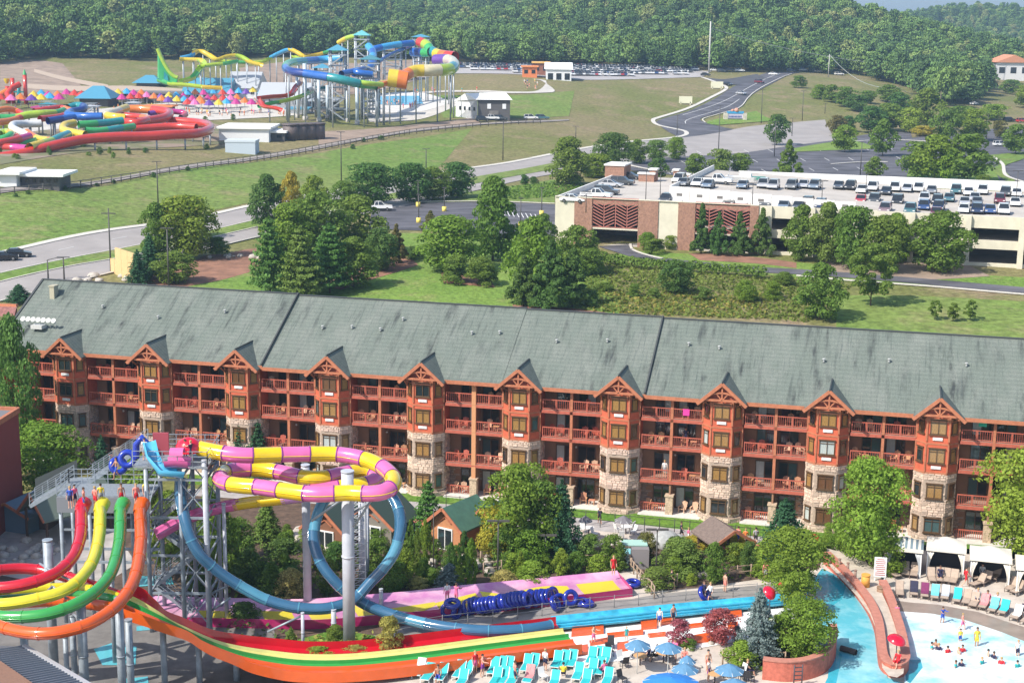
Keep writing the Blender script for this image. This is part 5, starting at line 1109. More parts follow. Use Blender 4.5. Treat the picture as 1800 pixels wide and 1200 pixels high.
# rock/brown mound stairs between towers
Y5=505
far_slide('green and blue open slide sweeping round the left of the columns',[(600,102,520),(560,106,520),(515,110,500),(502,118,485),(512,126,470),(545,131,465),(590,138,460),(630,147,462),(662,151,470)],2.1,['sky','blue','teal','green','green','blue','navy','blue','teal','green'])
far_slide('second blue tube just above the green ended slide',[(655,131,480),(625,127,480),(640,122,488),(600,130,475)],1.6,['blue','navy','blue'])
far_slide('yellow green chute ending beside the orange funnel',[(560,130,472),(600,139,466),(640,146,462),(672,149,466)],1.2,['blue','teal','lime','lime'],sup=False)
far_slide('orange multi lane tail of the big funnel slide',[(660,153,468),(678,147,474),(690,143,480)],1.5,['orange','yellow'])
far_slide('second orange lane beside the funnel tail',[(658,148,470),(676,144,476),(692,141,482)],1.0,['yellow','orange'])
far_slide('big cream tube curving back to the orange funnel',[(696,140,478),(712,133,480),(730,125,484),(760,124,486),(790,122,492),(798,114,505),(788,106,520),(765,106,525)],3.1,['orange','yellow','cream','lime','teal','cream','cream','cream','cream','purple'])
far_slide('orange and yellow bulb of the funnel slide',[(683,137,474),(700,139,474),(716,142,474)],4.6,['yellow','orange'],sup=False)
far_slide('rainbow tube dropping right from the blue roofed tower',[(738,74,560),(750,80,556),(758,90,552),(775,97,546),(800,100,540)],3.0,['red','lime','green','teal','yellow','orange','red'])
far_slide('blue and purple tube below the right tower',[(725,92,556),(745,93,552),(756,92,550)],2.6,['blue','navy','green'])
far_slide('long straight light blue tube joining two far towers',[(652,90,540),(660,86,540),(690,80,545),(725,76,552)],1.9,['blue','sky','sky','blue'])
far_slide('bright blue tube zigzag under the straight one',[(648,82,536),(655,92,530),(655,103,522),(652,118,512),(640,128,505),(622,128,500)],2.2,['sky','blue','sky','blue','blue','blue'])
far_slide('dark blue straight chute slanting down from the right tower',[(728,78,560),(690,95,540),(655,115,520),(640,122,510)],1.1,['blue','navy','blue'],sup=False)
far_slide('lime chute at the top left of the slim tower',[(627,63,575),(610,67,578),(595,75,582)],1.4,['lime','yellow'])
far_slide('yellow open chute on the ridge left of the blue roofs',[(600,86,590),(575,90,592),(555,95,592),(535,98,590),(520,90,592),(508,86,594),(490,93,598),(476,100,600)],1.7,['green','green','yellow','yellow','yellow','yellow','sky','sky'],open_=True)
far_slide('lower yellow chute on the ridge',[(570,102,575),(545,102,576),(530,103,578),(515,98,580)],1.5,['yellow','lime'],open_=True)
far_slide('lime chute continuing left from the ridge',[(478,100,600),(460,107,598),(430,108,600),(405,107,602),(385,105,604)],1.6,['lime','green','lime'],open_=True)
far_slide('long yellow and lime wave slide on the far left ridge',[(316,102,560),(330,103,560),(350,104,555),(358,112,550),(350,122,545),(338,136,540),(318,141,535)],1.9,['yellow','yellow','lime','lime','green','lime'],open_=True)
far_slide('yellow slide with pale tip rising over the left ridge',[(318,100,566),(335,96,566),(350,88,568),(365,95,566),(380,103,562),(400,97,562),(420,97,562),(440,108,560),(460,113,558)],1.8,['sky','yellow','yellow','yellow','yellow','lime','yellow'],open_=True)
far_slide('lime slide running right from the wave slide',[(350,116,550),(372,112,548),(395,110,548),(418,106,550)],1.6,['lime','lime','green'],open_=True)
far_slide('green trough flowing down from the half pipe bowl',[(280,140,525),(300,146,520),(330,148,518),(356,151,516),(390,153,516)],1.7,['green','lime','lime','yellow'],open_=True,sup=False)
# half-pipe bowl
p=hit(292,152); t=thing('slide_bowl','tall bright green half pipe bowl with a blue patch','water slide',p); k=mpp(p); q=MB(); n=12;vs=[]
for i in range(n+1):
    u=i/n
    for j in range(9):
        v=j/8; x=(-16+34*u)*k; hgt=(50*(1-u)**1.9+10)*k*v**1.6; y=(16*(v)**.6-4)*k*(1 if True else 1); vs.append((x,y*1.2,hgt+1))
q.add(vs,[(i*9+j,(i+1)*9+j,(i+1)*9+j+1,i*9+j+1) for i in range(n) for j in range(8)],0,True); o=part('bowl',q,FMM['green'],t); sm_=o.modifiers.new('s','SOLIDIFY'); sm_.thickness=.5
q=MB(); q.tube([Vector(vs[i*9+8]) for i in range(n+1)],.8,n=8); part('rim',q,FMM['lime'],t); q=MB(); q.add([(vs[4*9+3][0],vs[4*9+3][1]-.6,vs[4*9+3][2]),(vs[7*9+3][0],vs[7*9+3][1]-.6,vs[7*9+3][2]),(vs[6*9+6][0],vs[6*9+6][1]-.6,vs[6*9+6][2]),(vs[4*9+6][0],vs[4*9+6][1]-.6,vs[4*9+6][2])],[(0,1,2,3)]); part('blue_patch',q,FMM['teal'],t)
# red racing slide going down left of the columns
far_slide('red and green racing slide running down to the left pools',[(532,140,500),(521,152,490),(510,165,480),(480,168,475),(455,171,470)],1.5,['red','red','red','red'],open_=True)
far_slide('green lane beside the red racing slide',[(548,160,488),(530,168,478),(505,175,470),(478,180,466),(455,186,462)],1.3,['green','lime','lime','green'],open_=True,sup=False)
far_slide('white and teal slide behind the columns',[(575,155,500),(550,157,498),(540,160,495)],1.3,['teal','white'],sup=False)
far_slide('red lane curving under the racing slides',[(452,172,466),(462,185,458),(480,188,452),(494,192,450)],1.3,['red','red'],open_=True,sup=False)
# left cluster of tube slides
far_slide('long red tube looping right round the left slide cluster',[(0,277,352),(50,268,356),(100,255,362),(150,245,368),(200,241,372),(250,240,376),(300,237,380),(345,235,386),(368,228,396),(366,220,408),(345,216,416),(300,213,420),(250,214,424),(230,216,420)],2.3,['red']*6)
far_slide('orange red tube crossing above the long red tube',[(228,192,430),(250,192,430),(275,194,428),(297,198,424),(292,206,416),(270,211,410),(240,215,404)],2.3,['orange','red','red','red','red'])
far_slide('second orange tube just below the umbrellas',[(205,203,418),(240,206,416),(262,210,410),(240,216,402),(215,213,404)],2.0,['red','orange','red'])
far_slide('lime green tube at the top of the left cluster',[(0,208,400),(30,207,402),(50,202,404),(75,200,406),(100,199,410),(112,195,414)],2.0,['green','lime','lime','lime','green'])
far_slide('blue tube twisting in the left cluster',[(120,190,418),(135,186,420),(148,188,418),(145,193,414),(125,197,410),(120,202,404),(145,205,400),(180,205,400)],2.0,['teal','navy','navy','blue','blue','blue'])
far_slide('navy tube running left from the blue twist',[(130,206,398),(110,209,394),(84,213,390)],1.8,['blue','navy'])
far_slide('teal tube in the middle of the left cluster',[(215,212,396),(185,216,392),(160,218,388),(138,219,386)],1.8,['teal','teal','green'])
far_slide('cream yellow tube in the middle of the left cluster',[(222,190,424),(205,196,416),(188,202,408),(200,206,404),(220,208,404)],2.2,['yellow','cream','cream','yellow'])
far_slide('bright yellow elbow tube in the left cluster',[(150,238,376),(130,234,378),(113,229,382),(114,221,386),(130,217,390)],2.1,['yellow','yellow','yellow'])
far_slide('white elbow tube at the left of the cluster',[(52,238,378),(35,232,382),(22,225,386),(25,219,390),(45,218,394),(72,217,396)],1.9,['white','white','white'])
far_slide('teal and yellow tube below the bright yellow elbow',[(120,236,376),(105,242,370),(92,248,366),(70,254,360),(52,259,356)],2.0,['teal','teal','lime','yellow'])
far_slide('short red tube leaving the frame at left above the long red one',[(52,240,372),(25,247,366),(0,252,362),(-20,256,360)],1.9,['magenta','red','red'])
far_slide('dark red tube second from bottom at the left edge',[(48,262,360),(25,260,362),(0,260,362),(-20,262,362)],1.9,['magenta','red'])
far_slide('yellow and lime tube at the left edge',[(0,236,384),(12,232,386),(20,236,380),(10,243,376),(-10,248,374)],1.9,['lime','yellow','green'])
far_slide('pale lime tube at the left edge below the top lime one',[(-10,222,396),(15,220,398),(30,222,396)],1.7,['lime','lime'])
# cluster tower and play structure at far left
ftower(160,214,184,20,'small slide platform inside the left tube cluster',M_roofg,2)
p=hit(28,182); t=thing('play_structure','play structure with an orange bucket and red slides at far left','play structure',p); k=mpp(p)
for x,h,c in((-14,30,'red'),(-4,44,'red'),(6,34,'teal'),(18,50,'red')): q=MB(); q.cyl((x*k,0,-1),(x*k,0,h*k),.7,n=8); part('post',q,FMM[c],t)
for x,z,w,c in((-10,14,16,'magenta'),(8,20,20,'teal'),(14,6,24,'magenta'),(-2,24,12,'red')): q=MB(); q.box((x*k,0,z*k),(w*k,6*k,2.2*k)); part('deck',q,FMM[c],t)
q=MB(); q.lathe([(2*k,0),(5*k,6*k),(5*k,9*k)],(-14*k,0,34*k),12); part('bucket',q,FMM['yellow'],t); q=MB(); q.lathe([(4*k,0),(2*k,5*k),(.1,9*k)],(18*k,0,50*k),10); part('spire',q,FMM['green'],t)
q=MB(); q.tube([Vector((-10*k,-2,22*k)),Vector((-18*k,-4,16*k)),Vector((-24*k,-6,6*k))],1.1,n=8); part('chute',q,FMM['orange'],t)
q=MB(); q.tube([Vector((12*k,-2,34*k)),Vector((2*k,-4,28*k)),Vector((-4*k,-6,18*k)),Vector((4*k,-8,6*k))],1.0,n=8); part('chute',q,FMM['red'],t)
# umbrellas
UC=['red','orange','yellow','pink','magenta','sky','orange','red','magenta','purple']
um={}
def fumb(px,py,c,label,w=20):
    p=hit(px,py); k=mpp(p); t=thing('sunshade',label,'umbrella',p,0,'bright umbrellas of the far water park')
    if w not in um:
        q=MB(); r=w*k/2; q.lathe([(r,0),(r*.55,1.0),(.05,1.9)],n=8,smooth=False); cc=q.mesh('canopy',FMM['red']); q=MB(); q.cyl((0,0,0),(0,0,3.2),.09,n=6); um[w]=(cc,q.mesh('pole',M_white))
    o=part('canopy',um[w][0],None,t,(0,0,2.9)); setmat(o,FMM[c]); part('pole',um[w][1],None,t)
rnd=random.Random(21); used={}
for row,(y0,x0,x1,st,w) in enumerate([(192,2,110,17,24),(184,60,250,15,22),(188,215,330,13,20),(194,285,420,13,20),(180,330,480,14,18),(200,330,470,14,20)]):
    x=x0; i=0
    while x<x1:
        c=UC[(i*3+row*2)%10]; c={4:{0:'sky'}}.get(row,{}).get(i%3,c); ys=y0+rnd.uniform(-2,2)-(x-x0)*.02
        rn=('front left','left upper','middle','right front','right upper','lowest right')[row]; fumb(x,ys,c,f'{c} umbrella, {ordw(i)} in the {rn} row of the far park',w); x+=st*rnd.uniform(.8,1.2); i+=1
# crowd under and around umbrellas: tiny visitors
# equipment/water heaters right of dark building, bins
for k in range(4):
    p=hit(512+k*15,246-k*.6); q=MB(); q.cyl((0,0,0),(0,0,4.0),2.3,n=12); q.cyl((0,0,4),(0,0,4.4),2.5,n=12); solo('filter_tank',q,mat('dark_tank',(.11,.085,.08),.6),f'round dark filter tank, {ordw(k)} from left beyond the slope fence','tank','round dark filter tanks',loc=p)
# far car park
rnd=random.Random(4); rows=[(128.5,905,1205),(124.5,830,1215),(121,810,1225),(118,800,1160),(132,995,1110)]
fp=[]
for y,x0,x1 in rows:
    x=x0
    while x<x1:
        if not(912<x<998 and y>121) and rnd.random()<.93: fp.append((x,y+ (x-900)*.011,y))
        x+=rnd.uniform(5.3,6.4)
fc2={}
for i,(x,y,ky) in enumerate(fp):
    fc2[ky]=fc2.get(ky,0)+1; RW={118:'back row',121:'second back row',124.5:'middle row',128.5:'front row',132:'nearest short row'}[ky]
    QQ=('back' if y<120 else 'upper middle' if y<124 else 'lower middle' if y<128 else 'front')+(' left' if x<950 else ' centre' if x<1100 else ' right'); p=hit(x,y); kd=rnd.choice(['sedan','suv','suv']); c=rnd.choice(['white','white','white','white','silver','silver','silver','white','dark grey','blue','red','grey','white']); 
    car((p.x,p.y,p.z+.17),-math.pi/2+.12+rnd.uniform(-.1,.1),kd,c,f'{c} car, {ordw(fc2[ky]-1)} from left, {RW} of the hilltop car park','cars in the far hilltop car park',parts=False)
for i,(x,y,c) in enumerate([(1255,126,'white'),(1268,127,'dark grey'),(1283,126,'black'),(1300,127,'white'),(1240,134,'black'),(1411,126,'white'),(1438,128,'white'),(1475,133,'white')]): gcar(x,y,.1,'suv' if i%2 else 'sedan',c,f'{c} vehicle, {ordw(i)} from left along the wooded crest right of the tall pole')
# fence along the service path
def post_fence(name,pts,n,h,label,m,rails=2,base=None,r=.08,world=False):
    a=[(p if world else (hit(*p) if base is None else PZ(*p,base))) for p in pts]; a=resample(a,n); o=a[0].copy(); t=thing(name,label,'fence',o)
    pm=MB(); pm.cyl((0,0,-.1),(0,0,h),r,n=6); pm=pm.mesh('post',m)
    for p in a: part('post',pm,None,t,p-o)
    for k in range(rails):
        q=MB(); z=h*(.92-k*.45)
        for i in range(n-1): q.bar(a[i]-o+Vector((0,0,z)),a[i+1]-o+Vector((0,0,z)),r*1.1)
        part('rail',q,m,t)
    return t
post_fence('fence',[(0,343),(120,333),(250,313),(350,297),(480,279),(600,257),(720,236),(830,224),(950,217)],70,1.5,'long dark fence along the top of the grass bank',mat('dark_fence',(.16,.14,.12),.8),r=.12)
rs_=random.Random(3)
for k,(x,y) in enumerate([(28,346),(50,341),(115,334),(170,327),(200,322),(270,312),(620,262),(640,250),(670,246),(330,300)]):
    tree(x,y,y-rs_.uniform(5,9),rs_.uniform(9,14),'shrub','dark',f'low dark bush by the slope fence, {ordw(k)} from left' if k else 'low dark bush by the slope fence at far left',n=3000,size=.06,group='low bushes along the slope fence')

# denser left edge of the far park
far_slide('orange tube rising at the far left edge',[(-10,196,402),(12,192,406),(30,196,408),(40,204,404),(20,212,398),(-8,216,392)],1.7,['orange','red','orange'])
far_slide('red tube winding above the lime tube at left',[(60,196,412),(85,192,416),(110,190,420),(128,198,412),(100,206,404),(70,209,398)],1.6,['red','orange','red'])
far_slide('green tube under the cream yellow tube',[(235,222,396),(205,226,390),(175,230,386),(150,229,384)],1.6,['green','teal','green'])
far_slide('orange tube low in the left cluster',[(118,250,368),(90,247,370),(66,243,374),(48,232,380)],1.6,['orange','yellow','orange'])
far_slide('purple tube behind the left cluster',[(262,200,426),(300,196,430),(326,200,430),(318,207,424)],1.5,['purple','magenta','red'])
far_slide('second red tube inside the big red loop',[(345,224,402),(310,222,404),(270,224,402),(225,228,398),(180,233,392)],1.8,['red','red','orange'])
far_slide('short lime tube dropping below the white elbow',[(10,248,372),(28,254,368),(50,250,370),(66,246,374)],1.5,['lime','green'])
far_slide('pink and red tube at the bottom left edge',[(-20,246,374),(8,244,376),(30,240,380)],1.6,['pink','red'])
ftower(652,205,96,28,'dark braced stair tower behind the blue tubes',mat('dusk_teal_canopy',(.06,.2,.24),.6),7); ftower(568,206,112,24,'stair tower behind the left thick columns',M_roofb,5); ftower(690,142,84,30,'brown stair structure left of the right hand tower',mat('brown_canopy',(.22,.12,.08),.7),4)
ftower(85,214,180,18,'small platform above the lime tube at left',FMM['teal'],2); ftower(235,208,178,16,'slim platform beside the blue roofed kiosk',M_roofg,3)
rn4=random.Random(12)
fbuild(60,92,200,190,8,M_wht,mat('magenta_roof',(.4,.05,.2),.6),'small magenta roofed stall at the far left',over=.8); fbuild(255,300,196,188,7,M_dkw,mat('orange_awning',(.65,.2,.06),.6),'orange awning stall behind the umbrellas',over=.8); fbuild(505,540,200,192,7,M_wht,M_roofb,'small blue roofed stall beside the red lanes',over=.8); fbuild(196,232,176,169,7,M_wht,M_roofg,'grey roofed stall left of the long snack building',over=.8)
for k,(x,y) in enumerate(sorted((rn4.uniform(0,420),rn4.choice((212,222,232,262,272,278))+rn4.uniform(-3,3)) for _ in range(26))):
    tree(x,y,y-rn4.uniform(6,13),rn4.uniform(8,15),'shrub',rn4.choice(('mid','bright','dark')),f'small planting among the left slide cluster, {ordw(k)} from left',n=3000,size=.06,group='small plants among the far slides')
# ------------------------------------------------------------------ near slides
NM={k:mat('slide_gelcoat_'+k,v,.18,nz=.06,ns=1.2,coat=.7) for k,v in {'red':(.50,.008,.018),'yellow':(.66,.57,.025),'green':(.04,.30,.06),'orange':(.66,.095,.006),'gold':(.72,.50,.008),'pink':(.64,.13,.34),'lilac':(.50,.24,.50),'blue':(.035,.12,.22),'lblue':(.075,.25,.36),'cyan':(.05,.40,.56),'paleyellow':(.66,.62,.20),'magenta':(.40,.02,.12),'royal':(.01,.035,.36),'dome':(.62,.005,.03),'sky':(.10,.45,.70),'purple':(.22,.03,.22)}.items()}
M_gsteel=mat('weathered_grey_steel',(.27,.31,.35),.5,.15,nz=.18,ns=1.5); M_dsteel=mat('dark_seam',(.06,.05,.06),.6); M_grate=mat('steel_grating',(.24,.27,.30),.6,.2,nz=.2,ns=6)
def near_slide(label,pts,r,cols,seglen=2.4,flange=True,groove=True,n=16,name='tube_slide',open_from=None,sup=(),seam=None,up=None):
    """pts (px,py,z). One section per seglen metres, flange rings between sections"""
    P=smooth_path([PZ(a,b,z) for a,b,z in pts],max(30,len(pts)*12)); L=sum((P[i+1]-P[i]).length for i in range(len(P)-1)); ns=max(1,round(L/seglen)); per=6; P=smooth_path([P[int(i*(len(P)-1)/(ns*2))] for i in range(ns*2+1)],ns*per+1)
    o=Vector((P[0].x,P[0].y,0)); t=thing(name,label,'water slide',o); loc=[p-o for p in P]
    for k in range(ns):
        a=k*per;b=a+per; seg=[loc[max(0,a-1)]]+loc[a:b+1]+[loc[min(len(loc)-1,b+1)]]; mb=MB(); mb.tube(seg,r,n=n)
        # drop the guide rings so ends butt exactly
        m2=MB(); m2.v=mb.v[n:-n]; m2.f=[tuple(i-n for i in f) for f in mb.f[n:-n]]; m2.m=mb.m[n:-n]; m2.sm=mb.sm[n:-n]
        c=cols[k%len(cols)] if isinstance(cols,(list,tuple)) else cols; s=part('slide_section',m2,NM[c],t)
        if flange and k<ns:
            T=(loc[min(b+1,len(loc)-1)]-loc[b-1]).normalized(); f=MB(); f.tube([loc[b]-T*.05,loc[b]+T*.05],r*1.07,n=n); f.tube([loc[b]-T*.05,loc[b]-T*.049],[r*1.07,r*.99],n=n); f.tube([loc[b]+T*.049,loc[b]+T*.05],[r*.99,r*1.07],n=n); part('flange',f,NM[seam] if seam in NM else (seam or NM[c]),s)
    if groove:
        for sgn in(-1,1):
            g=MB(); q=[]
            for i,p in enumerate(loc):
                T=(loc[min(i+1,len(loc)-1)]-loc[max(i-1,0)]).normalized(); sd=T.cross(Vector((0,0,1))).normalized(); q.append(p+sd*sgn*r*1.0)
            g.tube(q,.035,n=5); part('joint_ridge',g,NM[cols[0]] if isinstance(cols,(list,tuple)) else NM[cols],t)
    return P
def nstrip(name,A,B,zs,m,h=.35,n=40,parent=None,origin=None,walls=(1,1),base=None):
    """flat-bottomed trough between two world point rows A (far) and B (near)"""
    a=resample(A,n);b=resample(B,n); mb=MB(); vs=[]; o=origin or Vector((0,0,0))
    for i in range(n):
        d=(b[i]-a[i]); vs+=[a[i]-o+Vector((0,0,h*walls[0])),a[i]+d*.06-o,a[i]+d*.5-Vector((0,0,.05))-o,b[i]-d*.06-o,b[i]-o+Vector((0,0,h*walls[1]))]
    mb.add(vs,[(i*5+j,i*5+j+1,(i+1)*5+j+1,(i+1)*5+j) for i in range(n-1) for j in range(4)],0,False)
    mb.f=[tuple(reversed(f)) for f in mb.f]
    return part(name,mb,m,parent)
def ncol(px,pyb,top,w,label,z0=0.,m=None,cap=True,Y=None,name='support_column',ztop=None):
    p=PZ(px,pyb,z0) if Y is None else Vector((PY(px,700,Y).x,Y,z0)); lo,hi=0,60
    for _ in range(22):
        md=(lo+hi)/2
        if proj(p.x,p.y,p.z+md)[1]>top: lo=md
        else: hi=md
    k=mpp(p+Vector((0,0,lo))); t=thing(name,label,'column',p,0,'grey steel columns of the near slides'); q=MB(); q.cyl((0,0,-.2),(0,0,lo),w*k/2,n=16); part('shaft',q,m or M_gsteel,t)
    q=MB(); q.cyl((0,0,lo*.52),(0,0,lo*.52+.12),w*k*.56,n=16); q.cyl((0,0,lo),(0,0,lo+.1),w*k*.54,n=16); part('collar',q,m or M_gsteel,t)
    return p,lo
near_slide('red tube of the four racing slides at the left',[(143,896,10.4),(143,915,10.1),(141,945,9.6),(126,982,9.1),(92,1010,8.8),(40,1027,8.5),(-10,1033,8.3),(-70,1030,8.1)],.41,['red'],2.6,seam='dome')
near_slide('yellow tube of the four racing slides at the left',[(176,896,10.4),(176,915,10.1),(173,950,9.5),(158,995,9.0),(118,1035,8.6),(55,1054,8.3),(-5,1062,8.1),(-70,1058,7.9)],.41,['yellow'],2.6,seam='gold')
near_slide('green tube of the four racing slides at the left',[(212,894,10.4),(212,915,10.1),(209,958,9.4),(192,1012,8.8),(150,1052,8.4),(90,1077,8.1),(30,1084,7.9),(-20,1080,7.8),(-70,1070,7.7)],.41,['green'],2.6)
near_slide('orange tube of the four racing slides at the left',[(246,892,10.4),(247,915,10.1),(247,960,9.4),(234,1022,8.7),(198,1070,8.2),(140,1102,7.9),(75,1113,7.7),(20,1106,7.6),(-30,1090,7.6),(-80,1075,7.6)],.41,['orange'],2.6)
# hooded entries
for px,c,l in((143,'red','red'),(176,'yellow','yellow'),(212,'green','green'),(246,'orange','orange')):
    p=PZ(px,896,10.35); q=MB(); q.tube([Vector((0,.9,.25)),Vector((0,.3,.12)),Vector((0,-.35,-.15))],[.56,.54,.45],n=14,a0=-.5,a1=math.pi+.5); solo('slide_entry_hood',q,NM[c],f'{l} flared entry hood at the top of the {l} racing tube','slide entry',loc=p)
near_slide('red return tube behind the red racing tube',[(-70,1008,7.9),(0,1001,7.8),(50,999,7.6),(100,1008,7.4),(160,1028,7.1),(222,1052,6.7)],.40,['red'],2.6,groove=False)
near_slide('yellow return tube behind the yellow racing tube',[(-60,1040,7.7),(0,1040,7.6),(60,1036,7.5),(130,1033,7.3),(180,1042,7.0),(222,1056,6.6)],.39,['yellow'],2.6,groove=False)
near_slide('green return tube behind the green racing tube',[(-60,1060,7.5),(40,1052,7.3),(120,1046,7.1),(180,1050,6.9),(222,1061,6.5)],.38,['green'],2.6,groove=False)
near_slide('orange return tube behind the orange racing tube',[(-60,1066,7.3),(0,1062,7.1),(80,1056,7.0),(150,1060,6.8),(200,1068,6.5),(228,1076,6.3)],.40,['orange'],2.6,groove=False)
# four lane racer
ctr=[(215,1056,6.9),(250,1072,6.35),(290,1092,5.4),(330,1113,4.2),(370,1132,3.1),(420,1149,2.0),(480,1160,1.25),(540,1166,.85),(620,1165,.65),(720,1155,.6),(850,1138,.58),(1000,1119,.55)]
C=smooth_path([PZ(*p) for p in ctr],90); o0=C[0].copy(); o0.z=0; racer=thing('racing_slide','four lane racing slide in red, pale yellow, green and orange sweeping down to the runout','water slide',o0)
def offs(P,d,dz=0.):
    out=[]
    for i,p in enumerate(P):
        T=(P[min(i+1,len(P)-1)]-P[max(i-1,0)]); T.z=0; T.normalize(); out.append(p+Vector((-T.y,T.x,0))*d+Vector((0,0,dz)))
    return out
k0=[min(1,.62+.38*i/30) for i in range(90)]
def offv(d,dz=0.):
    b=offs(C,d*1.0,dz); return [C[i].lerp(b[i],k0[i])+Vector((0,0,dz*(1-k0[i]))) for i in range(90)]
for d0,d1,c,h in((2.75,1.2,'red',.55),(1.2,.05,'paleyellow',.22),(.05,-.85,'green',.25),(-.85,-2.6,'orange',.42)):
    nstrip(f'{c}_lane' if c!='paleyellow' else 'yellow_lane',offv(d0,.03),offv(d1,.0),0,NM[c],h,90,racer,o0,walls=(1,.5) if c!='orange' else (.4,1))
sk_=MB(); A=offv(-2.62,.5);Bv=offv(-2.66,-.25); sk_.add([p-o0 for p in A]+[p-o0 for p in Bv],[(i,i+1,90+i+1,90+i) for i in range(89)],0,True); part('outer_wall',sk_,NM['orange'],racer)
sk_=MB(); A=offv(2.77,.58);Bv=offv(2.85,-.6); sk_.add([p-o0 for p in A]+[p-o0 for p in Bv],[(i,i+1,90+i+1,90+i) for i in range(89)],0,True); part('outer_wall',sk_,NM['red'],racer)
for i in range(4,88,6):
    for d,c in((1.2,'red'),(-.85,'orange')):
        pass
for i in (8,16,24,32):
    p=C[i]-o0; q=MB(); q.cyl((p.x,p.y,0),(p.x,p.y,p.z-.2),.22,n=10); part('support_leg',q,M_gsteel,racer)
# pink and yellow tube
near_slide('pink and yellow banded tube slide looping over the trees',[(352,788,14.1),(385,795,14.0),(430,800,13.9),(480,799,13.8),(530,798,13.7),(590,798,13.6),(635,805,13.5),(668,818,13.3),(690,838,13.1),(688,856,12.9),(660,867,12.7),(610,866,12.6),(555,868,12.5),(500,862,12.45),(450,855,12.35),(412,852,12.3),(389,844,12.2),(390,832,12.1),(410,826,12.0),(450,824,11.9),(490,829,11.8),(530,838,11.7),(565,840,11.6),(600,833,11.5),(640,828,11.4),(662,836,11.2),(650,848,11.0),(600,856,10.9),(545,864,10.7)],.60,['gold','pink','gold','pink'],2.15,n=18,seam='purple')
tp=[(545,866,10.6),(490,872,10.2),(430,879,9.8),(375,890,9.3),(330,905,8.7),(272,936,7.6)]
Pt=smooth_path([PZ(*p) for p in tp],40); t=thing('open_trough','pink and yellow open trough descending left under the banded tube','water slide',Vector((Pt[0].x,Pt[0].y,0)))
for k in range(6):
    q=MB(); q.tube([p-t.location for p in Pt[k*6:k*6+8 if k<5 else 40]],.62,n=12,a0=math.pi-.1,a1=2*math.pi+.1); oo=part('slide_section',q,NM[['lilac','gold','gold','pink','pink','pink'][k]],t); oo.modifiers.new('s','SOLIDIFY').thickness=.06
# blue looping tube
near_slide('slate blue tube slide dropping from the tower and looping round the columns',[(318,842,11.6),(318,870,10.6),(326,915,9.0),(344,965,7.0),(380,1001,5.3),(425,1031,3.9),(475,1056,2.8),(535,1069,2.3),(590,1066,2.3),(625,1050,2.7),(655,1018,4.0),(685,985,5.4),(702,942,7.2),(702,900,8.9),(685,868,10.0),(655,850,10.6),(615,848,10.6),(585,862,10.1),(564,890,9.0),(553,925,7.6),(553,958,6.3),(566,992,5.0),(592,1025,3.6),(630,1055,2.2),(675,1075,1.4),(725,1090,1.05),(780,1101,.95),(850,1108,.9),(920,1106,.85),(968,1099,.8)],.44,['blue','blue','blue','blue','lblue'],2.5,seam='lblue')
wt=thing('splash_trough','long bright cyan run out trough beyond the blue tube','water slide',PZ(970,1098,0)); 
A=[PZ(968,1087,.25),PZ(1100,1073,.25),PZ(1200,1063,.25),(PZ(1325,1052,.25)),PZ(1420,1042,.25)];Bv=[PZ(968,1109,.25),PZ(1100,1096,.25),PZ(1200,1084,.25),PZ(1325,1070,.25),PZ(1420,1060,.25)]
M_cyan=mat('shallow_cyan_water',(.05,.40,.58),.12,nz=.25,ns=1.,col2=None,bump=.2,bs=3); nstrip('trough',A,Bv,0,M_cyan,.22,40,wt,wt.location)
for f_ in(.42,.66): q=MB(); P_=[a.lerp(b,f_) for a,b in zip(A,Bv)]; [q.bar(P_[i]-wt.location+Vector((0,0,.05)),P_[i+1]-wt.location+Vector((0,0,.05)),.12,.1) for i in range(4)]; part('lane_divider',q,NM['cyan'],wt)
# pink family runout
PT=[(236,1050),(350,1054),(440,1056),(540,1057),(637,1050),(720,1043),(800,1034),(950,1020),(1085,1007)]; PB=[(250,1086),(350,1090),(525,1094),(600,1091),(662,1086),(775,1075),(900,1062),(1015,1050),(1112,1038)]
ru=thing('runout_slide','broad pink run out slide with yellow patches ending by the blue tubes','water slide',PZ(700,1065,0)); ZR=.55
A=smooth_path([PZ(*p,ZR) for p in PT],50); Bv=smooth_path([PZ(*p,ZR) for p in PB],50); o_=ru.location
q=MB(); n=50; vs=[]
for i in range(n):
    for j in range(9):
        u=j/8; p=A[i].lerp(Bv[i],u)-o_; p.z+= -.12*math.sin(math.pi*u)+(.25 if j in(0,8) else 0); vs.append(p)
q.add(vs,[(i*9+j,(i+1)*9+j,(i+1)*9+j+1,i*9+j+1) for i in range(n-1) for j in range(8)],0,True)
M_pink=mat('runout_pink',(.52,.20,.40),.25,nz=.0,ns=.35,col2=(.66,.38,.50),coat=.4,thr=(.4,.6)); q.f=[tuple(reversed(f)) for f in q.f]; part('slide_bed',q,M_pink,ru)
q=MB(); q.add([p-o_+Vector((0,0,.25)) for p in Bv]+[Vector((p.x,p.y,.0))-o_-Vector((0,0,.0)) for p in Bv],[(i,n+i,n+i+1,i+1) for i in range(n-1)]); e0,e1=A[-1]-o_,Bv[-1]-o_; q.add([e0+Vector((0,0,.2)),e1+Vector((0,0,.2)),(e1.x,e1.y,0),(e0.x,e0.y,0)],[(0,1,2,3)]); q.add([p-o_+Vector((0,0,.25)) for p in A]+[Vector((p.x,p.y,0))-o_ for p in A],[(i,i+1,n+i+1,n+i) for i in range(n-1)]); part('side_wall',q,NM['magenta'],ru)
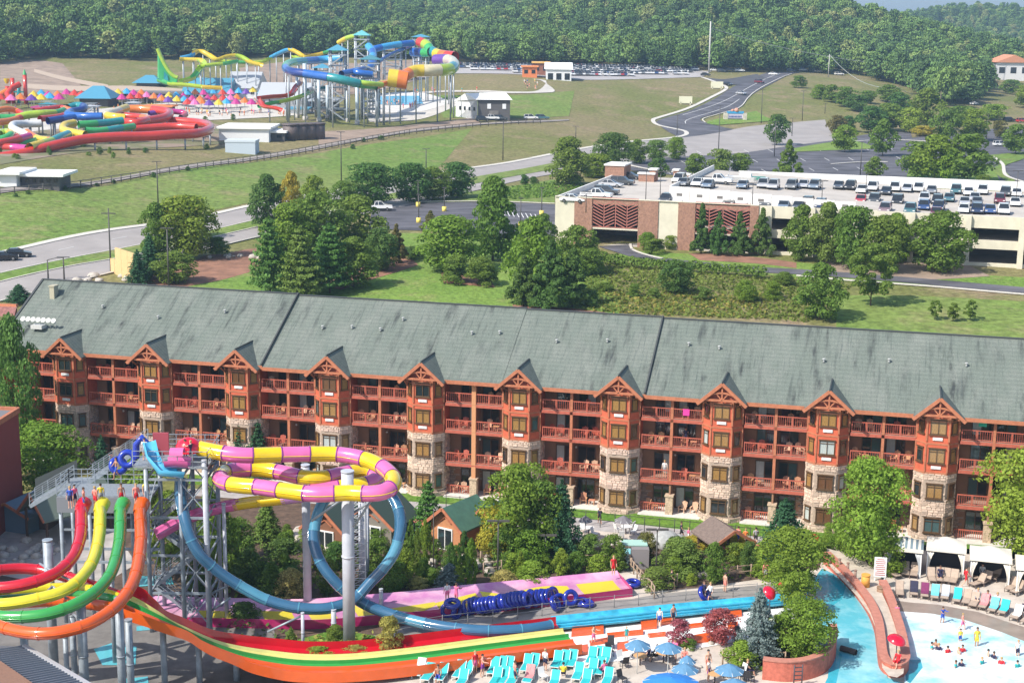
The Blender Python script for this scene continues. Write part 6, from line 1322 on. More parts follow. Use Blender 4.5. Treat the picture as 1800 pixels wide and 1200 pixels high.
def runpatch(i0,i1,f):
    vs=[];q=MB(); N=18; fs=[]
    for i in range(N+1):
        s=i0+(i1-i0)*i/N; k=min(48,int(s)); w=s-k; a=A[k].lerp(A[k+1],w); b=Bv[k].lerp(Bv[k+1],w); u0,u1=f(i/N)
        for j in range(5):
            u=u0+(u1-u0)*j/4; u=max(.03,min(.97,u)); p=a.lerp(b,u)-o_; 
            fu=u*8; jj=int(fu); g=lambda x:(-.12*math.sin(math.pi*x/8)+(.25 if x in(0,8) else 0)); p.z+=g(jj)*(1-fu+jj)+g(min(8,jj+1))*(fu-jj)+.012; vs.append(p)
    q.add(vs,[(i*5+j,i*5+j+1,(i+1)*5+j+1,(i+1)*5+j) for i in range(N) for j in range(4)],0,True); part('yellow_patch',q,M_yp,ru)
M_yp=mat('runout_yellow',(.68,.56,.05),.25,coat=.4)
for i0,i1,f in [(6,9,lambda s:(.45,.92)),(12,15,lambda s:(.4,.9)),(16.5,19,lambda s:(.5,.95)),(21,24,lambda s:(.25+.3*s,.8)),(24.5,29,lambda s:(.55-.1*s,.6+.35*(1-abs(s-.5)*2))),(29,33.5,lambda s:(.5-.25*s,.97-.2*s)),(34,37,lambda s:(.2+.3*s,.55+.2*s)),(38,43,lambda s:(.35-.1*math.sin(3*s),.5+.4*math.sin(3.1*s))),(44,48,lambda s:(.3,.85))]: runpatch(i0,i1,f)
M_wp=mat('runout_white',(.85,.82,.80),.3)
# columns
for a in [(541,1068,818,15,'thick pale column behind the banded tube, left of the tallest'),(614,1136,829,22,'thickest pale column standing in front of the looping tube'),(399,1095,886,7,'thin pale pole under the descending trough'),(638,1040,880,14,'grey column behind the lattice ladder'),(647,1030,880,5,'slim pole right of the lattice ladder'),(533,1150,1078,6,'short slim column under the blue tube on the grass'),(587,1120,1072,9,'short column carrying the blue tube beside the thickest column'),(670,1072,1036,7,'stubby grey post beside the pink run out'),(368,1112,810,9,'front right corner post of the slide tower')]: ncol(*a[:4],a[4],m=mat('pale_column_paint',(.42,.44,.49),.5,nz=.1,ns=.8))
for px,Y,top,w,l in [(70,102,950,17,'thick grey column between the racing tubes at the left'),(124,95,1052,17,'grey column in front of the orange tube'),(193,95,1052,15,'dark grey column under the start of the lanes'),(209,96,1090,13,'second dark column under the start of the lanes'),(107,98,1082,11,'slim pale column left of the foreground roof'),(93,96,1120,9,'short column behind the foreground roof'),(18,94,1115,14,'stub column at the lower left edge'),(182,104,990,9,'column under the green racing tube')]: ncol(px,0,top,w,l,Y=Y)
# steel tower with decks
Yf=PZ(366,1112,0).y; 
def X_at(px,Y,z): 
    # x such that proj matches px
    lo,hi=-80,80
    for _ in range(40):
        m=(lo+hi)/2
        if proj(m,Y,z)[0]<px: lo=m
        else: hi=m
    return lo
x1,x2=X_at(262,Yf,6),X_at(366,Yf,6); Zd=13.2; tw=thing('slide_tower','grey steel slide tower with an upper deck, mesh stairs and cross braces','slide tower',((x1+x2)/2,Yf+2.2,0)); ox,oy=tw.location.x,tw.location.y
xs_=[x1-ox,(x1+x2)/2-ox+.3,x2-ox]; ys_=[-2.2,2.2]
for x in xs_:
    for y in ys_: q=MB(); q.cyl((x,y,-.2),(x,y,Zd),.17,n=10); part('post',q,M_gsteel,tw)
for z in(3.2,6.2,9.2,12.2):
    for a,b in((0,1),(1,2)):
        for y in ys_:
            q=MB(); q.bar((xs_[a],y,z),(xs_[b],y,z),.12,.18); part('beam',q,M_gsteel,tw)
            if b==2: q=MB(); q.bar((xs_[a],y,z-2.6),(xs_[b],y,z-.2),.08); q.bar((xs_[b],y,z-2.6),(xs_[a],y,z-.2),.08); part('cross_brace',q,M_gsteel,tw)
    for x in xs_: q=MB(); q.bar((x,ys_[0],z),(x,ys_[1],z),.12,.16); q.bar((x,ys_[0],z-2.6),(x,ys_[1],z-.2),.07); part('beam',q,M_gsteel,tw)
def deck(t,xa,xb,ya,yb,z,rail=(1,1,1,1),h=1.15):
    q=MB(); q.box(((xa+xb)/2,(ya+yb)/2,z),(xb-xa,yb-ya,.18)); part('deck',q,M_grate,t)
    q=MB()
    E=[((xa,ya),(xb,ya)),((xb,ya),(xb,yb)),((xb,yb),(xa,yb)),((xa,yb),(xa,ya))]
    for e,(a,b) in enumerate(E):
        if not rail[e]: continue
        a=Vector((*a,z+.1));b=Vector((*b,z+.1)); n=max(2,int((b-a).length/1.0))
        for i in range(n+1): p=a.lerp(b,i/n); q.bar(p,p+Vector((0,0,h)),.06)
        for hh in(h,h*.66,h*.33): q.bar(a+Vector((0,0,hh)),b+Vector((0,0,hh)),.045)
    part('railing',q,M_gsteel,t)
deck(tw,x1-ox-.9,x2-ox+.2,-2.4,2.4,Zd,(1,1,1,0))
# lower starting deck
zl=10.25; xa,xb=X_at(96,Yf+1,zl)-ox,X_at(262,Yf+1,zl)-ox; deck(tw,xa,xb,-.6,2.6,zl,(0,0,1,1)); q=MB(); q.box(((xa+xb)/2,-.7,zl-.6),(xb-xa,.15,1.2)); part('fascia_panel',q,mat('panel_grey',(.19,.20,.22),.7),tw)
for x in(xa+.2,xa+2.4,xb-2.3):
    for y in(-.5,2.5): q=MB(); q.cyl((x,y,-.2),(x,y,zl),.16,n=10); part('post',q,M_gsteel,tw)
for y in(-.5,2.5): q=MB(); q.bar((xa+.2,y,5),(xb,y,5),.14,.2); q.bar((xa+.2,y,7.6),(xb,y,7.6),.1,.16); part('beam',q,M_gsteel,tw)
# stairs from the lower deck to the upper deck (behind)
def stair(t,a,b,w,steps,m=M_grate,side=True):
    a=Vector(a);b=Vector(b); d=(b-a); hd=Vector((d.x,d.y,0)).normalized(); s=Vector((-hd.y,hd.x,0)); ang=math.atan2(hd.y,hd.x)
    for k in range(steps):
        p=a.lerp(b,(k+.5)/steps); q=MB(); q.box((0,0,0),(d.length/steps*.9,w,.05)); part('step',q,m,t,p,ang)
    for g in(-1,1):
        q=MB(); q.bar(a+s*g*w/2,b+s*g*w/2,.07,.28)
        n=max(3,steps//3)
        for i in range(n+1): p=a.lerp(b,i/n)+s*g*w/2; q.bar(p,p+Vector((0,0,1.1)),.05)
        for hh in(1.1,.75,.4): q.bar(a+s*g*w/2+Vector((0,0,hh)),b+s*g*w/2+Vector((0,0,hh)),.04)
        part('stair_railing',q,M_gsteel,t)
xs0=X_at(147,Yf+3.6,zl)-ox; xs1=X_at(246,Yf+3.6,Zd)-ox; stair(tw,(xs0,3.4,zl+.1),(xs1,3.4,Zd+.1),1.5,16)
q=MB(); q.box(((xa+xs0)/2,3.4,zl),(xs0-xa+.2,1.7,.16)); part('landing',q,M_grate,tw)
q=MB(); a_=Vector((xa-2.4,2.5,zl-1.6)); 
M_mesh=mat('wire_mesh_panel',(.05,.06,.06),.9)
q=MB(); q.add([(xa-3.2,4.3,zl-1.4),(xa+.2,4.3,zl+.1),(xa+.2,4.3,zl+1.5),(xa-3.2,4.3,zl-.1)],[(0,1,2,3)]); part('mesh_panel',q,M_mesh,tw); stair(tw,(xa-3.2,3.4,zl-1.9),(xa,3.4,zl),1.4,9)
# lower flights and landings inside the tower
for k,(z0,z1) in enumerate(((.1,2.6),(2.6,5.1),(5.1,7.6),(7.6,zl))):
    g=1 if k%2 else -1; stair(tw,(xs_[0]+.3-g*1.6+.9,1.2-g*.0,z0),(xs_[0]+.3+g*1.6+.9,1.2,z1),1.0,9)
# lattice ladder tower behind the columns
lt=thing('lattice_ladder','slim white lattice ladder tower between the pale columns','lattice tower',PZ(632,1042,0)); w_=.55
for x in(-w_,w_):
    for y in(-w_,w_): q=MB(); q.bar((x,y,0),(x,y,8.6),.07); part('rail',q,mat('white_steel',(.6,.62,.63),.5),lt)
for k in range(14):
    z=.3+k*.6; q=MB(); 
    for y in(-w_,w_): q.bar((-w_,y,z),(w_,y,z),.05); q.bar((-w_,y,z),(w_,y,z+.6),.04)
    part('rung',q,D.materials['white_steel'],lt)
# truss arms carrying the tubes
def arm(label,pts,r=.09,name='support_arm'):
    P=[PZ(*p) for p in pts]; o=P[0]; t=thing(name,label,'support arm',o,0,'pipe brackets carrying the near slides'); 
    for i in range(len(P)-1): q=MB(); q.cyl(P[i]-o,P[i+1]-o,r,n=8); part('pipe',q,M_gsteel,t)
    return t
arm('diagonal pipe bracket right of the thickest column under the tube',[(622,900,10.5),(672,868,12)]); arm('second diagonal bracket right of the thickest column',[(622,925,9.6),(655,875,12)]); arm('bracket between the two thick columns under the tube',[(545,880,11.3),(603,880,11.3)]); arm('diagonal bracket between the two thick columns',[(548,915,9.8),(600,878,11.6)])
arm('pipe strut below the blue tube left of the grass',[(533,1080,1.8),(470,1110,.6)]); arm('long pipe strut crossing the pink run out',[(345,1055,2.2),(420,1020,4.2)]); arm('pipe strut below the tower at left',[(368,1075,1.6),(405,1050,3.0)]); arm('pale bracket holding the green and yellow tubes',[(118,1052,7.4),(92,1030,8.3),(62,1060,7.6)]); arm('bracket below the orange tube beside the grey column',[(124,1075,6.8),(150,1095,7.6)]); arm('bracket joining red and yellow tubes',[(70,990,7.9),(95,1005,8.3),(125,1020,8.3)])
# structures on the upper deck
p=PZ(322,812,Zd); 
q=MB(); q.lathe([(1.02,0),(.98,.45),(.75,.8),(.4,1.0),(.01,1.07)],n=18); solo('red_dome','x','x','x','x') if False else solo('entry_dome',q,NM['dome'],'glossy red dome over the start of the banded tube','slide cover',loc=PZ(332,792,Zd+.75))
q=MB(); q.tube([Vector((-.9,0,.0)),Vector((.0,0,.05)),Vector((.9,0,0))],.7,n=14,a0=math.pi,a1=2*math.pi); q.tube([Vector((-.5,0,.35)),Vector((.5,0,.35))],.5,n=12,a0=0,a1=math.pi); solo('entry_tub',q,NM['pink'],'pink entry tub beneath the red dome','slide entry',loc=PZ(312,806,Zd+.7))
q=MB(); q.tube([PZ(262,775,Zd+1.9)-PZ(262,775,Zd+1.9),PZ(268,800,Zd+.9)-PZ(262,775,Zd+1.9),PZ(285,826,Zd)-PZ(262,775,Zd+1.9),PZ(322,829,Zd-.3)-PZ(262,775,Zd+1.9)],.5,n=12,a0=math.pi-.3,a1=2*math.pi+.3); solo('starting_flume',q,NM['sky'],'sky blue open flume dropping from the top of the tower','water slide',loc=PZ(262,775,Zd+1.9))
q=MB(); q.tube([Vector((-.5,0,-.9)),Vector((-.45,0,.2)),Vector((0,0,.75)),Vector((.45,0,.2)),Vector((.5,0,-.9))],.26,n=10); solo('inflatable_arch',q,NM['royal'],'dark blue arch at the head of the mesh stairs','arch',loc=PZ(250,785,Zd+.9))
q=MB(); q.torus((0,0,0),.52,.24,n=18,k=8); solo('double_tube',q,NM['royal'],'dark blue ring carried up the mesh stairs, lower one','inner tube',loc=PZ(208,818,Zd-.6)).rotation_euler=(1.1,.3,.4)
q=MB(); q.torus((0,0,0),.52,.24,n=18,k=8); solo('double_tube',q,NM['royal'],'dark blue ring carried up the mesh stairs, upper one','inner tube',loc=PZ(224,806,Zd-.1)).rotation_euler=(1.2,-.3,.2)
q=MB(); q.box((0,0,.9),(1.2,.2,1.8)); solo('notice_board',q,mat('maroon_board',(.35,.06,.08),.7),'maroon notice board at the back of the tower deck','board',loc=PZ(284,800,Zd)); 
# tube pile
M_tube=mat('blue_vinyl',(.008,.02,.25),.22,coat=.8); tm=MB(); tm.torus((0,0,0),.50,.20,n=22,k=10); tube_me=tm.mesh('inner_tube',M_tube)
def tube(px,py,z,rot,label): o=link('inner_tube',tube_me,None,PZ(px,py,z)); o.rotation_euler=rot; tag(o,label,'inner tube','blue inner tubes piled beside the pink run out'); return o
rnd=random.Random(8); nT=24
for k in range(nT):
    f=k/(nT-1); tube(822+f*150,1066-f*20-rnd.uniform(-2,2),.62+ (.2 if 6<k<17 else 0)+.35*math.sin(f*3),(math.pi/2-.35+rnd.uniform(-.1,.1),0,math.pi/2-.55+rnd.uniform(-.15,.15)),f'blue inner tube standing in the row, {k+1}{"st" if k%10==0 and k!=10 else "nd" if k%10==1 and k!=11 else "rd" if k%10==2 and k!=12 else "th"} from left')
tube(788,1072,.6,(math.pi/2,0,.2),'round blue ring facing the camera at the left end of the pile'); tube(803,1074,.6,(math.pi/2,0,1.0),'blue ring turned sideways beside the left end ring'); tube(795,1060,1.35,(.25,0,0),'blue ring lying flat on top at the left end of the pile'); tube(1003,1050,.9,(math.pi/2-.3,0,.4),'highest round ring at the right end of the pile'); tube(985,1056,.5,(.9,0,.6),'blue ring leaning below the highest right ring'); tube(1022,1057,.35,(.15,.1,0),'blue ring lying flat at the far right of the pile'); tube(1031,1059,.3,(.1,.2,0),'second flat ring at the far right of the pile'); tube(1110,1026,.2,(.05,0,0),'blue ring on the white pad behind the run out end'); tube(1113,1024,.42,(.1,.05,0),'ring stacked on another behind the run out end'); tube(976,1060,.75,(1.1,.1,1.1),'blue ring slumped in the middle of the right end of the pile')
tube(1238,1043,.7,(.5,.9,0),'blue ring carried by a person beside the cyan trough')
# ------------------------------------------------------------------ resort ground in front of the hotel
M_mulch=mat('garden_mulch',(.10,.065,.045),.95,nz=.35,ns=1.5,bump=.5,bs=8); M_path=mat('grey_walkway',(.36,.34,.33),.9,nz=.12,ns=1.); M_paver=mat('tan_pavers',(.47,.41,.34),.9,nz=.14,ns=1.2,bump=.15,bs=10)
M_pdeck=mat('pool_deck_concrete',(.50,.44,.38),.88,nz=.16,ns=.5,bump=.15,bs=6); M_wet=mat('wet_beach_entry',(.27,.215,.18),.35,nz=.15,ns=.6); M_redp=mat('red_pavers',(.42,.14,.10),.85,nz=.15,ns=2); M_brk=mat('red_brick_wall',(.47,.13,.085),.8,nz=.2,ns=3,bump=.3,bs=12)
M_greyd=mat('slide_apron_grey',(.24,.225,.21),.85,nz=.15,ns=.6); M_dlawn=grass_mat('dark_lawn',(.09,.19,.025),(.12,.22,.03),(.14,.22,.05),.15,2.)
flat('garden_ground',[(-300,900),(700,850),(1500,935),(2100,1000),(2100,1420),(-300,1420)],.02,M_mulch)
flat('lawn',[(330,830),(784,864),(1130,894),(1400,922),(1690,947),(2050,985),(2050,1010),(1690,972),(1420,950),(1190,929),(1040,912),(880,893),(740,882),(330,850)],.03,M_dlawn)
flat('walkway',[(330,858),(740,882),(880,893),(1040,912),(1190,929),(1360,944),(1420,950),(1440,975),(1340,958),(1180,946),(1030,930),(880,909),(740,897),(330,870)],.035,M_path)
flat('patio',[(660,892),(740,897),(880,909),(1030,930),(1180,946),(1250,952),(1210,962),(1100,955),(1040,962),(1000,945),(900,935),(740,915),(640,925)],.04,M_pdeck)
flat('red_path',[(1170,943),(1345,955),(1440,975),(1420,985),(1300,967),(1184,957)],.045,M_redp)
flat('red_path',[(600,905),(700,905),(760,915),(820,922),(820,930),(740,927),(600,918)],.045,M_redp)
flat('pale_path',[(520,925),(600,905),(640,920),(560,950),(490,962)],.046,M_pdeck)
M_lazy=mat('lazy_river_water',(.25,.60,.65),.08,nz=.15,ns=.8)
for P_ in ([(484,944),(512,940),(514,965),(490,962)],[(676,915),(735,920),(745,935),(690,938)],[(1092,962),(1135,966),(1128,975),(1095,972)],[(690,958),(716,955),(712,975),(692,975)]): flat('water',P_,.06,M_lazy)
flat('stone_paving',[(0,925),(120,905),(200,930),(240,990),(160,1040),(0,1010),(-200,1010),(-200,925)],.04,mat('grey_plaza',(.38,.35,.32),.9,nz=.2,ns=.5,bump=.2,bs=4))
flat('pool_deck',[(690,1108),(775,1085),(1015,1056),(1125,1046),(1200,1036),(1330,1018),(1440,1000),(1450,965),(1500,950),(1600,955),(2000,990),(2100,1420),(480,1420),(500,1210),(620,1180),(640,1120)],.03,M_pdeck)
flat('slide_apron',[(690,1104),(775,1084),(1015,1057),(1170,1042),(1330,1028),(1440,1012),(1440,1030),(1330,1052),(1200,1061),(1000,1085),(960,1106),(830,1122),(700,1118)],.05,M_greyd)
flat('slide_apron',[(1085,1003),(1115,1000),(1175,1040),(1110,1052),(1030,1056)],.06,M_pdeck)
flat('lawn',[(500,1130),(590,1105),(680,1120),(720,1140),(680,1165),(560,1175),(490,1165)],.055,M_dlawn)
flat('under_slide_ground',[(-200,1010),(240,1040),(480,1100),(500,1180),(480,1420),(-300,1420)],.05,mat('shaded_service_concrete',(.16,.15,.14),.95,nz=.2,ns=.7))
for P_ in ([(165,1140),(200,1128),(240,1136),(238,1168),(180,1168)],[(218,1192),(260,1188),(262,1215),(220,1215)],[(245,1012),(300,1010),(305,1026),(245,1030)],[(240,1100),(275,1098),(270,1106),(240,1108)]): flat('water',P_,.08,mat('service_pool',(.10,.42,.48),.1))
# white runout pad with orange lane blocks
M_wpad=mat('white_splash_pad',(.80,.79,.77),.5,nz=.03,ns=1)
flat('runout_pad',[(965,1114),(1100,1100),(1330,1073),(1420,1063),(1390,1100),(1290,1128),(1160,1150),(1010,1172),(990,1140)],.07,M_wpad)
def block(P_,label,m=None,h=.22,nm='foam_block',cat='lane block',grp='orange lane blocks on the white pad'):
    W_=[PZ(*p,.07) for p in P_]; c=sum(W_,Vector())/len(W_); q=MB(); q.prism([(p.x-c.x,p.y-c.y) for p in W_],0,h); s=1
    if q.f and (Vector(q.v[1])-Vector(q.v[0])).cross(Vector(q.v[2])-Vector(q.v[1])).z<0: q.f=[tuple(reversed(f)) for f in q.f]
    return solo(nm,q,m or NM['orange'],label,cat,grp,loc=(c.x,c.y,.07))
def s3(L,ox=1050,oy=980,k=5.4545): return [(ox+x/k,oy+y/k) for x,y in L]
BL=[(s3([(-240,680),(60,655),(60,730),(-250,757)]),'long orange block continuing the red lane'),(s3([(415,622),(570,605),(570,680),(420,692)]),'orange block left of two standing bathers'),(s3([(600,602),(715,592),(720,630),(600,650)]),'orange block between the bathers and the first flowering shrub'),(s3([(1100,548),(1380,518),(1385,562),(1120,592)]),'orange block behind the larger flowering shrub'),(s3([(90,742),(440,706),(440,738),(100,768)]),'thin long orange block behind the small bather'),(s3([(480,748),(655,728),(655,752),(500,768)]),'thin orange block left of the first flowering shrub'),(s3([(870,655),(1010,640),(1015,662),(875,680)]),'thin orange block between the two flowering shrubs'),(s3([(1240,645),(1345,632),(1345,672),(1250,685)]),'short orange block right of the larger flowering shrub'),(s3([(-80,815),(120,780),(122,815),(-70,845)]),'orange block beyond the end of the green lane'),(s3([(190,832),(300,820),(295,890),(190,905)]),'upright orange block left of the blue umbrellas'),(s3([(910,765),(1180,716),(1182,795),(930,822)]),'big orange block below the larger flowering shrub'),(s3([(-240,870),(-90,850),(-90,925),(-230,945)]),'orange block beyond the end of the orange lane')]
for P_,l in BL: block(P_,l)
# ---- wave pool
def wmat(name,a,b,sc,thr):
    m=mat(name,a,.14,nz=0,ns=sc,col2=b,bump=.5,bs=1.6,spec=.4,thr=thr,det=7); return m
M_w1=wmat('lagoon_water',(.10,.42,.52),(.42,.68,.72),.25,(.45,.75)); M_w2=wmat('foaming_water',(.26,.58,.66),(.76,.83,.85),.35,(.34,.60)); M_w3=mat('teal_water_and_shadow',(.035,.34,.44),.12,nz=.2,ns=.5,bump=.3,bs=2)
flat('water',[(1445,998),(1472,1012),(1500,1040),(1530,1075),(1548,1110),(1560,1190),(1600,1205),(1620,1420),(1380,1420),(1440,1220),(1462,1180),(1460,1130),(1430,1090),(1425,1050),(1432,1015)],.08,M_w1)
flat('water',[(1445,998),(1466,1008),(1488,1028),(1480,1052),(1455,1070),(1430,1068),(1425,1050),(1432,1015)],.084,M_w3)
flat('water',[(1565,1072),(1600,1075),(1640,1078),(1700,1090),(1760,1110),(1800,1126),(1900,1165),(2000,1215),(2100,1420),(1600,1420),(1590,1200),(1590,1150),(1575,1110)],.08,M_w2)
flat('water',[(1462,1130),(1480,1150),(1470,1200),(1440,1240),(1430,1240),(1455,1190)],.084,M_w3)
flat('water',[(1590,1160),(1618,1158),(1622,1172),(1600,1200),(1592,1195)],.084,M_w3)  # darker sheet paints the shadow beside the peninsula tip onto the water
flat('beach_entry',[(1556,1052),(1600,1058),(1650,1062),(1720,1075),(1780,1095),(1830,1110),(2050,1180),(2000,1218),(1900,1166),(1800,1128),(1760,1111),(1700,1091),(1640,1079),(1600,1076),(1565,1073)],.07,M_wet)
# peninsula
PO=[(1457,992),(1478,1015),(1506,1046),(1529,1078),(1542,1109),(1547,1141),(1551,1172),(1562,1186),(1577,1189),(1588,1182),(1590,1162),(1583,1130),(1573,1098),(1562,1066),(1551,1042),(1540,1030)]
pen=thing('peninsula_wall','curved red brick peninsula wall with a tan walkway between the two pools','wall',PZ(1560,1120,0)); o_=pen.location
def wallrun(parent,pts,z,w,h,m,capm=None,n=60,name='wall'):
    P=smooth_path([PZ(*p,z) for p in pts],n); o=parent.location; L=[];Rr=[]
    for i,p in enumerate(P):
        T=(P[min(i+1,n-1)]-P[max(0,i-1)]); T.z=0; T.normalize(); s=Vector((-T.y,T.x,0))*w/2; L.append(p-s-o);Rr.append(p+s-o)
    q=MB(); vs=[]
    for a,b in zip(L,Rr): vs+=[(a.x,a.y,0),(a.x,a.y,h),(b.x,b.y,h),(b.x,b.y,0)]
    q.add(vs,[f for i in range(n-1) for f in ((4*i,4*i+1,4*i+5,4*i+4),(4*i+1,4*i+2,4*i+6,4*i+5),(4*i+2,4*i+3,4*i+7,4*i+6))]+[(0,3,2,1),(4*n-4,4*n-3,4*n-2,4*n-1)]); part(name,q,m,parent)
    if capm:
        q=MB(); vs=[]
        for a,b in zip(L,Rr): e=(b-a)*.12; a=a-e;b=b+e; vs+=[(a.x,a.y,h),(a.x,a.y,h+.1),(b.x,b.y,h+.1),(b.x,b.y,h)]
        q.add(vs,[f for i in range(n-1) for f in ((4*i,4*i+1,4*i+5,4*i+4),(4*i+1,4*i+2,4*i+6,4*i+5),(4*i+2,4*i+3,4*i+7,4*i+6))]); part('coping',q,capm,parent)
wallrun(pen,[(1452,990)]+PO[1:10]+[(1590,1170),(1583,1132),(1573,1098),(1562,1066),(1550,1040)],.0,.55,1.0,M_brk,mat('pink_coping',(.44,.18,.13),.75,nz=.12,ns=3),n=90)
q=MB(); Wp=[PZ(*p,.75)-o_ for p in PO[:10]+[(1590,1165),(1583,1130),(1573,1098),(1562,1066),(1551,1042),(1548,1000),(1500,975),(1452,962)]]
bm=bmesh.new(); f=bm.faces.new([bm.verts.new((p.x,p.y,.72)) for p in Wp]); f.normal_update(); 
if f.normal.z<0: f.normal_flip()
bmesh.ops.triangulate(bm,faces=[f]); me=D.meshes.new('walkway'); bm.to_mesh(me); bm.free(); part('walkway',me,None,pen); me.materials.append(M_paver)
sw=thing('planter_wall','curved red brick planter wall at the left shore of the lagoon','wall',PZ(1420,1185,0)); wallrun(sw,[(1340,1192),(1385,1196),(1425,1190),(1452,1175),(1463,1152),(1462,1130)],0,.5,1.5,M_brk,D.materials['pink_coping'],n=40)
flat('planter_soil',[(1345,1180),(1385,1190),(1425,1184),(1450,1170),(1458,1150),(1456,1120),(1430,1090),(1360,1090),(1330,1130)],.3,M_mulch,thick=.2)
for k in range(1): 
    lad=thing('pool_ladder','black pool ladder on the curved brick planter wall','ladder',PZ(1399,1201,.1),R(10))
    for x in(-.3,.3): q=MB(); q.cyl((x,-.35,-.2),(x,-.35,1.6),.05,n=6); part('rail',q,M_dsteel,lad)
    for j in range(5): q=MB(); q.bar((-.3,-.35,.2+j*.3),(.3,-.35,.2+j*.3),.06); part('rung',q,M_dsteel,lad)
q=MB(); q.tube([PZ(1478,1138,.3)-PZ(1478,1138,.3),PZ(1505,1146,.3)-PZ(1478,1138,.3)],.22,n=10); solo('floating_log',q,mat('dark_log',(.06,.05,.045),.8),'dark floating log in the cyan lagoon','log',loc=PZ(1478,1138,.3))
q=MB(); q.tube([Vector((0,0,0)),Vector((.7,.2,.7)),Vector((1.2,.4,1.7))],.45,n=8); solo('driftwood',q,mat('blue_grey_rock',(.10,.15,.16),.8,nz=.4,ns=3),'blue grey stone figure in the planter beside the lagoon','sculpture',loc=PZ(1418,1162,.4))
# ---- huts
M_groof=mat('green_hut_roof',(.07,.16,.11),.6,nz=.12,ns=1.5); M_cedar=mat('cedar_siding',(.46,.20,.09),.75,nz=.15,ns=3,stretch=(1,1,6)); M_drkw=mat('dark_wood',(.10,.06,.045),.8)
def hut(px,py,w,d,h,rz,label,wallm=M_cedar,roofm=M_groof,apex=1.4,door=True,open_=False,z=0):
    t=thing('garden_hut',label,'hut',PZ(px,py,z),rz); q=MB()
    if not open_: q.prism([(-w/2,0),(w/2,0),(w/2,d),(-w/2,d)],0,h); q.add([(-w/2,0,h),(w/2,0,h),(0,0,h+apex),(-w/2,d,h),(w/2,d,h),(0,d,h+apex)],[(0,1,2),(3,5,4)]); part('wall',q,wallm,t)
    else:
        for x in(-w/2,w/2):
            for y in(0,d): q=MB(); q.box((x,y,h/2),(.18,.18,h)); part('post',q,wallm,t)
    ov=.55
    for s in(-1,1):
        q=MB(); A=Vector((0,-ov,h+apex+.12));B=Vector((s*(w/2+ov),-ov,h-ov*apex/(w/2)+.12));C_=Vector((s*(w/2+ov),d+ov,B.z));D_=Vector((0,d+ov,A.z)); dn=Vector((0,0,-.14))
        q.add([A,B,C_,D_,A+dn,B+dn,C_+dn,D_+dn],[(0,1,2,3),(7,6,5,4),(0,4,5,1),(1,5,6,2),(2,6,7,3)]); part('roof_panel',q,roofm,t); q=MB(); q.bar(A+Vector((0,-.04,-.05)),B+Vector((0,-.04,-.05)),.08,.26); part('rake_board',q,M_trim,t)
    if door and not open_:
        q=MB(); q.box((0,-.05,h*.42),(w*.5,.1,h*.8)); part('window_frame',q,M_white,t); 
        for s in(-1,1): q=MB(); q.box((s*w*.12,-.12,h*.42),(w*.2,.06,h*.7)); part('pane',q,GL[0],t)
        for s in(-1,1): q=MB(); q.bar((s*w*.2,-.08,h+.1),(0,-.08,h+.6),.1); part('truss_bar',q,M_trim,t)
    return t
hut(783,966,3.2,4.2,2.5,R(-34),'cedar gabled garden hut with a green roof and glazed front'); hut(652,958,4.2,4.,2.3,R(-25),'dark gabled hut behind the looping blue tube, right one',mat('grey_siding',(.2,.18,.15),.8),mat('dark_green_roof',(.045,.075,.06),.7),1.7); hut(572,966,3.6,4.,2.2,R(-25),'brown gabled hut left of the thickest column',mat('brown_siding',(.2,.09,.05),.8),D.materials['dark_green_roof'],1.6)
hut(852,955,2.6,3,2.0,R(-34),'small hut half hidden by the yellow green tree',M_cedar); hut(66,952,3.4,6.5,2.9,R(-42),'open sided hut with a grey green roof behind the racing tubes',M_drkw,mat('sage_roof',(.12,.15,.12),.7),1.6,open_=True)
hut(62,930,2.6,2.2,1.7,R(-10),'low hut with a sage roof below the larger one at left',M_drkw,D.materials['sage_roof'],.8,door=False); hut(1285,985,3.0,3.4,1.9,R(20),'brown roofed shelter behind the egg shaped shrub',M_drkw,mat('brown_shingle_roof',(.16,.12,.10),.85,nz=.2,ns=5),.9,open_=True)
hut(18,935,4.0,4,1.9,R(-20),'grey blue tent like shelter at the left edge',mat('blue_grey_canvas',(.13,.19,.24),.8),mat('blue_grey_canvas',(.13,.19,.24),.8),.9,door=False)
q=MB(); q.box((0,0,.9),(1.5,1.2,1.8)); solo('utility_box',q,mat('grey_shed_wall',(.22,.2,.2),.85),'grey timber utility box below the pale green awning','utility box',loc=PZ(1124,996,0))
# left red building: its right wall runs away from the camera
M_drw=mat('dark_red_wall',(.27,.055,.045),.85,nz=.06,ns=.8)
def leftblock(nm,label,px,py,px2,py2,h,zb=0.):
    a=PZ(px,py,h);b=PZ(px2,py2,h); d=(b-a); d.z=0; d.normalize(); n=Vector((d.y,-d.x,0)); n=n if n.x<0 else -n; b=a+d*24; o=Vector((a.x,a.y,0)); t=thing(nm,label,'building',o)
    P=[(0,0),tuple((b-a)[:2]),tuple((b-a+n*14)[:2]),tuple((n*14)[:2])]; q=MB(); q.prism(P,0,h); part('wall',q,M_drw,t)
    q=MB(); 
    for i_ in range(4): A_=Vector((*P[i_],h+.05));B_=Vector((*P[(i_+1)%4],h+.05)); q.bar(A_,B_,.35,.5)
    part('coping',q,M_trim,t); q=MB(); q.add([(x*.98,y*.98,h+.02) for x,y in P],[(0,1,2,3)]); part('flat_roof',q,mat('grey_flat_roof',(.16,.16,.17),.8),t)
leftblock('red_building','plain dark red building cut by the left edge of the frame',32,721,0,741,10.3)
leftblock('red_annex','lower dark red block in front of the tall one at far left',12,840,-12,856,4.6)
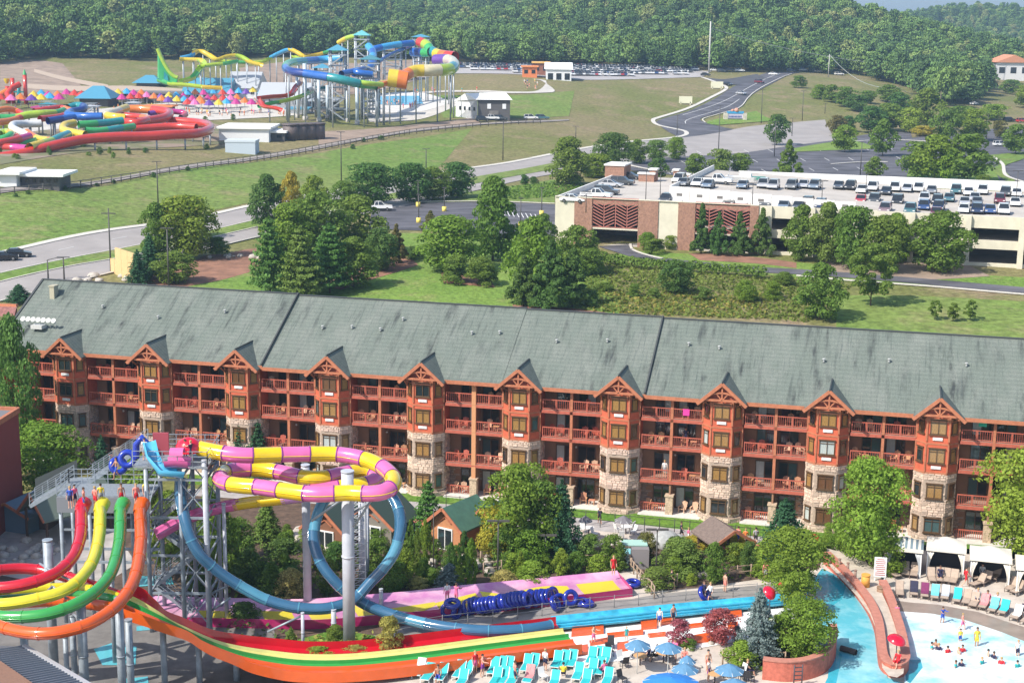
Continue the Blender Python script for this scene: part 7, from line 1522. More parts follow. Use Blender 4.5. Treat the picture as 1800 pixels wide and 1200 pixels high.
# neighbouring shingle roof beyond the hotel's left end
na=PY(-90,534,190);nb_=PY(30,537,182);nc=PY(14,596,174);nd=PY(-90,610,182)
nb=thing('neighbour_roof_building','reddish brown shingled roof beyond the left end of the hotel','building',(na.x,na.y,0)); o_=Vector((na.x,na.y,0)); q=MB(); q.add([na-o_,nb_-o_,nc-o_,nd-o_],[(3,2,1,0)]); part('roof_panel',q,mat('red_brown_shingles',(.20,.085,.075),.85,nz=.3,ns=3),nb); q=MB(); q.bar(na-o_,nb_-o_,.3,.35); part('ridge_cap',q,M_trim,nb)
q=MB(); P=[(v-o_) for v in(nd,nc,nb_,na)]; q.add([(v.x,v.y,v.z-.3) for v in P]+[(v.x,v.y,0) for v in P],[(0,1,5,4),(1,2,6,5),(2,3,7,6),(3,0,4,7)]); part('wall',q,M_brown,nb)
# foreground pavilion roof at the lower left
fg=thing('pavilion','pavilion with a ribbed blue grey metal roof at the lower left corner','pavilion',PZ(60,1190,6)); z=6.
fp_=[PZ(x,y,z)-fg.location for x,y in((-40,1132),(42,1136),(170,1212),(90,1230),(-60,1150))]; q=MB(); q.add([Vector((p.x,p.y,0)) for p in fp_]+[Vector((p.x,p.y,-.25)) for p in fp_],[(4,3,2,1,0),(0,1,6,5),(1,2,7,6),(2,3,8,7),(3,4,9,8)]); part('roof',q,mat('metal_roof_blue_grey',(.22,.25,.30),.35,.5),fg)
A0,A1,B0,B1=fp_[0],fp_[1],fp_[4],fp_[3]
for k in range(26):
    f_=k/25; a=fp_[1].lerp(fp_[2],f_)  ; b=fp_[0].lerp(fp_[1],0).lerp(fp_[3],f_) if False else fp_[4].lerp(fp_[3],f_); q=MB(); q.bar(Vector((a.x,a.y,.06)),Vector((b.x,b.y,.06)),.05,.1); part('standing_seam',q,D.materials['metal_roof_blue_grey'],fg)
q=MB(); q.bar(Vector((fp_[1].x,fp_[1].y,.08)),Vector((fp_[2].x,fp_[2].y,.08)),.25,.16); part('edge_trim',q,mat('pale_metal_trim',(.5,.5,.52),.4,.3),fg)
q=MB(); q.bar(Vector((fp_[4].x,fp_[4].y,.1)),Vector((fp_[3].x,fp_[3].y,.1)),.2,.16); part('edge_trim',q,D.materials['pale_metal_trim'],fg)
wd=[PZ(x,y,6.3)-fg.location for x,y in((-60,1152),(0,1160),(80,1215),(-60,1260))]; q=MB(); q.add([Vector((p.x,p.y,.3)) for p in wd],[(3,2,1,0)]); part('wood_roof',q,mat('brown_timber_roof',(.22,.12,.08),.8,nz=.2,ns=4,stretch=(1,8,1)),fg)
for k,(x,y) in enumerate(((-2,3),(-6,0),(2,-1))): q=MB(); q.box((x,y-2,-3.2),(.3,.3,5.8)); part('post',q,M_gsteel,fg)
# ---- cabanas
M_canvas=mat('white_canvas',(.68,.64,.56),.8,nz=.03,ns=2); M_str=mat('grey_stripe_canvas',(.16,.22,.25),.8); M_cin=mat('cabana_dark_lining',(.05,.05,.06),.9)
def cabana(px,py,w,d,label,striped=False,rz=R(-16)):
    t=thing('cabana',label,'cabana',PZ(px,py,0),rz,'canvas cabanas beside the wave pool' if not striped else None); h=2.15
    for x in(-w/2,w/2):
        for y in(0,d): q=MB(); q.box((x,y,h/2),(.09,.09,h)); part('post',q,M_white,t)
    def dome(u,v): return h+.45+.55*(1-abs(u)**1.3)*(1-abs(v)**1.5)**.8
    N=14
    if striped:
        for k in range(N):
            q=MB(); vs=[]
            for i in(k,k+1):
                u=-1+2*i/N
                for j in range(9): v=-1+2*j/8; vs.append((u*(w/2+.15),d/2+v*(d/2+.15),dome(u,v)))
            q.add(vs,[(j,9+j,10+j,j+1) for j in range(8)],0,True); part('canopy_stripe',q,M_str if k%2 else M_canvas,t)
    else:
        q=MB(); vs=[(( -1+2*i/N)*(w/2+.15),d/2+(-1+2*j/8)*(d/2+.15),dome(-1+2*i/N,-1+2*j/8)) for i in range(N+1) for j in range(9)]; q.add(vs,[(i*9+j,(i+1)*9+j,(i+1)*9+j+1,i*9+j+1) for i in range(N) for j in range(8)],0,True); part('canopy',q,M_canvas,t)
    q=MB(); 
    for a,b in(((-1,-1),(1,-1)),((1,-1),(1,1)),((1,1),(-1,1)),((-1,1),(-1,-1))):
        pa=Vector((a[0]*(w/2+.15),d/2+a[1]*(d/2+.15),0));pb=Vector((b[0]*(w/2+.15),d/2+b[1]*(d/2+.15),0)); q.add([pa+Vector((0,0,h+.12)),pb+Vector((0,0,h+.12)),pb+Vector((0,0,h+.47)),pa+Vector((0,0,h+.47))],[(0,1,2,3)])
    part('valance',q,M_canvas,t)
    q=MB(); q.box((0,d-.05,h/2),(w-.1,.04,h)); q.box((w/2-.05,d*.6,h/2),(.03,d*.75,h)); q.box((-w/2+.05,d*.6,h/2),(.03,d*.75,h)); part('back_curtain',q,M_cin,t)
    for s in(-1,1):
        q=MB(); vs=[]
        for i in range(7):
            zz=h*(1-i/6); wd_=.5*(1-.75*math.sin(min(1,i/4)*math.pi/2)) if i<5 else .22
            for j in range(6): vs.append((s*(w/2-.03-wd_*j/5),-.02+.06*math.sin(j*2.4),zz))
        q.add(vs,[(i*6+j,(i+1)*6+j,(i+1)*6+j+1,i*6+j+1) for i in range(6) for j in range(5)],0,True); oo=part('curtain',q,M_canvas if not striped else mat('grey_curtain',(.42,.44,.45),.8),t); oo.modifiers.new('s','SOLIDIFY').thickness=.03
    return t
cabana(1587,1013,2.8,2.4,'grey and white striped cabana at the left of the row',True); cabana(1660,1014,3.0,2.6,'white cabana beside the striped one'); cabana(1738,1032,3.1,2.7,'white cabana second from the right, partly behind the big tree'); cabana(1820,1050,3.1,2.7,'white cabana cut by the right edge')
# ---- loungers
M_tanl=mat('tan_sling',(.40,.31,.24),.8,nz=.08,ns=4); M_teal=mat('teal_sling',(.02,.42,.43),.7,nz=.1,ns=3); M_lf=mat('lounger_frame_brown',(.16,.12,.10),.6); M_lfw=mat('lounger_frame_white',(.65,.66,.64),.5)
def lounger_parts(sm,fm,back=.75):
    fr=MB(); 
    for s in(-1,1): fr.bar((s*.32,-.95,.33),(s*.32,.25,.33),.05); fr.bar((s*.32,.25,.33),(s*.32,.25+.75*math.cos(back),.33+.75*math.sin(back)),.05)
    fr.bar((-.32,-.95,.33),(.32,-.95,.33),.05)
    st=MB(); st.box((0,-.35,.36),(.6,1.2,.03)); bk=MB(); a=Vector((0,.25,.36));b=Vector((0,.25+.75*math.cos(back),.36+.75*math.sin(back))); bk.bar(a,b,.6,.03); lg=MB(); lg.box((0,0,.16),(.05,.05,.33))
    return [('frame',fr.mesh('frame',fm),(0,0,0)),('seat',st.mesh('seat',sm),(0,0,0)),('backrest',bk.mesh('backrest',sm),(0,0,0))]+[('leg',lg.mesh('leg',fm),(x,y,0)) for x in(-.32,.32) for y in(-.85,.2)]
LT=lounger_parts(M_tanl,M_lf,1.0); LB=lounger_parts(M_teal,M_lfw,.95)
def lounger(px,py,rz,kind,label,z=0.04):
    t=thing('sun_lounger',label,'sun lounger',PZ(px,py,z),rz,'tan loungers along the wave pool' if kind is LT else 'teal loungers at the bottom of the frame')
    for n,me,l in kind: part(n,me,None,t,l)
    return t
for k,(px,py) in enumerate([(1581,1045),(1606,1045),(1625,1048),(1643,1051),(1661,1052),(1682,1057),(1699,1060),(1712,1065),(1729,1068),(1746,1074),(1764,1078),(1787,1087),(1806,1094)]): lounger(px,py-1,R(-12-k*2),LT,(f'tan lounger facing the pool, {ordw(k)} from left in the front row' if k else 'tan lounger facing the pool, leftmost in the front row'))
for k,(px,py,r_) in enumerate(sorted([(1567,1012,40),(1591,1009,0),(1607,1011,-5),(1637,1020,5),(1652,1020,0),(1663,1021,-5),(1676,1023,-10),(1712,1020,60),(1732,1025,-30),(1720,1029,-40),(1750,1017,-20),(1779,1036,-25),(1791,1042,-35),(1800,1030,-25)])): lounger(px,py,R(r_-14),LT,f'tan lounger under or before the cabanas, {ordw(k)} from left' if k else 'tan lounger at the left side of the striped cabana')
TLn=[(738,1184,15),(753,1192,15),(777,1192,14),(808,1187,14),(821,1187,14),(812,1203,14),(868,1181,14),(881,1180,14),(893,1180,14),(872,1200,14),(884,1198,14),(926,1176,14),(938,1175,14),(930,1196,14),(979,1170,14),(992,1169,14),(1005,1168,14),(1016,1191,14),(1040,1163,14),(1053,1162,14),(1041,1184,14),(1054,1182,14),(1064,1164,14),(1068,1200,14),(974,1205,14),(1030,1203,14),(900,1202,14)]
for k,(px,py,r_) in enumerate(sorted(TLn)): lounger(px,py,R(-r_),LB,f'teal lounger with a raised back below the racing lanes, {ordw(k)} from left' if k else 'teal lounger nearest the left end below the racing lanes')
def towel(px,py,rz,c,label,w=.62,l=.9):
    q=MB(); a=Vector((0,.2,.39));b=Vector((0,.62,1.02)); q.bar(a,b,w,.04); q.box((0,-.1,.395),(w,.5,.03)); q.bar(b,b+Vector((0,.08,-.35)),w,.03); solo('towel',q,mat('towel_'+c,{'navy':(.03,.03,.06),'plum':(.18,.03,.10),'aqua':(.15,.55,.65),'cyan':(.03,.55,.62),'grey':(.45,.48,.52),'white':(.7,.7,.68),'rose':(.6,.25,.25)}[c],.9,nz=.25,ns=6,stretch=(6,1,1)),label,'towel',loc=PZ(px,py,.05),rz=rz)
for px,py,c,l,r_ in [(1606,1045,'navy','black bags draped over the second front lounger',-14),(1625,1048,'plum','plum towel over a front row lounger',-16),(1643,1051,'aqua','aqua striped towel over a front row lounger',-18),(1661,1052,'grey','pale grey towel over a front row lounger',-20),(1682,1057,'cyan','bright cyan rounded towel over a front row lounger',-22),(1729,1068,'rose','patterned rose towel over a front row lounger',-28),(1746,1074,'aqua','aqua towel on the lounger right of the patterned one',-30),(1764,1078,'cyan','cyan towel beside the aqua one at the right',-32),(1787,1087,'white','white towel over the lounger near the right edge',-34),(738,1184,'white','white towel on the leftmost teal lounger',-15),(930,1196,'rose','pink white towel across a teal lounger at the bottom',-14)]: towel(px,py,R(r_),c,l)
# ---- umbrellas
def umbrella(px,py,wpx,m,label,h=2.3,tilt=(0,0),grp='blue patio umbrellas near the teal loungers',bowl=False,rim=.0,n=8,cat='umbrella'):
    """(px,py) centre of canopy"""
    z=h; p=PZ(px,py,h); r=wpx*mpp(p)/2; t=thing('patio_umbrella',label,cat,(p.x,p.y,.03),random.uniform(0,1),grp)
    if bowl: q=MB(); q.lathe([(r,-.14),(r*.92,.0),(r*.7,.14),(r*.4,.22),(.02,.25)],n=18)
    else:
        q=MB(); q.lathe([(r,-.22),(r*.5,.1),(.02,.32)],n=n,smooth=False)
    c=part('canopy',q,m,t,(0,0,h)); c.rotation_euler=(*tilt,0); q=MB(); q.cyl((0,0,0),(0,0,h+.3),.035,n=8); part('pole',q,M_lfw if not bowl else M_dsteel,t); 
    if not bowl:
        q=MB()
        for k in range(n): a=2*math.pi*k/n; q.bar((math.cos(a)*r,math.sin(a)*r,-.2),(0,0,.30),.03)
        part('rib',q,M_lfw,c)
    return t
M_bu=mat('faded_blue_canvas',(.09,.22,.36),.8,nz=.12,ns=2); M_bu2=mat('bright_blue_canvas',(.03,.20,.55),.7,nz=.06)
UB=[(1121,1131,48,'blue umbrella at the left of the upper pair'),(1175,1136,50,'blue umbrella at the right of the upper pair'),(1204,1173,50,'blue umbrella below the upper pair'),(1282,1174,54,'blue umbrella alone by the rope fence'),(1208,1159,32,'dark blue umbrella half hidden behind another'),(1292,1200,56,'blue umbrella cut by the bottom edge beside the lone one')]
for px,py,w,l in UB: umbrella(px,py,w,M_bu,l)
umbrella(1180,1198,104,M_bu2,'large bright blue umbrella cut by the bottom edge',h=2.6,n=10)
umbrella(1577,1123,34,NM['dome'],'glossy red lifeguard shade at the tip of the peninsula',2.2,(.25,.15),'glossy red lifeguard shades',True); umbrella(1354,1041,27,NM['dome'],'tilted glossy red shade beside the silver spruce',2.2,(.7,.5),'glossy red lifeguard shades',True); umbrella(1433,944,18,NM['dome'],'small glossy red shade behind the dark spruce',2.2,(.3,.3),'glossy red lifeguard shades',True); umbrella(1376,1027,14,NM['dome'],'small red shade behind the tilted one',1.9,(.4,.2),'glossy red lifeguard shades',True)
umbrella(1096,912,33,mat('charcoal_canvas',(.16,.15,.16),.8),'charcoal patio umbrella with chairs in front of the lawn',2.1,grp=None); umbrella(1029,912,26,D.materials['charcoal_canvas'],'second charcoal patio umbrella, left of the first',2.1,grp=None)
# tables and dark chairs
def table(px,py,label,m=None,r=.5):
    t=thing('round_table',label,'table',PZ(px,py,.05)); q=MB(); q.cyl((0,0,.72),(0,0,.76),r,n=16); part('table_top',q,m or mat('wood_table',(.55,.32,.14),.7),t); q=MB(); q.cyl((0,0,0),(0,0,.72),.06,n=8); part('pedestal',q,M_dsteel,t)
def pchair(px,py,rz,m,label,grp='dark patio chairs near the blue umbrellas'):
    t=thing('patio_chair',label,'chair',PZ(px,py,.05),rz,grp); q=MB(); q.box((0,0,.42),(.5,.5,.05)); part('seat',q,m,t); q=MB(); q.bar((0,.25,.42),(0,.4,.95),.5,.04); part('backrest',q,m,t); lg=MB().box((0,0,.21),(.04,.04,.42)).mesh('leg',m)
    for x in(-.22,.22):
        for y in(-.22,.22): part('leg',lg,None,t,(x,y,0))
M_blkc=mat('black_chair',(.03,.03,.035),.6); M_whc=mat('white_chair',(.7,.7,.68),.6)
for px,py,l in((1112,1152,'wooden table under the left of the upper pair of umbrellas'),(1166,1163,'wooden table between two umbrellas'),(1125,1168,'wooden side table by the black chairs'),(1272,1190,'wooden table beside the lone blue umbrella'),(1256,1200,'small wooden table left of the lone blue umbrella')): table(px,py,l)
table(1100,938,'white table under the charcoal umbrella',M_whc); table(1035,940,'white table under the second charcoal umbrella',M_whc)
for k,(px,py,r_) in enumerate(sorted([(1093,1166,30),(1097,1172,200),(1128,1158,100),(1141,1160,250),(1150,1155,80),(1106,1156,-40),(1072,1152,20),(1180,1168,60),(1305,1196,10),(1318,1198,140),(955,1196,30),(1094,1200,40),(1176,1158,180),(1074,1140,0),(1302,1188,-60)])): pchair(px,py,R(r_),M_blkc if k%3 else M_whc,f'{"black" if k%3 else "white"} patio chair near the umbrellas, number {k+1} going around' if False else f'{"black" if k%3 else "white"} patio chair around the blue umbrellas, {ordw(k)} from left')
for k,(px,py) in enumerate(sorted([(1086,936),(1112,940),(1092,948),(1108,932),(1024,936),(1046,944)])): pchair(px,py,R(60*k),M_whc,f'white chair at the patio tables before the lawn, {ordw(k)} from left',None)
# ---- fences
M_iron=mat('black_iron',(.03,.03,.03),.6); M_rope=mat('weathered_timber',(.33,.24,.17),.85,nz=.2,ns=4)
post_fence('iron_fence',[(760,893),(880,905),(1040,925),(1130,934),(1250,945),(1345,957)],24,1.5,'black iron fence along the lawn below the hotel',M_iron,2,.03,.035)
post_fence('iron_fence',[(690,1118),(780,1103),(900,1089),(1030,1072),(1140,1062),(1240,1052),(1330,1046)],16,1.1,'thin grey metal railing along the slide apron',mat('grey_iron',(.2,.2,.2),.5),2,.05,.03)
for pts,n,l in [([(850,1010),(900,1003),(960,998),(1010,996),(1060,995),(1110,1002)],9,'timber and rope fence behind the pink run out'),([(1108,1002),(1125,1022),(1142,1040),(1150,1052)],8,'timber rail fence stepping down beside the run out end'),([(1140,1030),(1170,1036),(1190,1030)],4,'short sagging rope fence right of the run out end'),([(1245,1018),(1280,1017),(1320,1013),(1345,1012)],5,'timber fence along the brown bed above the cyan trough'),([(1380,1028),(1400,1040),(1420,1058),(1435,1072)],6,'timber rail fence beside the lagoon'),([(1270,1168),(1310,1160),(1345,1166),(1380,1170)],6,'timber rope fence below the lime bush'),([(1300,1180),(1325,1160)],3,'short fence piece right of the lone blue umbrella'),([(1492,975),(1520,995),(1538,1012)],5,'timber fence between the big tree and the peninsula walkway'),([(845,990),(880,985),(930,985)],4,'low rope fence below the yellow green tree')]: post_fence('timber_fence',pts,n,1.15,l,M_rope,2,.05,.06)
# signs, bins, bollards
q=MB(); q.box((0,0,1.9),(1.0,.12,1.7)); q.box((-.4,.05,.6),(.1,.1,1.2)); q.box((.4,.05,.6),(.1,.1,1.2)); sg=solo('rules_sign',q,M_white,'white pool rules sign on posts at the start of the peninsula','sign',loc=PZ(1545,1034,.05),rz=R(-10))
q=MB(); 
for k in range(9): q.box((0,-.08,2.6-k*.17),(.8 if k%3 else .6,.01,.05))
part('sign_lines',q,mat('sign_red',(.45,.08,.08),.6),sg)
for px,py,c,l in((1521,1030,'orange','orange barrel on the peninsula walkway'),(1548,1052,'brown','brown bin at the foot of the rules sign')): q=MB(); q.cyl((0,0,0),(0,0,1.0),.36,n=14); q.cyl((0,0,.95),(0,0,1.05),.38,n=14); solo('barrel',q,mat('barrel_'+c,(.7,.33,.06) if c=='orange' else (.25,.15,.09),.7),l,'barrel',loc=PZ(px,py,.74 if c=='orange' else .05))
for k,(px,py) in enumerate([(1503,1018),(1490,1005),(1475,998),(1458,990)]): q=MB(); q.cyl((0,0,0),(0,0,.8),.11,n=8); q.cyl((0,0,.78),(0,0,.86),.14,n=8); solo('bollard',q,mat('bollard_brown',(.28,.18,.14),.7),f'short brown bollard on the peninsula walkway, {("nearest","second","third","farthest")[k]} from the pool','bollard','brown bollards on the peninsula walkway',loc=PZ(px,py,.74))
for px,py,tp,l in((1153,1010,930,'dark double headed lamp post right of the bronze shrub'),(958,1005,940,'grey lamp post in front of the centre trees'),(875,1012,915,'pale trunk like post below the yellow green tree'),(1236,1010,975,'pale timber post beside the olive shrubs')): pole(px,py,tp,l,z=0,w=.16)
pole(762,1000,895,'slim grey pole left of the cedar hut','x',z=0,w=.1)
# pale green awning, rocks
q=MB(); q.box((0,0,1.9),(2.2,1.4,.1)); [q.box((x,y,.95),(.08,.08,1.9)) for x in(-1,1) for y in(-.6,.6)]; solo('awning',q,mat('pale_green_awning',(.35,.55,.48),.6),'pale green awning over the grey utility box','awning',loc=PZ(1114,990,0))
def rocks(px,py,n,sp,label,r=(.2,.6),m=None):
    p=PZ(px,py,0); q=MB(); rn=random.Random(px)
    for k in range(n): q.ball((rn.uniform(-sp,sp),rn.uniform(-sp,sp),.1),rn.uniform(*r),7,sz=.7)
    solo('rock_group',q,m or D.materials['pale_rock'],label,'rocks',kind='stuff',loc=p)
rocks(30,975,26,3.5,'pale landscaping rocks on the grey plaza at left'); rocks(800,990,18,2.,'rocks beside the path below the cedar hut'); rocks(865,995,14,2.,'tan rocks below the yellow green tree'); rocks(1230,1010,10,1.2,'pale rocks by the timber post'); rocks(1250,1150,22,3.0,'rocks along the bed under the flowering shrubs',(.12,.35)); rocks(560,960,14,2.,'rocks under the slide between the two huts')
q=MB()
q.ball((0,0,.3),1.4,10,sz=.8); q.ball((1.2,.3,.2),.8,8); solo('boulder',q,mat('grey_boulder',(.33,.34,.33),.9,nz=.2,ns=2),'big rounded grey boulder behind the olive shrubs','boulder',loc=PZ(1171,958,0))
"""
"""
# ------------------------------------------------------------------ garden trees and shrubs
G=[(32,838,562,92,'oval','pine','tall shaggy tree in front of the hotel at the far left',9000,.035),(86,872,752,138,'round','bright','broad bright leafy tree beside the red building',9000,.035),(182,872,766,48,'spruce','blue','dark conifer behind the mesh stairs'),(247,905,806,80,'round','lime','lime green tree seen through the slide tower'),
(300,1010,868,84,'oval','bright','bright tree behind the blue tube at the tower'),(424,842,742,40,'spruce','blue','left of two spruces above the banded tube'),(454,842,740,52,'spruce','blue','right of two spruces above the banded tube'),(370,965,862,60,'oval','mid','tree beside the pale pole behind the blue tube'),
(392,1020,892,66,'oval','bright','leafy tree right of the tower posts'),(420,985,915,60,'round','mid','round tree behind the thin pale pole'),(470,950,884,68,'spruce','olive','pale feathery conifer under the descending trough'),(350,1045,960,60,'round','dark','dark tree at the foot of the tower'),(440,1040,965,70,'oval','dark','dark tree below the feathery conifer'),(500,1010,950,70,'round','dark','dark foliage left of the tall pale column'),(478,1052,985,56,'spruce','mid','small conifer behind the lowest part of the blue tube'),(512,1056,1002,62,'shrub','pale','pale grassy shrub beside the tall pale column'),
(575,1045,985,46,'round','mid','bush inside the loop of the blue tube'),(590,1000,955,44,'round','dark','dark bush behind the loop'),(560,1000,960,30,'round','olive','olive bush left inside the loop'),(660,1010,950,56,'round','mid','bush right of the lattice ladder'),(690,1040,985,50,'round','mid','bush below the right arm of the loop'),(712,1030,965,46,'shrub','bright','bright shrub beyond the right arm of the loop'),
(752,950,848,60,'pine','pine','open pine in front of the stone tower'),(722,985,915,18,'column','mid','slim cedar left of the open pine'),(748,1000,915,17,'column','bright','slim cedar just below the open pine'),(735,990,930,16,'column','mid','slim cedar between two others'),(793,1018,955,20,'column','dark','dark slim cedar before the cedar hut'),(828,1030,948,22,'column','bright','slim bright cedar right of the cedar hut'),(815,1010,935,22,'column','dark','dark slim cedar beside the hut roof'),(915,1018,970,17,'column','bright','slim cedar at the foot of the centre trees'),
(912,985,824,118,'round','bright','tallest light green tree in the centre before the hotel',9000,.035),(872,985,895,82,'round','yellow','yellow green maple right of the cedar hut',7000,.04),(862,940,880,50,'oval','mid','tree behind the yellow green maple'),(945,990,850,86,'round','mid','mid green tree between the tall tree and the spruce',7000,.04),(985,990,846,84,'spruce','blue','big dark spruce in the centre before the hotel',9000,.035),(888,1000,930,50,'round','mid','green understorey below the yellow green maple'),(930,1005,935,60,'round','bright','light green understorey in the centre'),
(985,1012,965,32,'oval','lime','small lime shrub right of the slim cedar'),(935,1026,988,56,'shrub','lime','lime shrub behind the pink run out'),(885,1026,1003,46,'shrub','pale','pale golden shrub behind the pink run out'),(790,1030,990,60,'spruce','silver','blue grey spreading conifer behind the run out'),(760,1025,1000,40,'shrub','mid','low shrub behind the run out left of the blue grey conifer'),(735,1035,1015,38,'shrub','pale','pale shrub beside the short post'),
(1035,992,942,46,'round','olive','olive shrub beneath the big dark spruce'),(1075,997,942,50,'round','mid','green shrub left of the utility box'),(1137,985,938,40,'round','bronze','orange tipped shrub beside the lamp post'),(1103,1002,970,20,'cone','silver','small silver cone conifer left of the utility box'),
(1195,1010,948,88,'shrub','olive','wide grey olive shrub right of the lamp post',7000,.04),(1155,1034,998,62,'shrub','olive','olive shrub behind the timber rail fence'),(1255,1024,955,48,'oval','mid','upright green shrub before the brown shelter'),(1317,1008,955,38,'round','dark','egg shaped dark clipped shrub',7000,.04),(1225,960,944,70,'shrub','yellow','yellow green vine mound above the shelter'),(1290,952,940,60,'shrub','yellow','second yellow green vine mound by the red path'),(1340,1015,985,40,'shrub','lime','lime shrub right of the egg shaped one'),(1215,1028,1008,20,'shrub','lime','small lime grass tuft beside the white board'),
(1376,985,878,92,'spruce','blue','dark blue green spruce in front of the hotel at right',9000,.035),(1392,1048,935,128,'round','bright','spreading bright green tree beside the lagoon',9000,.035),(1400,1085,1010,70,'round','bright','lower bright foliage hanging over the lagoon'),(1415,1165,1062,110,'round','bright','bright leafy tree in the lagoon planter',9000,.035),(1375,1150,1085,70,'round','mid','green tree behind the silver spruce'),
(1332,1165,1036,84,'spruce','silver','silver blue spruce beside the tilted red shade',9000,.035),(1300,1172,1128,66,'shrub','lime','yellow green bush at the foot of the silver spruce'),(1193,1135,1090,48,'shrub','flower','rose flowering shrub behind the upper umbrellas'),(1265,1132,1074,62,'round','flower','larger rose flowering shrub on the white pad edge'),
(1523,1000,815,152,'round','lime','large round light green tree left of the cabanas',12000,.03),(1560,1010,950,60,'round','bright','vine foliage under the large round tree'),(1500,985,950,50,'shrub','mid','shrub at the foot of the large round tree'),(1802,990,796,170,'round','lime','large light green tree cut by the right edge',12000,.03),
(683,1146,1086,56,'shrub','grass','spiky pale yucca like shrub beside the thickest column'),(512,1148,1102,32,'spruce','mid','small dark conifer on the grass under the slide'),(560,1158,1136,70,'shrub','lime','low lime grass clump on the bank'),(620,1150,1130,60,'shrub','grass','low yellow grass clump on the bank'),(430,1095,1060,60,'shrub','dark','dark shrub under the blue tube'),(640,1158,1145,50,'shrub','grass','second yellow grass clump near the lanes'),(590,1125,1100,40,'shrub','mid','green clump beside the thickest column'),(1295,1128,1100,20,'shrub','silver','small silver shrub beside the larger flowering shrub'),(1210,1140,1120,30,'shrub','mid','green base of the bed beside the first flowering shrub'),(190,905,860,40,'round','mid','green tree behind the lower starting deck'),(270,885,830,40,'round','lime','lime foliage between the tower posts')]
for a in G:
    n_=a[7] if len(a)>7 else 4500; sz=a[8] if len(a)>8 else .048
    tree(*a[:3],a[3]*1.18,*a[4:7],n=n_,size=sz,base=0.,clear=.12 if a[4] in('round','oval') and a[3]>60 else .03)
rn5=random.Random(77); GS=[]
for (x0,x1,y0,y1,n_) in ((640,860,1000,1032,9),(560,770,958,990,8),(345,530,1005,1050,10),(1010,1100,985,1015,4),(1180,1340,985,1018,7),(860,960,1000,1020,4),(470,560,940,975,4),(1430,1500,955,985,4)):
    for _ in range(n_): GS.append((rn5.uniform(x0,x1),rn5.uniform(y0,y1),rn5.uniform(22,46),rn5.uniform(26,50),rn5.choice(('shrub','round','shrub','oval')),rn5.choice(('mid','bright','mid','lime','dark'))))
for k,(x,y,h_,w_,kd,lf) in enumerate(sorted(GS)): tree(x,y,y-h_,w_,kd,lf,f'garden shrub between slides and hotel, {ordw(k)} from left, {dict(mid="plain green",bright="bright green",lime="light green",dark="dark green")[lf]}',n=3500,size=.05,base=0.,clear=.03,name='shrub',cat='shrub',group='garden shrubs between the slides and the hotel')
def bedflat(name,label,A,B,leaf,dens,size,h,seed): return bed_cover(name,A,B,LM[leaf],dens,size,h,label,'ground cover',base=.05,seed=seed,n=24)
bedflat('ground_cover','mixed low planting under the slide loops',[(340,1000),(480,985),(620,985),(740,990)],[(350,1052),(480,1052),(620,1042),(740,1034)],'mid',5,.4,.7,1)
bedflat('ground_cover','dark low planting among the central garden trees',[(740,985),(900,975),(1060,985),(1240,1000)],[(740,1034),(900,1016),(1060,1002),(1240,1024)],'dark',4,.4,.6,2)
bedflat('ground_cover','mulch and leaf litter around the huts',[(480,930),(700,935),(900,950)],[(480,985),(700,985),(900,985)],'olive',2.2,.35,.4,3)
bedflat('ground_cover','low planting along the brown bed above the trough',[(1180,1000),(1260,1000),(1400,990)],[(1180,1026),(1260,1022),(1360,1016)],'mid',3,.35,.5,4)
bedflat('ground_cover','grassy clumps on the bank under the racing slide',[(500,1125),(600,1108),(700,1122)],[(480,1165),(600,1168),(715,1150)],'grass',5,.35,.4,5)
bedflat('ground_cover','low plants in the lagoon planter',[(1330,1120),(1400,1100),(1450,1115)],[(1330,1180),(1400,1190),(1450,1170)],'mid',4,.4,.5,6)
bedflat('ground_cover','bank grass between the racing slide and the tower',[(360,1080),(430,1075),(510,1090)],[(400,1120),(460,1150),(520,1160)],'dark',4,.35,.4,7)
bedflat('ground_cover','shrubs along the path behind the peninsula',[(1430,960),(1480,965),(1530,985)],[(1440,985),(1490,990),(1540,1010)],'bright',2,.35,.4,8)
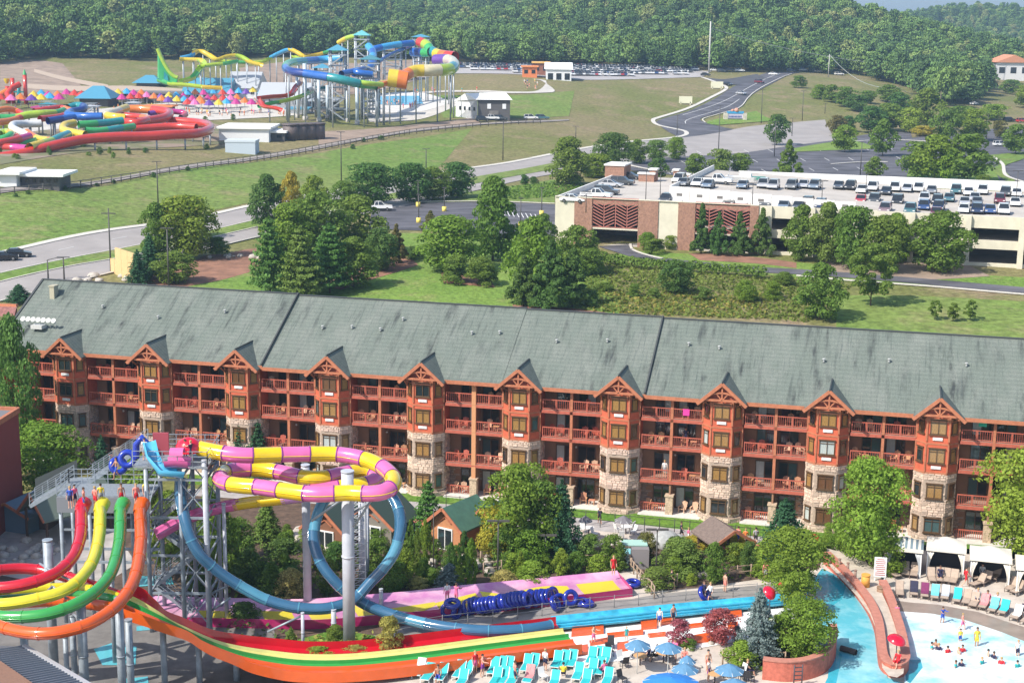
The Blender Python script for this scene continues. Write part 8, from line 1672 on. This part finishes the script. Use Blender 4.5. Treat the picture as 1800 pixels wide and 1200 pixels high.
# ------------------------------------------------------------------ people
SK=[mat('skin_light',(.62,.36,.25),.6),mat('skin_tan',(.42,.22,.14),.6),mat('skin_dark',(.16,.08,.05),.6)]
HR=[mat('hair_brown',(.06,.03,.015),.7),mat('hair_blond',(.38,.25,.1),.7),mat('hair_black',(.015,.012,.01),.6)]
CL={k:mat('cloth_'+k,v,.8) for k,v in {'red':(.6,.02,.03),'pink':(.75,.15,.3),'blue':(.03,.08,.4),'navy':(.02,.02,.06),'white':(.75,.75,.74),'yellow':(.8,.6,.05),'teal':(.02,.35,.35),'orange':(.75,.2,.05),'black':(.02,.02,.02),'purple':(.2,.04,.25),'grey':(.3,.3,.32),'coral':(.75,.25,.2)}.items()}
def person_mesh(pose):
    """skeleton -> skin modifier -> mesh (height 1.7)"""
    J={'pelvis':(0,0,.92,.135,.10),'waist':(0,0,1.05,.12,.085),'chest':(0,0,1.28,.15,.10),'neck':(0,0,1.45,.055,.055),'head0':(0,-.01,1.55,.085,.095),'head1':(0,-.01,1.65,.078,.09)}
    def limb(n,pts): 
        for i,p in enumerate(pts): J[f'{n}{i}']=p
    A={'stand':dict(al=[(.18,0,1.38),(.24,.02,1.12),(.25,-.06,.88),(.25,-.09,.78)],ar=[(-.18,0,1.38),(-.24,.02,1.12),(-.25,-.06,.88),(-.25,-.09,.78)],ll=[(.09,0,.86),(.10,-.02,.48),(.11,.02,.08),(.11,-.12,.03)],lr=[(-.09,0,.86),(-.10,-.02,.48),(-.11,.02,.08),(-.11,-.12,.03)]),
     'walk':dict(al=[(.18,0,1.38),(.23,.14,1.14),(.22,.06,.92),(.22,.02,.84)],ar=[(-.18,0,1.38),(-.23,-.12,1.14),(-.2,-.28,.98),(-.2,-.34,.94)],ll=[(.09,0,.86),(.10,-.2,.50),(.10,-.22,.10),(.10,-.36,.05)],lr=[(-.09,0,.86),(-.10,.08,.47),(-.10,.34,.16),(-.10,.30,.04)]),
     'reach':dict(al=[(.18,0,1.38),(.26,-.2,1.28),(.25,-.42,1.36),(.25,-.5,1.38)],ar=[(-.18,0,1.38),(-.26,-.2,1.22),(-.22,-.42,1.2),(-.22,-.5,1.2)],ll=[(.09,0,.86),(.12,-.06,.48),(.13,.02,.08),(.13,-.12,.03)],lr=[(-.09,0,.86),(-.12,.04,.47),(-.13,.10,.08),(-.13,-.04,.03)]),
     'sit':dict(al=[(.18,0,.92),(.24,-.08,.68),(.18,-.3,.58),(.16,-.38,.56)],ar=[(-.18,0,.92),(-.24,-.08,.68),(-.18,-.3,.58),(-.16,-.38,.56)],ll=[(.09,-.04,.42),(.12,-.45,.46),(.12,-.5,.08),(.12,-.62,.03)],lr=[(-.09,-.04,.42),(-.12,-.45,.46),(-.12,-.5,.08),(-.12,-.62,.03)])}[pose]
    if pose=='sit': J.update({'pelvis':(0,0,.46,.135,.11),'waist':(0,.02,.59,.12,.09),'chest':(0,.0,.82,.15,.10),'neck':(0,-.01,.99,.055,.055),'head0':(0,-.03,1.09,.085,.095),'head1':(0,-.03,1.19,.078,.09)})
    rr={'a':[.06,.045,.035,.028],'l':[.088,.062,.042,.035]}
    names=list(J); V=[J[n][:3] for n in names]; Rd=[J[n][3:] for n in names]; E=[(0,1),(1,2),(2,3),(3,4),(4,5)]
    for k,pts in A.items():
        base=2 if k[0]=='a' else 0; prev=base
        for i,p in enumerate(pts): V.append(p); Rd.append((rr[k[0]][i],)*2); E.append((prev,len(V)-1)); prev=len(V)-1
        if k[0]=='a':   # hand: short fingers and thumb from the palm
            e=Vector(V[-1]); d=(e-Vector(V[-2])).normalized(); s=Vector((1,0,0)) if abs(d.x)<.8 else Vector((0,1,0))
            for q in(-1.2,-.4,.4,1.2): V.append(tuple(e+d*.085+s*.014*q)); Rd.append((.009,.009)); E.append((prev,len(V)-1))
            V.append(tuple(e+d*.03+Vector((0,-.045,0)))); Rd.append((.01,.01)); E.append((prev,len(V)-1))
    me=D.meshes.new('body'); me.from_pydata(V,E,[]); o=D.objects.new('tmp',me); COL.objects.link(o); m=o.modifiers.new('s','SKIN'); m.use_smooth_shade=True
    sv=me.skin_vertices[0].data
    for i,r in enumerate(Rd): sv[i].radius=r
    sv[0].use_root=True; o.modifiers.new('ss','SUBSURF').levels=1
    dg=bpy.context.evaluated_depsgraph_get(); out=D.meshes.new_from_object(o.evaluated_get(dg)); D.objects.remove(o); out.name='body'
    return out
POSE={}
def garment(me,z0,z1,name,xmax=.19,off=.012):
    """shell of the body surface between two heights"""
    bm=bmesh.new(); bm.from_mesh(me); bm.normal_update()
    kill=[f for f in bm.faces if not(z0<f.calc_center_median().z<z1 and abs(f.calc_center_median().x)<xmax)]
    nr={v.index:v.normal.copy() for v in bm.verts}
    bmesh.ops.delete(bm,geom=kill,context='FACES'); bm.verts.ensure_lookup_table()
    for v in bm.verts: v.co+=v.normal*off
    out=D.meshes.new(name); bm.to_mesh(out); bm.free(); out.materials.append(CL['blue']); return out
for ps in('stand','walk','reach','sit'):
    me=person_mesh(ps); me.materials.clear(); me.materials.append(SK[0]); dz=-.46 if ps=='sit' else 0
    sh=garment(me,.62+dz*(.5 if ps=='sit' else 1),1.02+dz,'shorts'); tp=garment(me,1.0+dz,1.42+dz,'shirt',.24); hd=MB(); hz_=1.64+dz; hy=-.01 if ps!='sit' else -.03; hd.ball((0,hy+.015,hz_),.105,10,sz=1.0); 
    # face: nose, eyes, ears on a head part so the hair cap leaves the face free
    fc_=MB(); fc_.ball((0,hy-.095,1.60+dz),.018,6); fc_.ball((-.035,hy-.088,1.625+dz),.011,6); fc_.ball((.035,hy-.088,1.625+dz),.011,6); fc_.ball((-.09,hy,1.6+dz),.022,6); fc_.ball((.09,hy,1.6+dz),.022,6); fc_.box((0,hy-.092,1.565+dz),(.04,.01,.008))
    hm=hd.mesh('hair',HR[0]); 
    # clip the hair so the face is free
    bm=bmesh.new(); bm.from_mesh(hm); bmesh.ops.delete(bm,geom=[f for f in bm.faces if f.calc_center_median().z<hz_-.02 and f.calc_center_median().y<hy+.02],context='FACES'); bm.to_mesh(hm); bm.free()
    POSE[ps]=(me,sh,tp,hm,fc_.mesh('face',SK[1]))
_pc=[0]
def person(px,py,label,top=None,bottom='blue',pose=None,z=.05,rz=None,s=1.,world=None):
    _pc[0]+=1; k=_pc[0]; pose=pose or ('stand','walk','stand','reach')[k%4]; me,sh,tp,hr,fa=POSE[pose]
    t=thing('person',label,'person',PZ(px,py,z) if world is None else world,R(rz if rz is not None else (k*67)%360)); t.scale=(s,)*3
    sk=SK[(k*5)%3 if k%5 else 1] if k%7 else SK[2]
    sk=SK[0] if k%3 else SK[1]
    setmat(part('body',me,None,t),sk); setmat(part('shorts',sh,None,t),CL[bottom])
    if top: setmat(part('shirt',tp,None,t),CL[top])
    setmat(part('hair',hr,None,t),HR[k%3]); setmat(part('face',fa,None,t),sk); return t
PP=[(1310,1022-14,None) ]
person(1078,1010,'person in red standing at the end of the pink run out','red','red','stand',.9,20)
person(786,1058,'person in white beside the left end of the blue rings','white','pink','stand',.9,200); person(802,1060,'person in pink beside the person in white at the ring pile','pink','pink','reach',.9,150)
person(820,1082,'child in yellow next to the turned ring','yellow','blue','stand',.05,90,.75)
person(1180,1034,'person in dark clothes walking by the timber rail fence','navy','black','walk',.05,60)
person(1237,1055,'person in navy carrying a ring beside the cyan trough','navy','navy','walk',.1,-60); person(1248,1058,'person in white carrying a ring beside the cyan trough','white','navy','walk',.1,-70)
person(1274,1040,'shirtless person with coral shorts on the grey apron',None,'coral','stand',.05,120); person(1345,1020,'person in coral by the timber fence','coral','grey','stand',.05,10); person(1375,1037,'person in white bending at the rail near the tilted shade','white','grey','reach',.05,100)
person(1159,1100,'bather in white on the white pad, left of a pair','white','blue','stand',.1,0,.9); person(1183,1096,'shirtless bather standing left of the first flowering shrub',None,'navy','stand',.1,30,.95); person(1101,1125,'small child in teal on the white pad','teal','teal','stand',.1,0,.65); person(1043,1132,'bather bending beside a thin orange block',None,'pink','reach',.1,40,.9)
for k,(px,py,t_,b_,s_) in enumerate([(1197,948,'navy','black',1),(1210,952,'pink','white',.8),(1266,954,'pink','grey',.8),(1297,956,'coral','blue',1),(1310,957,'orange','grey',.9),(1328,958,'grey','black',1),(1054,920,'navy','black',.9)]): person(px,py,f'{t_} clad visitor on the walkway before the lawn, {ordw(k)} from left' if k<6 else 'visitor in navy beside the charcoal umbrellas',t_,b_,'walk',.05,70+k*20,s_)
for k,(px,py,t_,b_) in enumerate([(124,893,'blue','navy'),(132,890,'pink','navy'),(148,895,'coral','blue'),(168,893,'coral','red'),(178,888,'yellow','grey')]): person(0,0,f'visitor in {t_} queuing on the lower starting deck, {ordw(k)} from left',t_,b_,'stand',rz=k*50,world=PZ(px,py,10.35))
for px,py,l,t_,b_ in((214,888,'person in red shorts waiting above the green racing tube',None,'red'),(240,888,'person in coral above the orange racing tube','coral','red'),(257,882,'lifeguard in yellow by the orange tube','yellow','orange')): person(0,0,l,t_,b_,'stand',world=PZ(px,py,10.35),rz=30)
person(0,0,'person in white helping at the pink entry tub','white','navy','reach',world=PZ(326,810,13.3),rz=80); person(0,0,'person in navy at the pink entry tub','navy','navy','reach',world=PZ(336,812,13.3),rz=250); person(0,0,'person under the dark blue arch','white','grey','stand',world=PZ(255,808,13.3),rz=0); person(0,0,'shirtless person climbing the mesh stairs behind the rings',None,'blue','walk',world=PZ(205,842,12.0),rz=-60)
person(1578,1170,'lifeguard sitting on the tip of the peninsula','red','red','sit',.75,-40)
person(1576,1090,'child in pink standing at the pool edge','pink','pink','stand',.05,0,.8); person(1656,1096,'bather in blue crouching in the shallow water','blue','blue','reach',.0,20,.85); person(1691,1108,'bather in coral walking in the foam','coral','pink','walk',.0,60,.85); person(1687,1132,'small bather in yellow in the foaming water','yellow','blue','stand',-.2,10,.75); person(1716,1139,'tall bather in yellow holding a pole','yellow','yellow','stand',-.1,10); person(1788,1158,'bather at the right edge of the pool','white','navy','stand',-.2,10,.9)
person(1697,1030,'person in red walking between loungers and cabanas','red','red','walk',.05,90)
for k,(px,py) in enumerate(sorted([(1636,1163),(1643,1158),(1648,1165),(1683,1172),(1690,1168),(1735,1176),(1745,1180),(1678,1196),(1688,1194),(1758,1190),(1586,1140),(1590,1146),(1786,1196),(1664,1170),(1724,1190)])): person(px,py,f'swimmer up to the chest in the foaming pool, {ordw(k)} from left',('navy','red','teal',None)[k%4],'navy','stand',-1.0,k*40,.95)
for k,(px,py,t_) in enumerate(sorted([(1735,1062,'pink'),(1718,1058,'grey'),(1752,1066,'white'),(1800,1080,'navy'),(1652,1018,'navy'),(1726,1014,'white')])): person(px,py,f'person in {t_} sitting on a tan lounger, {ordw(k)} from left of the seated',t_,'navy','sit',.1,-20)
for k,(px,py,t_,b_,ps) in enumerate(sorted([(835,1182,'red','pink','stand'),(848,1188,'coral','purple','reach'),(770,1196,None,'blue','sit'),(958,1178,'white','navy','stand'),(990,1192,'yellow','navy','sit'),(1062,1188,'pink','navy','sit'),(1140,1162,'navy','black','sit'),(1155,1160,'black','black','sit'),(1203,1165,'coral','navy','sit'),(1245,1196,'white','purple','stand'),(1313,1186,'black','navy','sit'),(1186,1160,'pink','white','stand'),(905,1200,'coral',"navy",'stand'),(1244,1180,None,'coral','stand')],key=lambda v:v[0])): person(px,py,f'guest among the umbrellas and teal loungers, {ordw(k)} from the list, {t_ or "bare chested"}' if False else f'guest in {t_ or "swim shorts"} {"seated" if ps=="sit" else "standing"} by the teal loungers, {ordw(k)} guest from left',t_,b_,ps,.05,k*35)
for k,(px,py) in enumerate([(795,858),(1008,873),(1290,835)]): pass
p_=HW(HT[3]+4.86+1.2,.4,.14); person(0,0,'guest in red on a ground floor hotel patio','red','navy','stand',world=p_,rz=10)
p_=HW(HT[7]+4.86+1.3,.5,6.8); person(0,0,'guest in navy leaning at a third floor balcony, middle right','navy','navy','reach',world=p_,rz=-14)
p_=HW(HT[7]+4.86-.6,.4,3.45); person(0,0,'guest in white on a second floor balcony, middle right','white','grey','stand',world=p_,rz=-14)
# visitors of the far park: tiny figures
rnd=random.Random(31)
dot=MB(); dot.cyl((0,0,0),(0,0,.85),.14,.2,n=6); dot.cyl((0,0,.85),(0,0,1.45),.22,.16,n=6,mi=1); dot.ball((0,0,1.62),.13,6); dme=dot.mesh('body',[SK[0],CL['red']])
def dots(n,x0,x1,y0,y1,where,hitf=True):
    for k,xx in enumerate(sorted(rnd.uniform(x0,x1) for _ in range(n))):
        p=hit(xx,rnd.uniform(y0,y1)); o=link('person',dme,None,(p.x,p.y,p.z+.2)); c=rnd.choice(list(CL)); o.material_slots[1].link='OBJECT'; o.material_slots[1].material=CL[c]; tag(o,f'tiny visitor in {c}, {ordw(k)} from left {where}','person',f'tiny visitors {where}')
dots(34,330,500,198,206,'on the paving below the right umbrellas'); dots(16,20,330,190,200,'among the left umbrellas'); dots(14,672,740,182,192,'by the far blue pool'); dots(10,920,945,144,160,'on the pale path below the kiosks'); dots(8,690,870,160,166,'on the path above the far pool')

for o in D.objects:
    if 'label' in o.keys(): o['label']=o['label'].replace('leftmost guest from left','leftmost guest').replace('leftmost from left','leftmost')
